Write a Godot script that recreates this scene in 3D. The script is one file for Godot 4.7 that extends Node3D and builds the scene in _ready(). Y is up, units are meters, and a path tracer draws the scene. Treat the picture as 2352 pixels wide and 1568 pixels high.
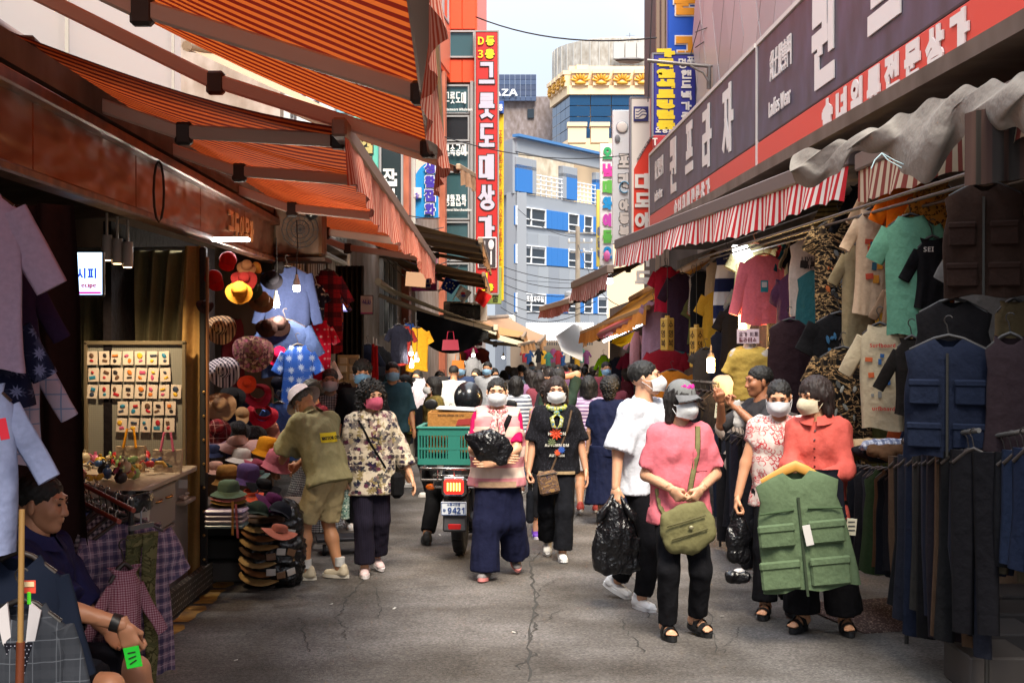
extends Node3D
# A crowded market street: camera and light first, then ground, buildings, awnings, stalls, goods, people.

func _ready() -> void:
	rng.seed = 4
	var cam := Camera3D.new()
	cam.name = "camera"
	cam.position = Vector3(0, 1.7, 0)
	cam.rotation_degrees.x = -0.47
	cam.fov = 30.25
	cam.near = .1
	cam.far = 600
	var lens := CameraAttributesPhysical.new()
	lens.frustum_focus_distance = 9.2
	lens.frustum_focal_length = 44.4
	lens.exposure_aperture = 3.6
	lens.frustum_near = .1
	lens.frustum_far = 600
	add_child(cam)
	cam.current = true
	var sky := Sky.new()
	var sm := PanoramaSkyMaterial.new()
	sm.panorama = hazy_sky()
	sky.sky_material = sm
	var env := Environment.new()
	env.background_mode = Environment.BG_SKY
	env.sky = sky
	env.background_energy_multiplier = 1.0
	env.ambient_light_source = Environment.AMBIENT_SOURCE_SKY
	env.tonemap_mode = Environment.TONE_MAPPER_LINEAR
	env.tonemap_exposure = 4.6
	env.sdfgi_enabled = true
	env.ssao_enabled = true
	env.ssil_enabled = true
	var we := WorldEnvironment.new()
	we.name = "environment"
	we.environment = env
	add_child(we)
	var sun := DirectionalLight3D.new()
	sun.name = "sun"
	sun.light_energy = .5
	sun.light_angular_distance = 20
	sun.light_color = Color(1, .95, .87)
	sun.shadow_enabled = true
	sun.position = Vector3(0, 30, 0)
	add_child(sun)
	sun.look_at(sun.position - Vector3(.16, 1.1, .85))
	build_ground()
	build_far_buildings()
	build_left_buildings()
	build_right_buildings()
	build_awnings()
	build_left_stalls()
	build_right_stalls()
	build_people()
	build_crowd()
	build_small_things()

# thin high cloud: brightest overhead, as an overcast sky is, with soft patches of blue
func hazy_sky() -> Texture2D:
	var w := 512
	var h := 256
	var im := Image.create(w, h, false, Image.FORMAT_RGBF)
	var f := FastNoiseLite.new()
	f.seed = 3
	f.frequency = 1.6
	f.fractal_octaves = 5
	for y in h:
		var el := PI / 2 - PI * (y + .5) / h
		var lum := .145 + 1.05 * pow(maxf(0, sin(el)), 1.3)
		for x in w:
			var az := TAU * (x + .5) / w
			var p := Vector3(cos(el) * cos(az), sin(el), cos(el) * sin(az))
			var c := smoothstep(-.25, .35, f.get_noise_3d(p.x, p.y * 2.4, p.z))
			var col := Color(.62, .74, .9).lerp(Color(.95, .95, .96), c * .85 + .1 + .25 * exp(-absf(el) * 6))
			im.set_pixel(x, y, col * lum)
	return ImageTexture.create_from_image(im)
# ---------------------------------------------------------------- mesh building
class MB:
	var v := PackedVector3Array()
	var n := PackedVector3Array()
	var t := PackedVector2Array()
	var ix := PackedInt32Array()
	func tri(a: Vector3, b: Vector3, c: Vector3) -> void:  # counter-clockwise seen from outside
		var nn := (b - a).cross(c - a).normalized()
		var k := v.size()
		v.append_array([a, b, c]); n.append_array([nn, nn, nn]); t.append_array([Vector2(), Vector2(1, 0), Vector2(0, 1)])
		ix.append_array([k, k + 2, k + 1])
	func quad(a: Vector3, b: Vector3, c: Vector3, d: Vector3) -> void:
		var nn := (b - a).cross(d - a).normalized()
		if nn == Vector3.ZERO: nn = (c - b).cross(a - b).normalized()
		var k := v.size()
		var w := a.distance_to(b)
		var h := a.distance_to(d)
		v.append_array([a, b, c, d]); n.append_array([nn, nn, nn, nn])
		t.append_array([Vector2(0, h), Vector2(w, h), Vector2(w, 0), Vector2(0, 0)])
		ix.append_array([k, k + 2, k + 1, k, k + 3, k + 2])
	func box(c: Vector3, s: Vector3, b := Basis()) -> void:
		var x := b.x * s.x * .5
		var y := b.y * s.y * .5
		var z := b.z * s.z * .5
		quad(c - x - y + z, c + x - y + z, c + x + y + z, c - x + y + z)
		quad(c + x - y - z, c - x - y - z, c - x + y - z, c + x + y - z)
		quad(c + x - y + z, c + x - y - z, c + x + y - z, c + x + y + z)
		quad(c - x - y - z, c - x - y + z, c - x + y + z, c - x + y - z)
		quad(c - x + y + z, c + x + y + z, c + x + y - z, c - x + y - z)
		quad(c - x - y - z, c + x - y - z, c + x - y + z, c - x - y + z)
	func rbox(c: Vector3, s: Vector3, r: float, b := Basis()) -> void:  # chamfered box
		var e := Vector3(s.x * .5, s.y * .5, s.z * .5)
		r = minf(r, minf(e.x, minf(e.y, e.z)) * .9)
		for ax in 3:
			for sg in [-1.0, 1.0]:
				var u := (ax + 1) % 3
				var w := (ax + 2) % 3
				var o := Vector3()
				o[ax] = e[ax] * sg
				var du := Vector3(); du[u] = (e[u] - r) * sg
				var dw := Vector3(); dw[w] = e[w] - r
				quad(c + b * (o - du - dw), c + b * (o + du - dw), c + b * (o + du + dw), c + b * (o - du + dw))
				for s2 in [-1.0, 1.0]:  # edge chamfers between axis ax and u
					var p := Vector3(); p[ax] = e[ax] * sg; p[u] = (e[u] - r) * s2
					var q := Vector3(); q[ax] = (e[ax] - r) * sg; q[u] = e[u] * s2
					if sg * s2 > 0: quad(c + b * (p - dw), c + b * (q - dw), c + b * (q + dw), c + b * (p + dw))
					else: quad(c + b * (p + dw), c + b * (q + dw), c + b * (q - dw), c + b * (p - dw))
		for k in 8:
			var g := Vector3(1 if k & 1 else -1, 1 if k & 2 else -1, 1 if k & 4 else -1)
			var p0 := Vector3(e.x * g.x, (e.y - r) * g.y, (e.z - r) * g.z)
			var p1 := Vector3((e.x - r) * g.x, e.y * g.y, (e.z - r) * g.z)
			var p2 := Vector3((e.x - r) * g.x, (e.y - r) * g.y, e.z * g.z)
			if g.x * g.y * g.z > 0: tri(c + b * p0, c + b * p1, c + b * p2)
			else: tri(c + b * p0, c + b * p2, c + b * p1)
	func grid(rows: Array, closed := false, flip := false) -> void:  # smooth sheet through rows of points
		var k := v.size()
		var nr := rows.size()
		var nc: int = rows[0].size()
		var tot := 0.0
		for i in nr:
			if i: tot += rows[i][nc / 2].distance_to(rows[i - 1][nc / 2])
			var len := 0.0
			for j in nc:
				if j: len += rows[nr / 2][j].distance_to(rows[nr / 2][j - 1])
				v.append(rows[i][j]); n.append(Vector3.ZERO); t.append(Vector2(len, tot))
		var f := ix.size()
		var cc := nc if closed else nc - 1
		for i in nr - 1:
			for j in cc:
				var a := k + i * nc + j
				var b := k + i * nc + (j + 1) % nc
				if flip: ix.append_array([a, a + nc, b, b, a + nc, b + nc])
				else: ix.append_array([a, b, a + nc, b, b + nc, a + nc])
		smooth(k, f)
	func smooth(k: int, f: int) -> void:
		for i in range(f, ix.size(), 3):
			var a := ix[i]
			var b := ix[i + 1]
			var c := ix[i + 2]
			var nn := (v[c] - v[a]).cross(v[b] - v[a])
			n[a] += nn; n[b] += nn; n[c] += nn
		for i in range(k, v.size()):
			n[i] = n[i].normalized() if n[i].length_squared() > 1e-16 else Vector3.UP
	func tube(path: Array, r, sides := 8, caps := true, flat := 1.0, fdir := Vector3.ZERO) -> void:
		var rows := []
		var m := path.size()
		var up := Vector3.UP
		for i in m:
			var d: Vector3 = (path[mini(i + 1, m - 1)] - path[maxi(i - 1, 0)]).normalized()
			if absf(d.dot(up)) > .95: up = Vector3.RIGHT if absf(d.x) < .9 else Vector3.BACK
			var a := d.cross(fdir if fdir != Vector3.ZERO else up).normalized()
			var b := a.cross(d).normalized()
			if fdir == Vector3.ZERO: up = b
			var rr: float = r if not r is Array else r[i]
			var row := PackedVector3Array()
			for j in sides:
				var g := TAU * j / sides
				row.append(path[i] + a * cos(g) * rr + b * sin(g) * rr * flat)
			rows.append(row)
		grid(rows, true, true)
		if caps:
			for e in [0, m - 1]:
				for j in range(1, sides - 1):
					if e: tri(rows[e][0], rows[e][j], rows[e][j + 1])
					else: tri(rows[e][0], rows[e][j + 1], rows[e][j])
	func lathe(prof: Array, seg := 16, x := Transform3D(), warp := 0.0) -> void:  # profile of (radius, height) from the bottom up
		var rows := []
		for p in prof:
			var row := PackedVector3Array()
			for j in seg:
				var g := TAU * j / seg
				row.append(x * Vector3(cos(g) * p.x, p.y + warp * p.x * cos(2 * g), sin(g) * p.x))
			rows.append(row)
		grid(rows, true, false)
	func prism(poly: PackedVector2Array, depth: float, x := Transform3D()) -> void:  # outline in xy, front at z = depth
		if Geometry2D.is_polygon_clockwise(poly): poly.reverse()
		var tr := Geometry2D.triangulate_polygon(poly)
		for i in range(0, tr.size(), 3):
			var a := poly[tr[i]]
			var b := poly[tr[i + 1]]
			var c := poly[tr[i + 2]]
			if (b - a).cross(c - a) < 0:
				var s := b; b = c; c = s
			tri(x * Vector3(a.x, a.y, depth), x * Vector3(b.x, b.y, depth), x * Vector3(c.x, c.y, depth))
			tri(x * Vector3(a.x, a.y, 0), x * Vector3(c.x, c.y, 0), x * Vector3(b.x, b.y, 0))
		for i in poly.size():
			var a := poly[i]
			var b := poly[(i + 1) % poly.size()]
			quad(x * Vector3(a.x, a.y, 0), x * Vector3(b.x, b.y, 0), x * Vector3(b.x, b.y, depth), x * Vector3(a.x, a.y, depth))
	func ball(c: Vector3, r: Vector3, seg := 10, b := Basis()) -> void:
		var rows := []
		for i in seg / 2 + 1:
			var la := -PI / 2 + PI * i / (seg / 2)
			var row := PackedVector3Array()
			for j in seg:
				var g := TAU * j / seg
				row.append(c + b * Vector3(cos(la) * cos(g) * r.x, sin(la) * r.y, cos(la) * sin(g) * r.z))
			rows.append(row)
		grid(rows, true, false)
	func add(o: MB, x := Transform3D()) -> void:
		var k := v.size()
		var mir := x.basis.determinant() < 0
		var nb := x.basis.inverse().transposed()
		for i in o.v.size():
			v.append(x * o.v[i]); n.append((nb * o.n[i]).normalized())
		t.append_array(o.t)
		for i in range(0, o.ix.size(), 3):
			if mir: ix.append_array([k + o.ix[i], k + o.ix[i + 2], k + o.ix[i + 1]])
			else: ix.append_array([k + o.ix[i], k + o.ix[i + 1], k + o.ix[i + 2]])
	func mesh() -> ArrayMesh:
		var a := []
		a.resize(Mesh.ARRAY_MAX)
		a[Mesh.ARRAY_VERTEX] = v; a[Mesh.ARRAY_NORMAL] = n; a[Mesh.ARRAY_TEX_UV] = t; a[Mesh.ARRAY_INDEX] = ix
		var m := ArrayMesh.new()
		m.add_surface_from_arrays(Mesh.PRIMITIVE_TRIANGLES, a)
		return m

# ---------------------------------------------------------------- places, nodes
const FL := 2900.0
const SLOPE := 0.02414
func P(px: float, py: float, d: float) -> Vector3: return Vector3((px - 1176.0) / FL * d, 1.7 + (760.0 - py) / FL * d, -d)
func V(x := 0.0, y := 0.0, z := 0.0) -> Vector3: return Vector3(x, y, z)
func GY(z: float) -> float: return SLOPE * z
func G(px: float, py: float) -> Vector3:
	var d := 1.7 * FL / (py - 830.0)
	return Vector3((px - 1176.0) / FL * d, -SLOPE * d, -d)
func GX(px: float, d: float) -> Vector3: return Vector3((px - 1176.0) / FL * d, -SLOPE * d, -d)

var used := {}
func numbered(s: String) -> String:
	used[s] = used.get(s, 0) + 1
	return s if used[s] == 1 else "%s_%03d" % [s, used[s] - 1]
func metas(o: Node, label: String, cat: String, group := "", kind := "") -> Node:
	if label: o.set_meta("label", label)
	if cat: o.set_meta("category", cat)
	if group: o.set_meta("group", group)
	if kind: o.set_meta("kind", kind)
	return o
func thing(called: String, label: String, cat: String, at := Vector3.ZERO, yaw := 0.0, group := "", kind := "") -> Node3D:
	var o := Node3D.new()
	o.name = numbered(called)
	o.position = at
	o.rotation.y = yaw
	add_child(o)
	metas(o, label, cat, group, kind)
	return o
func part(mb, called: String, m: Material, parent: Node3D = null, label := "") -> MeshInstance3D:  # a mesh in the axes of its parent
	var o := MeshInstance3D.new()
	o.mesh = mb.mesh() if mb is MB else mb
	o.material_override = m
	if parent == null:
		o.name = numbered(called); add_child(o)
	else:
		var k := 0
		o.name = called
		while parent.has_node(NodePath(o.name)):
			k += 1
			o.name = "%s_%03d" % [called, k]
		parent.add_child(o)
	if label: o.set_meta("label", label)
	return o
func wpart(mb: MB, called: String, m: Material, parent: Node3D, label := "") -> MeshInstance3D:  # a mesh given in world places, for an unturned thing
	var o := parent.position
	var q: Node = parent.get_parent()
	while q is Node3D and q != self:
		o += q.position
		q = q.get_parent()
	for i in mb.v.size(): mb.v[i] -= o
	return part(mb, called, m, parent, label)
func struct(mb: MB, called: String, m: Material, at := Vector3.ZERO) -> MeshInstance3D:
	var o := part(mb, called, m)
	o.position = at
	o.set_meta("kind", "structure")
	return o
func copy(o: Node3D, at: Vector3, yaw: float, label := "") -> Node3D:
	var r := o.duplicate()
	r.name = numbered(String(o.name).rstrip("0123456789").rstrip("_"))
	add_child(r)
	r.position = at; r.rotation.y = yaw
	if label: r.set_meta("label", label)
	return r

# ---------------------------------------------------------------- materials
var mats := {}
var texs := {}
var rng := RandomNumberGenerator.new()
func rf(a: float, b: float) -> float: return rng.randf_range(a, b)
func hx(s: String) -> Color: return Color.html(s)
func noise_tex(key: String, freq: float, octaves: int, lo: Color, hi: Color, size := 256, normal := 0.0, kind := FastNoiseLite.TYPE_SIMPLEX_SMOOTH) -> Texture2D:
	if not texs.has(key):
		var f := FastNoiseLite.new()
		f.seed = 7 + texs.size()
		f.noise_type = kind
		f.frequency = freq
		f.fractal_octaves = octaves
		var t := NoiseTexture2D.new()
		t.width = size; t.height = size
		t.seamless = true
		t.noise = f
		if normal > 0:
			t.as_normal_map = true
			t.bump_strength = normal
		else:
			var g := Gradient.new()
			g.set_color(0, lo); g.set_color(1, hi)
			t.color_ramp = g
		texs[key] = t
	return texs[key]
func mt(col: String, rough := .7, metal := 0.0, key := "") -> StandardMaterial3D:  # plain paint, plastic, metal
	var k := "%s_%.2f_%.2f_%s" % [col, rough, metal, key]
	if not mats.has(k):
		var m := StandardMaterial3D.new()
		m.albedo_color = hx(col)
		m.roughness = rough
		m.metallic = metal
		if key == "grime":
			m.albedo_texture = noise_tex("grime", .012, 5, Color(.72, .68, .63), Color(1, 1, 1))
			m.uv1_triplanar = true; m.uv1_world_triplanar = true; m.uv1_scale = Vector3(.7, .35, .7)
		if key == "dirty":
			m.albedo_texture = noise_tex("dirty", .02, 5, Color(.45, .4, .34), Color(1, 1, 1))
			m.uv1_triplanar = true; m.uv1_world_triplanar = true; m.uv1_scale = Vector3(.9, .4, .9)
		if key == "wave":
			m.normal_enabled = true
			m.normal_texture = noise_tex("wave", .012, 2, Color.BLACK, Color.WHITE, 256, 9.0)
			m.normal_scale = .45
			m.uv1_triplanar = true; m.uv1_world_triplanar = true; m.uv1_scale = Vector3(.5, 1.9, .5)
		mats[k] = m
	return mats[k]
func glass(col: String, a := .3) -> StandardMaterial3D:
	var k := "glass" + col + str(a)
	if not mats.has(k):
		var m := StandardMaterial3D.new()
		m.albedo_color = Color(hx(col), a)
		m.transparency = BaseMaterial3D.TRANSPARENCY_ALPHA
		m.roughness = .05
		mats[k] = m
	return mats[k]
func glow(col: String, e: float) -> StandardMaterial3D:
	var k := "glow" + col + str(e)
	if not mats.has(k):
		var m := StandardMaterial3D.new()
		m.albedo_color = hx(col)
		m.emission_enabled = true
		m.emission = hx(col)
		m.emission_energy_multiplier = e
		mats[k] = m
	return mats[k]
# cloth: a plain colour or a computed print, with the fine creases of cloth as relief; sc = metres of one repeat of the print
func cloth(col: String, pattern := "", sc := .3, through := 0.0, uv := false) -> StandardMaterial3D:
	var k := "cloth%s%s%.2f%.2f%s" % [col, pattern, sc, through, uv]
	if not mats.has(k):
		var m := StandardMaterial3D.new()
		m.albedo_color = hx(col)
		m.roughness = .92
		m.metallic_specular = .25
		if pattern:
			m.albedo_texture = print_tex(pattern)
			m.uv1_scale = Vector3.ONE / sc
			if not uv: m.uv1_triplanar = true
		else:
			m.albedo_texture = noise_tex("weave", .05, 4, Color(.9, .9, .9), Color(1, 1, 1))
			m.uv1_triplanar = true
			m.uv1_scale = Vector3.ONE * 2.6
		if not uv:
			m.normal_enabled = true
			m.normal_texture = noise_tex("crease", .014, 4, Color.BLACK, Color.WHITE, 256, 10.0)
			m.normal_scale = .45 if not pattern else .12
		if through > 0:
			m.backlight_enabled = true
			m.backlight = Color(through, through, through)
		mats[k] = m
	return mats[k]
func blot(im: Image, s: int, x: int, y: int, r: int, c: Color) -> void:
	for dy in range(-r, r + 1):
		for dx in range(-r, r + 1):
			if dx * dx + dy * dy <= r * r: im.set_pixel(posmod(x + dx, s), posmod(y + dy, s), c)
func petals(im: Image, s: int, x: int, y: int, r: float, k: int, w: float, c: Color, rot := 0.0) -> void:
	for q in k:
		var g := rot + TAU * q / k
		for i in int(r) + 1:
			var f := i / r
			blot(im, s, x + int(cos(g) * i), y + int(sin(g) * i), int(maxf(0, w * sin(PI * clampf(f, .12, 1.0)))), c)
func print_tex(p: String) -> Texture2D:
	if texs.has("pr_" + p): return texs["pr_" + p]
	var a := p.split(" ")  # kind, then colours
	var s := 128
	var cs := []
	for i in range(1, a.size()): cs.append(hx(a[i]))
	var im := Image.create(s, s, false, Image.FORMAT_RGB8)
	im.fill(cs[0])
	var r := RandomNumberGenerator.new()
	r.seed = 11 + p.length()
	match a[0]:
		"hstripe":  # rows of the second colour
			for y in s:
				if posmod(y, s / 4) < s / 10: im.fill_rect(Rect2i(0, y, s, 1), cs[1])
		"wide":
			for y in s / 2: im.fill_rect(Rect2i(0, y, s, 1), cs[1])
		"vstripe":
			for x in s:
				if posmod(x, s / 4) < s / 8: im.fill_rect(Rect2i(x, 0, 1, s), cs[1])
		"plaid":
			for x in s:
				for y in s:
					var u := posmod(x, 64)
					var w := posmod(y, 64)
					var c: Color = cs[0]
					if u < 26: c = c.lerp(cs[1], .5)
					if w < 26: c = c.lerp(cs[1], .5)
					if u in [40, 41, 42]: c = cs[2]
					if w in [40, 41, 42]: c = cs[2]
					im.set_pixel(x, y, c)
		"check":
			for x in s:
				for y in s:
					im.set_pixel(x, y, cs[1].lerp(cs[0], (int(posmod(x, 32) < 16) + int(posmod(y, 32) < 16)) * .5))
		"grid":
			for x in s:
				for y in s:
					if posmod(x, 32) < 3 or posmod(y, 32) < 3: im.set_pixel(x, y, cs[1])
		"dots":
			for i in 16: blot(im, s, (i % 4) * 32 + (16 if (i / 4) % 2 else 0) + 6, (i / 4) * 32 + 8, 4 + i % 3, cs[1])
		"floral":  # flowers of every further colour
			for i in 105: petals(im, s, r.randi() % s, r.randi() % s, r.randf_range(5, 13), r.randi_range(3, 6), r.randf_range(2, 4), cs[1 + i % (cs.size() - 1)], r.randf() * TAU)
		"sprig":
			for i in 26: petals(im, s, r.randi() % s, r.randi() % s, r.randf_range(6, 10), 5, 2, cs[1 + i % (cs.size() - 1)], r.randf() * TAU)
		"palm":
			for i in 9:
				var x := (i % 3) * 43 + r.randi_range(0, 16)
				var y := (i / 3) * 43 + r.randi_range(0, 16)
				petals(im, s, x, y, 15, 9, 2.2, cs[1], r.randf())
				for q in 16: blot(im, s, x + q / 5, y + q, 1, cs[1])
		"camo", "tie":
			var f := FastNoiseLite.new()
			f.frequency = .035 if a[0] == "camo" else .05
			f.seed = 5
			f.fractal_octaves = 3
			for x in s:
				for y in s:
					var wx := sin(TAU * x / s)
					var wy := sin(TAU * y / s)
					var q := f.get_noise_3d(cos(TAU * x / s) * 22 + wy * 3, wx * 22 + 50 * wy, cos(TAU * y / s) * 24) * 1.5
					im.set_pixel(x, y, cs[clampi(int((q + .55) / 1.1 * cs.size()), 0, cs.size() - 1)])
		"leopard":
			for i in 46:
				var x := r.randi() % s
				var y := r.randi() % s
				blot(im, s, x, y, r.randi_range(5, 7), cs[1])
				blot(im, s, x, y, 3, cs[2])
				blot(im, s, x + r.randi_range(-6, 6), y + r.randi_range(-6, 6), 3, cs[0])
		"swirl":
			for i in 40:
				var x := r.randi() % s
				var y := r.randi() % s
				var g := r.randf() * TAU
				for q in 22:
					g += .17
					x += int(round(cos(g) * 1.6)); y += int(round(sin(g) * 1.6))
					blot(im, s, x, y, 2, cs[1])
		"zigzag":
			for x in s:
				for y in s:
					if posmod(y + absi(posmod(x, 32) - 16), 16) < 8: im.set_pixel(x, y, cs[1])
		"speck":
			for i in 900: blot(im, s, r.randi() % s, r.randi() % s, r.randi() % 2, cs[1 + i % (cs.size() - 1)])
		"weave":
			for x in s:
				for y in s: im.set_pixel(x, y, cs[0].lerp(cs[1], .5 + .5 * sin(x * TAU / 8) * sin(y * TAU / 8)))
	texs["pr_" + p] = ImageTexture.create_from_image(im)
	return texs["pr_" + p]

# ---------------------------------------------------------------- lettering
const LS := "ㄱㄲㄴㄷㄸㄹㅁㅂㅃㅅㅆㅇㅈㅉㅊㅋㅌㅍㅎ"
const VS := "ㅏㅐㅑㅒㅓㅔㅕㅖㅗㅘㅙㅚㅛㅜㅝㅞㅟㅠㅡㅢㅣ"
const TS := " ㄱㄲㄳㄴㄵㄶㄷㄹㄺㄻㄼㄽㄾㄿㅀㅁㅂㅄㅅㅆㅇㅈㅊㅋㅌㅍㅎ"
var strokes := {
	"ㄱ": "08 88 80", "ㄴ": "08 00 80", "ㄷ": "88 08 00 80", "ㄹ": "08 88 84 04 00 80", "ㅁ": "08 88 80 00 08", "ㅂ": "08 00 80 88|04 84", "ㅅ": "48 43 00|44 80",
	"ㅇ": "@", "ㅈ": "08 88|48 43 00|44 80", "ㅊ": "28 68|06 86|46 42 00|43 80", "ㅋ": "08 88 80|04 84", "ㅌ": "88 08 00 80|04 84", "ㅍ": "08 88|00 80|28 20|68 60", "ㅎ": "28 68|06 86|#",
	"ㅏ": "38 30|34 84", "ㅐ": "28 20|78 70|24 74", "ㅑ": "38 30|36 86|32 82", "ㅓ": "68 60|04 64", "ㅔ": "48 40|88 80|04 44", "ㅕ": "68 60|06 66|02 62", "ㅖ": "48 40|88 80|06 46|02 42", "ㅣ": "58 50",
	"ㅗ": "02 82|42 48", "ㅛ": "02 82|22 28|62 68", "ㅜ": "06 86|46 40", "ㅠ": "06 86|26 20|66 60", "ㅡ": "04 84",
	"ㅘ": "ㅗㅏ", "ㅙ": "ㅗㅐ", "ㅚ": "ㅗㅣ", "ㅝ": "ㅜㅓ", "ㅞ": "ㅜㅔ", "ㅟ": "ㅜㅣ", "ㅢ": "ㅡㅣ",
	"ㄲ": "ㄱㄱ", "ㄸ": "ㄷㄷ", "ㅃ": "ㅂㅂ", "ㅆ": "ㅅㅅ", "ㅉ": "ㅈㅈ",
	"淑": "17 06|05 14|00 13|38 35|36 58|25 55|35 31|23 22|53 52|68 88 60|66 80", "女": "48 20 80|78 10|05 85", "服": "18 00|18 38 30|15 35|12 32|58 50|58 88 86 66|55 85 50|62 80", "專": "48 43|17 77|06 86 84 04 06|05 85|03 83|01 81|60 63|20 21",
	"門": "08 00|08 38 34 04|06 36|58 88 80|58 54 84|56 86",
}
class Pen:  # strokes laid on a plane
	var mb := MB.new()
	var o := Vector3()
	var r := Vector3.RIGHT
	var u := Vector3.UP
	var hw := .05
	var dep := .01
	var k := 0
	func at(x: float, y: float, z := 0.0) -> Vector3: return o + r * x + u * y + r.cross(u) * z
	func line(a: Vector2, b: Vector2) -> void:
		k = (k + 1) % 7
		var d := (b - a).normalized()
		var s := Vector2(-d.y, d.x) * hw
		a -= d * hw * .92; b += d * hw * .92
		var z := dep + k * dep * .03
		var q := [a - s, b - s, b + s, a + s]
		mb.quad(at(q[0].x, q[0].y, z), at(q[1].x, q[1].y, z), at(q[2].x, q[2].y, z), at(q[3].x, q[3].y, z))
		for i in 4:
			var e: Vector2 = q[i]
			var f: Vector2 = q[(i + 1) % 4]
			mb.quad(at(e.x, e.y), at(f.x, f.y), at(f.x, f.y, z), at(e.x, e.y, z))
	func ring(c: Vector2, rx: float, ry: float) -> void:
		k = (k + 1) % 7
		var z := dep + k * dep * .03
		for i in 18:
			var g := TAU * i / 18
			var h := TAU * (i + 1) / 18
			var e := Vector2(cos(g), sin(g))
			var f := Vector2(cos(h), sin(h))
			var ei := c + Vector2(e.x * maxf(rx - hw, .001), e.y * maxf(ry - hw, .001))
			var fi := c + Vector2(f.x * maxf(rx - hw, .001), f.y * maxf(ry - hw, .001))
			var eo := c + Vector2(e.x * (rx + hw), e.y * (ry + hw))
			var fo := c + Vector2(f.x * (rx + hw), f.y * (ry + hw))
			mb.quad(at(eo.x, eo.y, z), at(fo.x, fo.y, z), at(fi.x, fi.y, z), at(ei.x, ei.y, z))
			mb.quad(at(eo.x, eo.y), at(fo.x, fo.y), at(fo.x, fo.y, z), at(eo.x, eo.y, z))
func jamo(pen: Pen, s: String, x0: float, y0: float, x1: float, y1: float) -> void:
	var d: String = strokes.get(s, "")
	if d == "": return
	if d.length() == 2 and not d[0].is_valid_int():
		var mid := (x0 + x1) * .5
		var gp := (x1 - x0) * .06
		jamo(pen, d[0], x0, y0, mid - gp, y1); jamo(pen, d[1], mid + gp, y0, x1, y1)
		return
	for st in d.split("|"):
		if st == "@": pen.ring(Vector2((x0 + x1) / 2, (y0 + y1) / 2), (x1 - x0) / 2, (y1 - y0) / 2)
		elif st == "#": pen.ring(Vector2((x0 + x1) / 2, y0 + (y1 - y0) * .28), (x1 - x0) * .36, (y1 - y0) * .26)
		else:
			var ps := st.split(" ")
			for i in ps.size() - 1:
				var a := Vector2(lerpf(x0, x1, int(ps[i][0]) / 8.0), lerpf(y0, y1, int(ps[i][1]) / 8.0))
				var b := Vector2(lerpf(x0, x1, int(ps[i + 1][0]) / 8.0), lerpf(y0, y1, int(ps[i + 1][1]) / 8.0))
				pen.line(a, b)
func syllable(pen: Pen, ch: String, x: float, y: float, w: float, h: float) -> void:  # (x, y) = lower left
	var inset := pen.hw
	x += inset; y += inset; w -= inset * 2; h -= inset * 2
	if strokes.has(ch):
		jamo(pen, ch, x, y, x + w, y + h); return
	var code := ch.unicode_at(0) - 0xAC00
	if code < 0 or code > 11171: return
	var l := LS[code / 588]
	var vo := VS[(code % 588) / 28]
	var f := TS[code % 28]
	var t := f != " "
	var bx := func(s: String, a: float, b: float, c: float, d: float): jamo(pen, s, x + a * w, y + b * h, x + c * w, y + d * h)
	var comb: String = strokes[vo]
	if comb.length() == 2:
		bx.call(l, .02, .64 if t else .52, .55, 1.0)
		bx.call(comb[0], 0.0, .4 if t else .08, .62, .56 if t else .4)
		bx.call(comb[1], .68, .36 if t else 0.0, 1.0, 1.0)
		if t: bx.call(f, .15, 0.0, .92, .26)
	elif vo in "ㅗㅛㅜㅠㅡ":
		bx.call(l, .12, .64 if t else .46, .88, 1.0)
		bx.call(vo, 0.0, .38 if t else 0.0, 1.0, .56 if t else .36)
		if t: bx.call(f, .14, 0.0, .86, .26)
	else:
		bx.call(l, 0.0, .5 if t else .08, .52, 1.0 if t else .92)
		bx.call(vo, .6, .44 if t else 0.0, 1.0, 1.0)
		if t: bx.call(f, .12, 0.0, 1.0, .32)
# lettering in Hangul: o = upper left corner, r = right, cw x chh = size of a letter; down = one under another
func hangul(text: String, o: Vector3, r: Vector3, cw: float, chh: float, wt := .1, down := false, gap := .18, dep := .012, up := Vector3.UP) -> MB:
	var pen := Pen.new()
	pen.r = r.normalized()
	pen.u = up
	pen.hw = cw * wt * .5
	pen.dep = dep
	pen.o = o
	var x := 0.0
	var y := -chh
	for ch in text:
		if ch == " ":
			if down: y -= chh * .4
			else: x += cw * .45
			continue
		syllable(pen, ch, x, y, cw, chh)
		if down: y -= chh * (1 + gap)
		else: x += cw * (1 + gap)
	return pen.mb
var fonts := {}
func latin(text: String, h: float, bold := true, dep := .01, serif := false) -> TextMesh:  # h = height of a capital
	var fk := "%s%s" % [bold, serif]
	if not fonts.has(fk):
		var f := SystemFont.new()
		f.font_names = PackedStringArray(["Droid Serif" if serif else "Droid Sans"])
		f.font_weight = 700 if bold else 400
		fonts[fk] = f
	var t := TextMesh.new()
	t.text = text
	t.font = fonts[fk]
	t.font_size = 32
	t.pixel_size = h / 23.0
	t.depth = dep
	t.curve_step = 4.0
	return t
func word(text: String, at: Vector3, h: float, m: Material, parent: Node3D, right := Vector3.RIGHT, wide := 1.0, up := Vector3.UP, called := "lettering") -> MeshInstance3D:
	var o := part(latin(text, h), called, m, parent)
	var b := Basis(right.normalized() * wide, up, right.normalized().cross(up))
	o.transform = Transform3D(b, at - (parent.position if parent else Vector3.ZERO))
	return o
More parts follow.
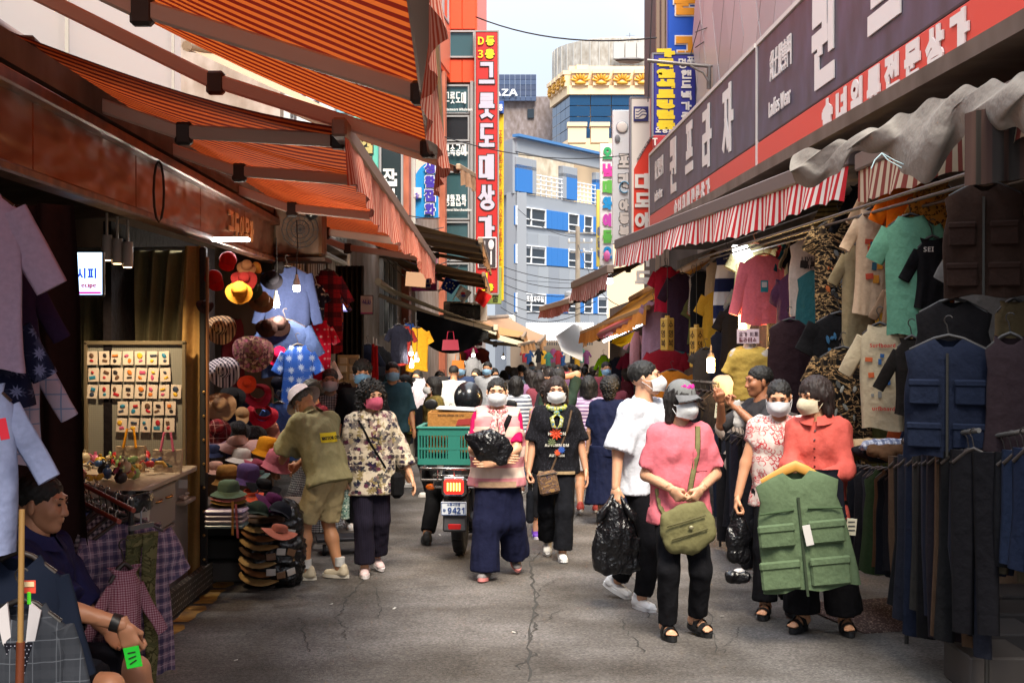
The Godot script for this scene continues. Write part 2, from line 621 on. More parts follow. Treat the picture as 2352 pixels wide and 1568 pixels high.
# ---------------------------------------------------------------- ground
func build_ground() -> void:
	var g := MB.new()
	var rows := []
	for z in [14.0, 4.0, -4.0, -10.0, -20.0, -40.0, -80.0, -400.0]:
		var row := PackedVector3Array()
		for x in [-300.0, -30.0, -6.0, -2.0, 2.0, 6.0, 30.0, 300.0]: row.append(V(x, GY(z), z))
		rows.append(row)
	g.grid(rows, false, false)
	var m := StandardMaterial3D.new()
	m.albedo_color = Color(.93, .91, .9)
	m.roughness = .88
	m.metallic_specular = .35
	m.albedo_texture = noise_tex("asphalt", .16, 3, Color(.36, .355, .352), Color(.66, .65, .64), 512, 0, FastNoiseLite.TYPE_VALUE)
	m.uv1_triplanar = true; m.uv1_world_triplanar = true; m.uv1_scale = Vector3.ONE * 1.1
	m.normal_enabled = true
	m.normal_texture = noise_tex("asphalt_n", .22, 3, Color.BLACK, Color.WHITE, 512, 8.0)
	m.normal_scale = .8
	m.detail_enabled = true
	m.detail_blend_mode = BaseMaterial3D.BLEND_MODE_MUL
	m.detail_albedo = noise_tex("worn", .011, 5, Color(.6, .58, .55), Color(1, 1, 1), 256)
	m.detail_uv_layer = BaseMaterial3D.DETAIL_UV_2
	m.uv2_triplanar = true; m.uv2_world_triplanar = true; m.uv2_scale = Vector3.ONE * .28
	var road := struct(g, "road", m)
	var cm := mt("32302d", .95)
	for c in [[1222, 1290, 1236, 1566, 1.0, 9], [1236, 1360, 1228, 1470, .7, 8], [830, 1330, 775, 1420, .6, 7], [1306, 1215, 1345, 1150, .8, 7], [1345, 1150, 1300, 1090, .7, 6], [1306, 1215, 1222, 1290, .6, 6],
			[1600, 1280, 1655, 1500, .4, 7], [1228, 1440, 1300, 1395, .4, 5], [1236, 1500, 1190, 1540, .4, 5], [900, 1360, 1030, 1345, .4, 5], [700, 1500, 690, 1420, .5, 5], [1420, 1420, 1480, 1500, .5, 6], [1350, 1140, 1420, 1120, .6, 5], [1330, 1180, 1400, 1200, .4, 5], [560, 1460, 640, 1420, .35, 5], [840, 1300, 905, 1250, .5, 6], [775, 1420, 800, 1470, .5, 5], [860, 1345, 880, 1420, .4, 5], [905, 1250, 960, 1225, .4, 5], [1222, 1290, 1180, 1230, .4, 5], [1315, 1120, 1330, 1060, .6, 5], [1400, 1200, 1450, 1290, .5, 7], [1450, 1290, 1480, 1420, .4, 6], [1228, 1470, 1160, 1450, .35, 5], [1290, 1330, 1236, 1360, .4, 5], [1655, 1500, 1700, 1440, .35, 5], [1000, 1230, 1080, 1215, .35, 5]]:
		var mb := MB.new()
		var a := G(c[0], c[1])
		var b := G(c[2], c[3])
		var side := (b - a).cross(Vector3.UP).normalized()
		var n: int = c[5] * 4
		var lft := PackedVector3Array()
		var rgt := PackedVector3Array()
		var off := 0.0
		for i in n + 1:
			off = off * .8 + rf(-.022, .022)
			var p := a.lerp(b, float(i) / n) + side * off
			p.y = GY(p.z) + .004
			var w := .009 * float(c[4]) * rf(.25, 1.3)
			lft.append(p - side * w); rgt.append(p + side * w)
		mb.grid([lft, rgt], false, false)
		part(mb, "crack", cm, road)
	# worn yellow line along the left stalls, in broken pieces
	var ym := mt("b98a2c", .85, 0, "dirty")
	for i in 9:
		var mb := MB.new()
		var z := -7.6 - i * .62
		var x := -2.15 + .026 * z - .06
		var row := []
		for k in 5:
			var zz := z - k * .135
			row.append(PackedVector3Array([V(x + .2 + rf(-.03, .02), GY(zz) + .004, zz), V(x + .32 + rf(-.04, .02), GY(zz) + .004, zz)]))
		mb.grid(row)
		part(mb, "yellow_line", ym, road)

# ---------------------------------------------------------------- boards and letters
func board(called: String, label: String, cat: String, px0: float, py0: float, px1: float, py1: float, d: float, m: Material, th := .18, group := "", frame: Material = null) -> Node3D:
	var c := P((px0 + px1) / 2, (py0 + py1) / 2, d)
	var o := thing(called, label, cat, c, 0, group)
	var s := V((px1 - px0) * d / FL, (py1 - py0) * d / FL, th)
	var mb := MB.new()
	mb.rbox(V(0, 0, -th / 2), s, .02)
	part(mb, "board", m, o)
	if frame:
		var fb := MB.new()
		for q in [[0, 1], [0, -1], [1, 1], [1, -1]]:
			if q[0]: fb.box(V(0, q[1] * (s.y / 2 + .02), -th / 2), V(s.x + .08, .04, th + .03))
			else: fb.box(V(q[1] * (s.x / 2 + .02), 0, -th / 2), V(.04, s.y, th + .03))
		part(fb, "frame", frame, o)
	return o
func write(o: Node3D, text: String, px: float, py: float, cw: float, chh: float, d: float, m: Material, wt := .13, down := false, gap := .18, dep := .02, rim: Material = null, rimw := .1) -> void:
	var k := d / FL
	if rim: wpart(fat(text, px, py, cw, chh, d, wt, down, gap, dep * .5, rimw), "lettering_edge", rim, o)
	wpart(hangul(text, P(px, py, d - .004), Vector3.RIGHT, cw * k, chh * k, wt, down, gap, dep), "lettering", m, o)
func fat(text: String, px: float, py: float, cw: float, chh: float, d: float, wt: float, down: bool, gap: float, dep: float, rimw: float) -> MB:  # same strokes, wider
	var k := d / FL
	var pen := Pen.new()
	pen.hw = cw * k * wt * .5
	pen.dep = dep
	pen.o = P(px, py, d - .004)
	var thick := cw * k * rimw
	var x := 0.0
	var y := -chh * k
	for ch in text:
		if ch == " ":
			if down: y -= chh * k * .4
			else: x += cw * k * .45
			continue
		var w := cw * k
		var h := chh * k
		var i := pen.hw
		pen.hw += thick * .5
		syllable_in(pen, ch, x + i, y + i, w - i * 2, h - i * 2)
		pen.hw = i
		if down: y -= h * (1 + gap)
		else: x += w * (1 + gap)
	return pen.mb
func syllable_in(pen: Pen, ch: String, x: float, y: float, w: float, h: float) -> void:
	syllable(pen, ch, x - pen.hw, y - pen.hw, w + pen.hw * 2, h + pen.hw * 2)

func window_at(o: Node3D, a: Vector3, r: Vector3, w: float, h: float, gm: Material, fm: Material, cols := 2, low := .0) -> void:  # a = lower left corner, r = direction
	r = r.normalized()
	var nrm := r.cross(Vector3.UP)
	var b := Basis(r, Vector3.UP, nrm)
	var c := a + r * w / 2 + Vector3.UP * h / 2
	var mb := MB.new()
	var t := .05
	mb.box(c + Vector3.UP * (h / 2 - t / 2), V(w, t, .1), b)
	mb.box(c - Vector3.UP * (h / 2 - t / 2), V(w, t, .1), b)
	for i in cols + 1: mb.box(c + r * (w * (float(i) / cols - .5) * (1 - t / w)), V(t, h - 2 * t, .094), b)
	if low > 0: mb.box(a + r * w / 2 + Vector3.UP * low, V(w - 2 * t, t, .088), b)
	var f := wpart(mb, "window", fm, o)
	for i in cols:
		var g := MB.new()
		g.box(a + r * (w * (i + .5) / cols) + Vector3.UP * h / 2 - nrm * .03, V(w / cols - t, h - t, .02), b)
		wpart(g, "pane", gm, f)

# ---------------------------------------------------------------- the end of the street
func build_far_buildings() -> void:
	var grey := mt("858b94", .55)
	var blue := mt("1f66ad", .5)
	var white := mt("d8dbe0", .6)
	var dark := mt("27303a", .12)
	# blue and white building: a narrow left face and a long right face of square panels
	var d0 := 60.0
	var o := thing("office_building", "grey panelled building with blue bands closing the street", "building", GX(1185, d0))
	var A := P(1185, 760, d0)
	var B := P(1395, 760, 67.0)
	var C := P(1135, 760, 62.5)
	A.y = GY(A.z); B.y = A.y; C.y = A.y
	var top := P(1185, 318, d0).y
	var wall := MB.new()
	for q in [[C, A], [A, B]]:
		var r: Vector3 = (q[1] - q[0]).normalized()
		var nn: Vector3 = r.cross(Vector3.UP)
		var L: float = q[0].distance_to(q[1])
		wall.box((q[0] + q[1]) / 2 - nn * .3 + Vector3.UP * (top - A.y - 2.55) / 2, V(L, top - A.y - 2.55, .5), Basis(r, Vector3.UP, nn))
	wpart(wall, "wall", grey, o)
	var rr := (B - A).normalized()
	var rn := rr.cross(Vector3.UP)
	var LL := A.distance_to(B)
	var bands := [[472, 516], [560, 604], [672, 716]]  # picture heights of the window rows at the corner
	var pm := [grey, mt("7e848e", .55), mt("8c929a", .55)]
	var isband := func(y: float) -> int:
		for i in bands.size():
			if y > P(0, bands[i][1], d0).y - .05 and y < P(0, bands[i][0], d0).y + .05: return i
		return -1
	var ph := .78
	var y := A.y + .1
	var shared := MB.new()
	shared.rbox(V(), V(LL / 9 - .02, ph - .02, .06), .008)
	var sh := shared.mesh()
	var k := 0
	while y + ph < top - 2.55:
		if isband.call(y + ph / 2) < 0:
			for i in 9:
				k += 1
				var pn := part(sh, "panel", pm[(k * 7 + i) % 3], o)
				pn.transform = Transform3D(Basis(rr, Vector3.UP, rn), A + rr * LL * (i + .5) / 9 + Vector3.UP * (y + ph / 2 - A.y) - o.position + rn * -.02)
		y += ph
	for i in bands.size():
		var y0 := P(0, bands[i][1], d0).y
		var y1 := P(0, bands[i][0], d0).y
		var at := 0.0
		for s in [["w", .3, 2, .35], ["b", .24], ["w", .12, 1, .35], ["b", .06], ["w", .1, 1, .35], ["b", .06], ["w", .12, 1, .35]]:
			var p := A + rr * LL * at + Vector3.UP * (y0 - A.y)
			var w: float = LL * s[1]
			if s[0] == "w": window_at(o, p, rr, w, y1 - y0, dark, white, s[2], s[3])
			else:
				var n: int = maxi(1, int(round(w / .5)))
				for q in n:
					var mb := MB.new()
					mb.rbox(p + rr * w * (q + .5) / n + Vector3.UP * (y1 - y0) / 2, V(w / n - .015, y1 - y0, .08), .01, Basis(rr, Vector3.UP, rn))
					wpart(mb, "blue_panel", blue, o)
			at += s[1]
		var lr := (A - C).normalized()
		var lw := MB.new()
		lw.rbox(A - lr * .42 + Vector3.UP * ((y0 + y1) / 2 - A.y) + lr.cross(Vector3.UP) * .02, V(.8, y1 - y0, .08), .01, Basis(lr, Vector3.UP, lr.cross(Vector3.UP)))
		wpart(lw, "blue_panel", blue, o)
	# roof terrace: blue and white piers with openings, a blue rim above
	var ty := top - 2.55
	var piers := [[0.0, .16, 1], [.52, .64, 1], [.86, 1.0, 1], [.16, .2, 0], [.48, .52, 0]]
	for q in piers:
		for s in 2:
			var mb := MB.new()
			mb.rbox(A + rr * LL * (q[0] + q[1]) / 2 + Vector3.UP * (ty - A.y + .7 + s * .72) - rn * .1, V(LL * (q[1] - q[0]), 1.3 if s == 0 else .56, .3), .02, Basis(rr, Vector3.UP, rn))
			wpart(mb, "pier", (blue if q[2] and s == 0 else grey) if s == 0 else grey, o)
	var top_band := MB.new()
	top_band.box((A + B) / 2 + Vector3.UP * (top - A.y - .3) - rn * .1, V(LL, .62, .32), Basis(rr, Vector3.UP, rn))
	top_band.box(A - (A - C).normalized() * .9 + Vector3.UP * (top - A.y - 1.3), V(1.7, 2.6, .3), Basis((A - C).normalized(), Vector3.UP, (A - C).normalized().cross(Vector3.UP)))
	wpart(top_band, "top_band", grey, o)
	var rim := MB.new()
	rim.box((A + B) / 2 + Vector3.UP * (top - A.y + .12) + rn * .1, V(LL + .3, .13, .4), Basis(rr, Vector3.UP, rn))
	wpart(rim, "roof_rim", mt("3a6ea4", .5), o)
	var inn := MB.new()
	inn.box((A + B) / 2 + Vector3.UP * (top - A.y - 1.3) - rn * 2.2, V(LL, 2.4, .2), Basis(rr, Vector3.UP, rn))
	wpart(inn, "terrace_wall", mt("d9cdb9", .7, 0, "grime"), o)
	for q in [[.2, .48], [.64, .86]]:
		var rail := MB.new()
		for i in 5: rail.box(A + rr * LL * (q[0] + q[1]) / 2 + Vector3.UP * (ty - A.y + .12 + i * .22), V(LL * (q[1] - q[0]), .04, .04), Basis(rr, Vector3.UP, rn))
		for i in 6: rail.box(A + rr * LL * lerpf(q[0], q[1], i / 5.0) + Vector3.UP * (ty - A.y + .52) - rn * .03, V(.04, 1.05, .04), Basis(rr, Vector3.UP, rn))
		wpart(rail, "railing", white, o)
	var tx := hangul("베토이사무실", A + rr * .5 + rn * .06 + Vector3.UP * (P(0, 678, d0).y - A.y), rr, .26, .28, .16)
	wpart(tx, "lettering", mt("e8e8ea", .6), o)
	# condenser on its low roof
	var cond := thing("air_conditioner", "white air conditioner outdoor unit high on the grey panelled building", "air conditioner", P(1165, 738, 57.5))
	var cb := MB.new()
	cb.rbox(V(), V(.75, .6, .4), .03)
	part(cb, "casing", mt("c9c6bd", .6), cond)
	fan(cond, V(0, 0, .205), .23)

	# cream building with shell ornaments above a dark glass storey
	var d1 := 84.0
	var cream := mt("dcc09c", .75)
	var ob := thing("cream_building", "cream building with gold shell ornaments over a blue glass storey", "building", GX(1445, d1))
	var X := P(1308, 760, d1)
	var Y := P(1500, 760, d1)
	var W := P(1268, 760, d1 + 5)
	var mbg := MB.new()
	var glz := mt("1d4468", .08, .3)
	var fy0 := P(0, 318, d1).y
	var fy1 := P(0, 218, d1).y
	var wallm := MB.new()
	for q in [[W, X], [X, Y]]:
		var r: Vector3 = (q[1] - q[0]).normalized()
		var nn: Vector3 = r.cross(Vector3.UP)
		var L: float = q[0].distance_to(q[1])
		var mid: Vector3 = (q[0] + q[1]) / 2
		wallm.box(V(mid.x, (GY(-d1) + fy0) / 2, mid.z) - nn * .4, V(L, fy0 - GY(-d1), .8), Basis(r, Vector3.UP, nn))
		wallm.box(V(mid.x, (fy0 + fy1) / 2 + 1, mid.z) - nn * .9, V(L, fy1 - fy0 + 2, .8), Basis(r, Vector3.UP, nn))
		var rows := 4
		var cols := maxi(2, int(L / 1.25))
		for i in cols:
			for j in rows:
				var g := MB.new()
				g.box(q[0] + r * L * (i + .5) / cols + Vector3.UP * (lerpf(fy0, fy1, (j + .5) / rows) - q[0].y) - nn * .05, V(L / cols - .05, (fy1 - fy0) / rows - .05, .06), Basis(r, Vector3.UP, nn))
				wpart(g, "pane", glz, ob)
		var py0 := fy1
		var py1 := P(0, 198, d1).y
		var pb := MB.new()
		pb.box(mid + Vector3.UP * ((py0 + py1) / 2 - mid.y) - nn * .1, V(L + .1, py1 - py0, .5), Basis(r, Vector3.UP, nn))
		wpart(pb, "cornice", cream, ob)
		var np := 4
		for i in np:
			var tb := MB.new()
			var pc: Vector3 = q[0] + r * L * (i + .5) / np
			var th := P(0, 171, d1).y
			tb.box(pc + Vector3.UP * ((py1 + th) / 2 - pc.y) - nn * .05, V(L / np * .78, th - py1, .7), Basis(r, Vector3.UP, nn))
			tb.box(pc + Vector3.UP * (th + .12 - pc.y), V(L / np * .84, .26, .85), Basis(r, Vector3.UP, nn))
			wpart(tb, "parapet_block", cream, ob)
			var sb := MB.new()
			for s in 7:
				var an := PI * (s + .5) / 7
				sb.ball(pc + Vector3.UP * ((py1 + th) / 2 - .25 - pc.y) + r * cos(an) * .42 + Vector3.UP * (sin(an) * .36 + .1) + nn * .32, V(.26, .09, .1), 8, Basis(r, Vector3.UP, nn) * Basis(Vector3.BACK, an))
			sb.ball(pc + Vector3.UP * ((py1 + th) / 2 - .25 - pc.y) + nn * .32, V(.4, .12, .14), 10, Basis(r, Vector3.UP, nn))
			wpart(sb, "shell_ornament", mt("c08a1e", .5), ob)
	wpart(wallm, "wall", cream, ob)
	for i in 3:
		var pb2 := MB.new()
		pb2.box(P(1325 + i * 52, 308, d1 - 2), V(40 * d1 / FL, 42 * d1 / FL, .8))
		pb2.box(P(1325 + i * 52, 288, d1 - 2), V(44 * d1 / FL, 9 * d1 / FL, 1.0))
		wpart(pb2, "parapet_block", cream, ob)
	# round grey water tower block behind it
	var rb := thing("round_building", "pale grey round building with ribbed wall behind the cream one", "building", GX(1420, 100))
	var prof := [Vector2(5.2, 0), Vector2(5.2, P(0, 122, 100).y - GY(-100)), Vector2(4.9, P(0, 119, 100).y - GY(-100)), Vector2(.01, P(0, 116, 100).y - GY(-100))]
	var lm := MB.new()
	lm.lathe(prof, 40)
	part(lm, "wall", mt("bcbab6", .7, 0, "grime"), rb)
	for i in 22:
		var rib := MB.new()
		var an := PI * (i + .5) / 22
		rib.box(V(cos(an) * 5.22, P(0, 160, 100).y - GY(-100), sin(an) * 5.22), V(.08, 2.6, .1), Basis(Vector3.UP, -an + PI / 2))
		part(rib, "rib", mt("a9a7a3", .7), rb)
	var pent := MB.new()
	pent.box(V(-1.2, P(0, 112, 100).y - GY(-100), 0), V(1.3, .7, 1.2))
	for i in 4:
		pent.box(V(-.5 + i * .86, P(0, 158, 100).y - GY(-100), 6.2), V(.78, 1.2, .5))
	part(pent, "roof_plant", mt("a9a8a6", .5), rb)
	var ant := MB.new()
	var ab := P(0, 120, 100).y - GY(-100)
	ant.tube([V(.9, ab, 0), V(.9, ab + 1.5, 0)], .03, 5)
	for i in 3: ant.tube([V(.6, ab + .8 + i * .25, 0), V(1.7 - i * .2, ab + .8 + i * .25, 0)], .02, 4)
	part(ant, "antenna", mt("6a6a6c", .5), rb)
	# brown grey building with the blue roof band
	var gb := thing("plaza_building", "brown grey building with dark blue tiled top band", "building", GX(1200, 105))
	var m1 := MB.new()
	var yb := P(0, 224, 105).y
	m1.box(V(P(1210, 0, 105).x, (yb + GY(-105)) / 2, -107), V(120 * 105 / FL, yb - GY(-105), 4))
	m1.box(V(P(1255, 0, 105).x, (P(0, 212, 105).y + GY(-105)) / 2, -109), V(60 * 105 / FL, P(0, 212, 105).y - GY(-105), 4))
	wpart(m1, "wall", mt("8d8488", .8, 0, "grime"), gb)
	for i in 9:
		for j in 5:
			var q := MB.new()
			q.rbox(P(1128 + i * 12.2, 178 + j * 12.2, 104.6), V(.42, .42, .2), .01)
			wpart(q, "tile", mt(["31405f", "364868", "2d3b58"][(i * 3 + j) % 3], .5), gb)
	word("AZA", P(1160, 213, 104.3), .55, mt("d8dce4", .5), gb, Vector3.RIGHT, 1.5)
	var w1 := MB.new()
	w1.box(P(1219, 261, 104.9), V(.55, .75, .1))
	wpart(w1, "window", dark, gb)
	# low roofs across the end of the street
	var lr2 := thing("tin_roof", "white corrugated roof with dark teeth under its eave, low at the street end", "roof", GX(1270, 50))
	var roof := MB.new()
	var rows2 := []
	for j in 2:
		var row := PackedVector3Array()
		for i in 61:
			var p := P(1208 + i * 2.6, 783 if j == 0 else 742, 50.0 + j * 3.0)
			row.append(p + Vector3.UP * (.05 if i % 2 else 0.0))
		rows2.append(row)
	roof.grid(rows2)
	wpart(roof, "roof_sheet", mt("b4b6b8", .5), lr2)
	var eave := MB.new()
	for i in 30: eave.box(P(1212 + i * 5.1, 789, 49.9), V(.05, .12, .04))
	wpart(eave, "eave_teeth", mt("2b2b2e", .7), lr2)
	var back := MB.new()
	back.box(P(1285, 830, 54), V(4.2, 2.2, .2))
	wpart(back, "front", mt("7a6c60", .9), lr2)
	for i in 14: wear("%s of the small bright garments at the very end of the street" % ["first", "second", "third", "fourth", "fifth", "sixth", "seventh", "eighth", "ninth", "tenth", "eleventh", "twelfth", "thirteenth", "fourteenth"][i], "garment", 1205 + i * 11, 800 + 4 * (i % 3), 49.5 - i % 2, 12, 32, cloth(["8a2a34", "24406a", "c0b8a8", "1c1c20", "b08428", "3a6a5a", "6a3a5a"][i % 7]), .2, .2, "garments at the street end", "")
	# utility pole with cross arms and wires
	var up := thing("utility_pole", "pale concrete utility pole with insulators in front of the grey building", "utility pole", GX(1327, 54))
	var pole := MB.new()
	pole.tube([V(), V(0, P(0, 520, 54).y - GY(-54), 0)], [.13, .1], 10)
	part(pole, "pole", mt("a49d92", .8, 0, "grime"), up)
	for i in 3:
		var arm := MB.new()
		var yy := P(0, 535 + i * 22, 54).y - GY(-54)
		arm.box(V(.1, yy, 0), V(1.3 - i * .25, .05, .06))
		part(arm, "cross_arm", mt("83817d", .6), up)
		for j in 4:
			var ins := MB.new()
			ins.lathe([Vector2(.03, 0), Vector2(.05, .05), Vector2(.03, .08), Vector2(.05, .12), Vector2(.001, .15)], 8, Transform3D(Basis(), V(-.4 + j * .32 + .03, yy + .02, 0)))
			part(ins, "insulator", mt("c6c4c0", .3), up)
	var tr := MB.new()
	tr.lathe([Vector2(.2, 0), Vector2(.22, .05), Vector2(.22, .5), Vector2(.15, .58), Vector2(.001, .6)], 12, Transform3D(Basis(), V(-.35, P(0, 700, 54).y - GY(-54), .1)))
	part(tr, "transformer", mt("7c7f84", .5), up)
	wire("overhead_cable", "thin black cable crossing the sky between the buildings", P(1093, 40, 37), P(1507, 88, 29), .3, .02)
	wire("overhead_cable", "thin cable sagging across in front of the red vertical sign", P(955, 292, 33), P(1500, 345, 38), .5, .014)
	wire("overhead_cable", "power line from the utility pole to the left roofs", P(1327, 545, 54), P(1190, 480, 58), .3, .015)
	wire("overhead_cable", "power line from the utility pole to the right roofs", P(1327, 560, 54), P(1420, 700, 42), .5, .015)
	for i in 7: wire("overhead_cable", "%s of the slack cables strung along the left shop fronts" % ["first", "second", "third", "fourth", "fifth", "sixth", "seventh"][i], P(740 + i * 22, 420 + i * 26, 17 + i), P(1010 + i * 9, 500 + i * 22, 30 + i), .15 + .07 * i, .012)
	for i in 6: wire("overhead_cable", "%s of the low cables crossing before the grey building" % ["first", "second", "third", "fourth", "fifth", "sixth"][i], P(1150, 610 + i * 19, 50), P(1400 - i * 8, 640 + i * 13, 44), .25 + .06 * i, .014)
	for i in 8:
		var sc := thing("paper_scrap", "tiny pale paper scrap, %s of those littering the lane" % ["first", "second", "third", "fourth", "fifth", "sixth", "seventh", "eighth"][i], "scrap", G([540, 905, 1010, 1180, 1395, 1660, 760, 1120][i], [1520, 1400, 1230, 1455, 1330, 1418, 1390, 1190][i]), i, "scraps on the lane")
		var pm2 := MB.new()
		pm2.rbox(V(0, .008, 0), V(.022 + .006 * (i % 3), .003, .016), .001, Basis(Vector3.BACK, .25))
		part(pm2, "paper", mt("c0bcb4", .8), sc)
	wire("overhead_cable", "vertical cable hanging beside the leather sign", P(1497, 0, 28.6), P(1488, 235, 28.6), .02, .012)

func fan(o: Node3D, c: Vector3, r: float) -> void:  # grille rings and blades of an outdoor unit
	var b := MB.new()
	for i in 4: b.tube([0, 1, 2, 3, 4, 5, 6, 7, 8, 9, 10, 11, 12].map(func(k): return c + V(cos(TAU * k / 12), sin(TAU * k / 12), 0) * r * (i + 1) / 4), .006, 4, false)
	for k in 8: b.box(c + V(cos(PI * k / 8), sin(PI * k / 8), 0) * 0, V(r * 2, .006, .006), Basis(Vector3.BACK, PI * k / 8))
	part(b, "grille", mt("4a4a4a", .5), o)
	var f := MB.new()
	for k in 3:
		var g := TAU * k / 3
		var e := V(cos(g), sin(g), 0)
		var s := V(-sin(g), cos(g), 0)
		var z := V(0, 0, -.02)
		f.quad(c + z, c + z + e * r * .9 - s * r * .3 + z, c + z + e * r * .95 + s * r * .3, c + z + s * r * .2)
	part(f, "fan_blade", mt("222326", .5), o)
func wire(called: String, label: String, a: Vector3, b: Vector3, sag: float, r: float) -> void:
	var o := thing(called, label, "cable", a)
	var ps := []
	for i in 13:
		var f := i / 12.0
		ps.append(a.lerp(b, f) - Vector3.UP * sag * 4 * f * (1 - f))
	var mb := MB.new()
	mb.tube(ps, r, 5)
	wpart(mb, "strand", mt("15161a", .7), o)
# ---------------------------------------------------------------- left side of the street
func FD(px: float) -> float: return 5.604 / (.0967 + (1176.0 - px) / FL)  # depth at which the orange building's slanted face shows under a picture column
func build_left_buildings() -> void:
	var orange := mt("d9481c", .45)
	var deep := mt("b23c1e", .5)
	var grey := mt("9a9a9c", .5, .3)
	var gl := mt("3d5a60", .08, .2)
	var dk := mt("1c1d20", .25)
	# pale wall over the near stalls
	var ww := thing("white_building", "pale rendered building rising behind the orange awnings on the left", "building", V(-3.4, GY(-8), -8))
	var mb := MB.new()
	mb.box(V(-5.6, 5.6, -5.9), V(4.4, 5.2, 15.6), Basis(Vector3.UP, .026))
	wpart(mb, "wall", mt("dcd8d0", .8), ww)
	for i in 3:
		var sm := MB.new()
		sm.box(V(-3.36 - i * .09, 5.6, -6.4 - i * 3.4), V(.03, 5.2, .02))
		wpart(sm, "joint_strip", mt("a9a59d", .7), ww)
	# the orange building: slanted street face A-B and front face B-C
	var ob := thing("orange_building", "orange panelled corner building with slanted window band and glass stair column", "building", V(-2.5, GY(-36), -36))
	var A := V(-3.67, 0, -20)
	var B := V(-1.93, 0, -38)
	var C := V(-1.09, 0, -38)
	var y0 := GY(-40)
	var y1 := 9.17
	var top := 15.5
	var body := MB.new()
	var pl := PackedVector2Array([Vector2(A.x, -A.z), Vector2(B.x, -B.z), Vector2(C.x, -C.z), Vector2(C.x, 52), Vector2(-12, 52), Vector2(-12, 20)])
	var up := Transform3D(Basis(Vector3.RIGHT, Vector3.FORWARD, Vector3.UP), V(0, y0, 0))
	body.prism(pl, y1 - y0, up)
	wpart(body, "wall", mt("b5a49a", .7, 0, "grime"), ob)
	var upper := MB.new()
	up.origin.y = y1
	var pl2 := PackedVector2Array([Vector2(A.x + .1, -A.z), Vector2(B.x + .1, 37.85), Vector2(C.x + .05, 37.85), Vector2(C.x + .05, 52), Vector2(-12, 52), Vector2(-12, 20)])
	upper.prism(pl2, top - y1, up)
	wpart(upper, "upper_wall", orange, ob)
	# front face: orange panels, a window, and the glass column under it
	var k := 38.0 / FL
	for q in [[1030, -40, 1061, 68], [1062, -40, 1092, 68], [1030, 138, 1061, 190], [1062, 138, 1092, 190]]:
		var pb := MB.new()
		pb.rbox(P((q[0] + q[2]) / 2.0, (q[1] + q[3]) / 2.0, 37.8), V((q[2] - q[0]) * k, (q[3] - q[1]) * k, .08), .01)
		wpart(pb, "panel", orange, ob)
	window_at(ob, P(1031, 134, 37.75), Vector3.RIGHT, 59 * k, 62 * k, gl, grey, 1)
	var fr := P(1020, 760, 37.7)
	for i in 6:
		var ya: float = [262, 325, 390, 505, 600, 700][i]
		var yb: float = [196, 266, 329, 394, 509, 604][i]
		window_at(ob, P(1022, ya, 37.7), Vector3.RIGHT, 56 * k, (ya - yb) * k, dk if i == 1 else gl, grey, 1)
	var post := MB.new()
	post.box(P(1084, 450, 37.7), V(7 * k, 520 * k, .2))
	wpart(post, "post", grey, ob)
	var pipe := MB.new()
	pipe.tube([P(1019, 720, 37.4), P(1019, 195, 37.4)], .05, 6)
	wpart(pipe, "drain_pipe", mt("b5432c", .5), ob)
	var wl := mt("e4e6e6", .6)
	for q in [["그릇도매", 1021, 212], ["민속공예", 1021, 332], ["생활잡화", 1021, 447]]:
		wpart(hangul(q[0], P(q[1], q[2], 37.6), Vector3.RIGHT, 11.2 * k, 26 * k, .2, false, .14, .01), "lettering", wl, ob)
	for q in [["Kitchenware Wholesale", 252], ["Korean Folkcraft", 352], ["General Merchandise", 482]]:
		word(q[0], P(1050, q[1], 37.6), .075, wl, ob, Vector3.RIGHT, .8)
	# slanted face: window band high up, columns and window strips lower
	var r := (B - A).normalized()
	var nn := r.cross(Vector3.UP)
	for i in 10:
		var t := .36 + i * .06
		window_at(ob, A + r * 18.08 * t + Vector3.UP * 10.7 + nn * .12, r, 1.0, 1.5, gl, grey, 1)
	for q in [[12.6, 2.5], [9.8, 1.4]]:
		for i in 9:
			var pb := MB.new()
			pb.rbox(A + r * (1.0 + i * 1.95) + Vector3.UP * float(q[0] + q[1] * .15) + nn * .11, V(1.92, q[1], .06), .01, Basis(r, Vector3.UP, nn))
			wpart(pb, "panel", mt("e0785a", .45) if q[0] < 10 else orange, ob)
	for q in [[871, 921], [760, 800]]:
		var da := FD(q[0])
		var db := FD(q[1])
		var p0 := P(q[0], 0, da)
		var L := P(q[0], 0, da).distance_to(P(q[1], 0, db)) * .5
		for i in 4:
			window_at(ob, V(p0.x, 1.6 + i * 1.75, p0.z) + nn * .05, r, L * 1.2, 1.7, gl, grey, 3)
	for px in [925, 940, 1010]:
		var cb := MB.new()
		var d := FD(px)
		cb.box(V(P(px, 0, d).x, 4.4, -d) + nn * .08, V(.34, 9.5, .2), Basis(r, Vector3.UP, nn))
		wpart(cb, "column", mt("c9765c", .6, 0, "grime") if px != 940 else mt("b9b6b0", .6), ob)
	# signs on it
	var edge := mt("22201f", .6)
	var rs := board("vertical_sign", "tall red vertical sign with pale letters, yellow floor numbers and a cutlery emblem", "sign", 1093, 74, 1143, 673, 37.4, mt("b5201d", .45), .3, "", mt("8f8d8a", .5))
	var lil := mt("b9b4c6", .5)
	var yel := mt("e2c512", .5)
	write(rs, "그릇도매상가", 1100, 144, 36, 58, 37.4, lil, .24, true, .21, .03, edge, .12)
	write(rs, "동", 1116, 84, 20, 22, 37.4, yel, .2, false, .1, .03, edge, .12)
	write(rs, "층", 1114, 114, 22, 22, 37.4, yel, .2, false, .1, .03, edge, .12)
	word("D", P(1104, 95, 37.36), .23, yel, rs)
	word("3", P(1104, 125, 37.36), .23, yel, rs)
	write(rs, "층", 1118, 651, 16, 17, 37.4, yel, .2, false, .1, .03, edge, .12)
	word("3", P(1112, 660, 37.36), .2, yel, rs)
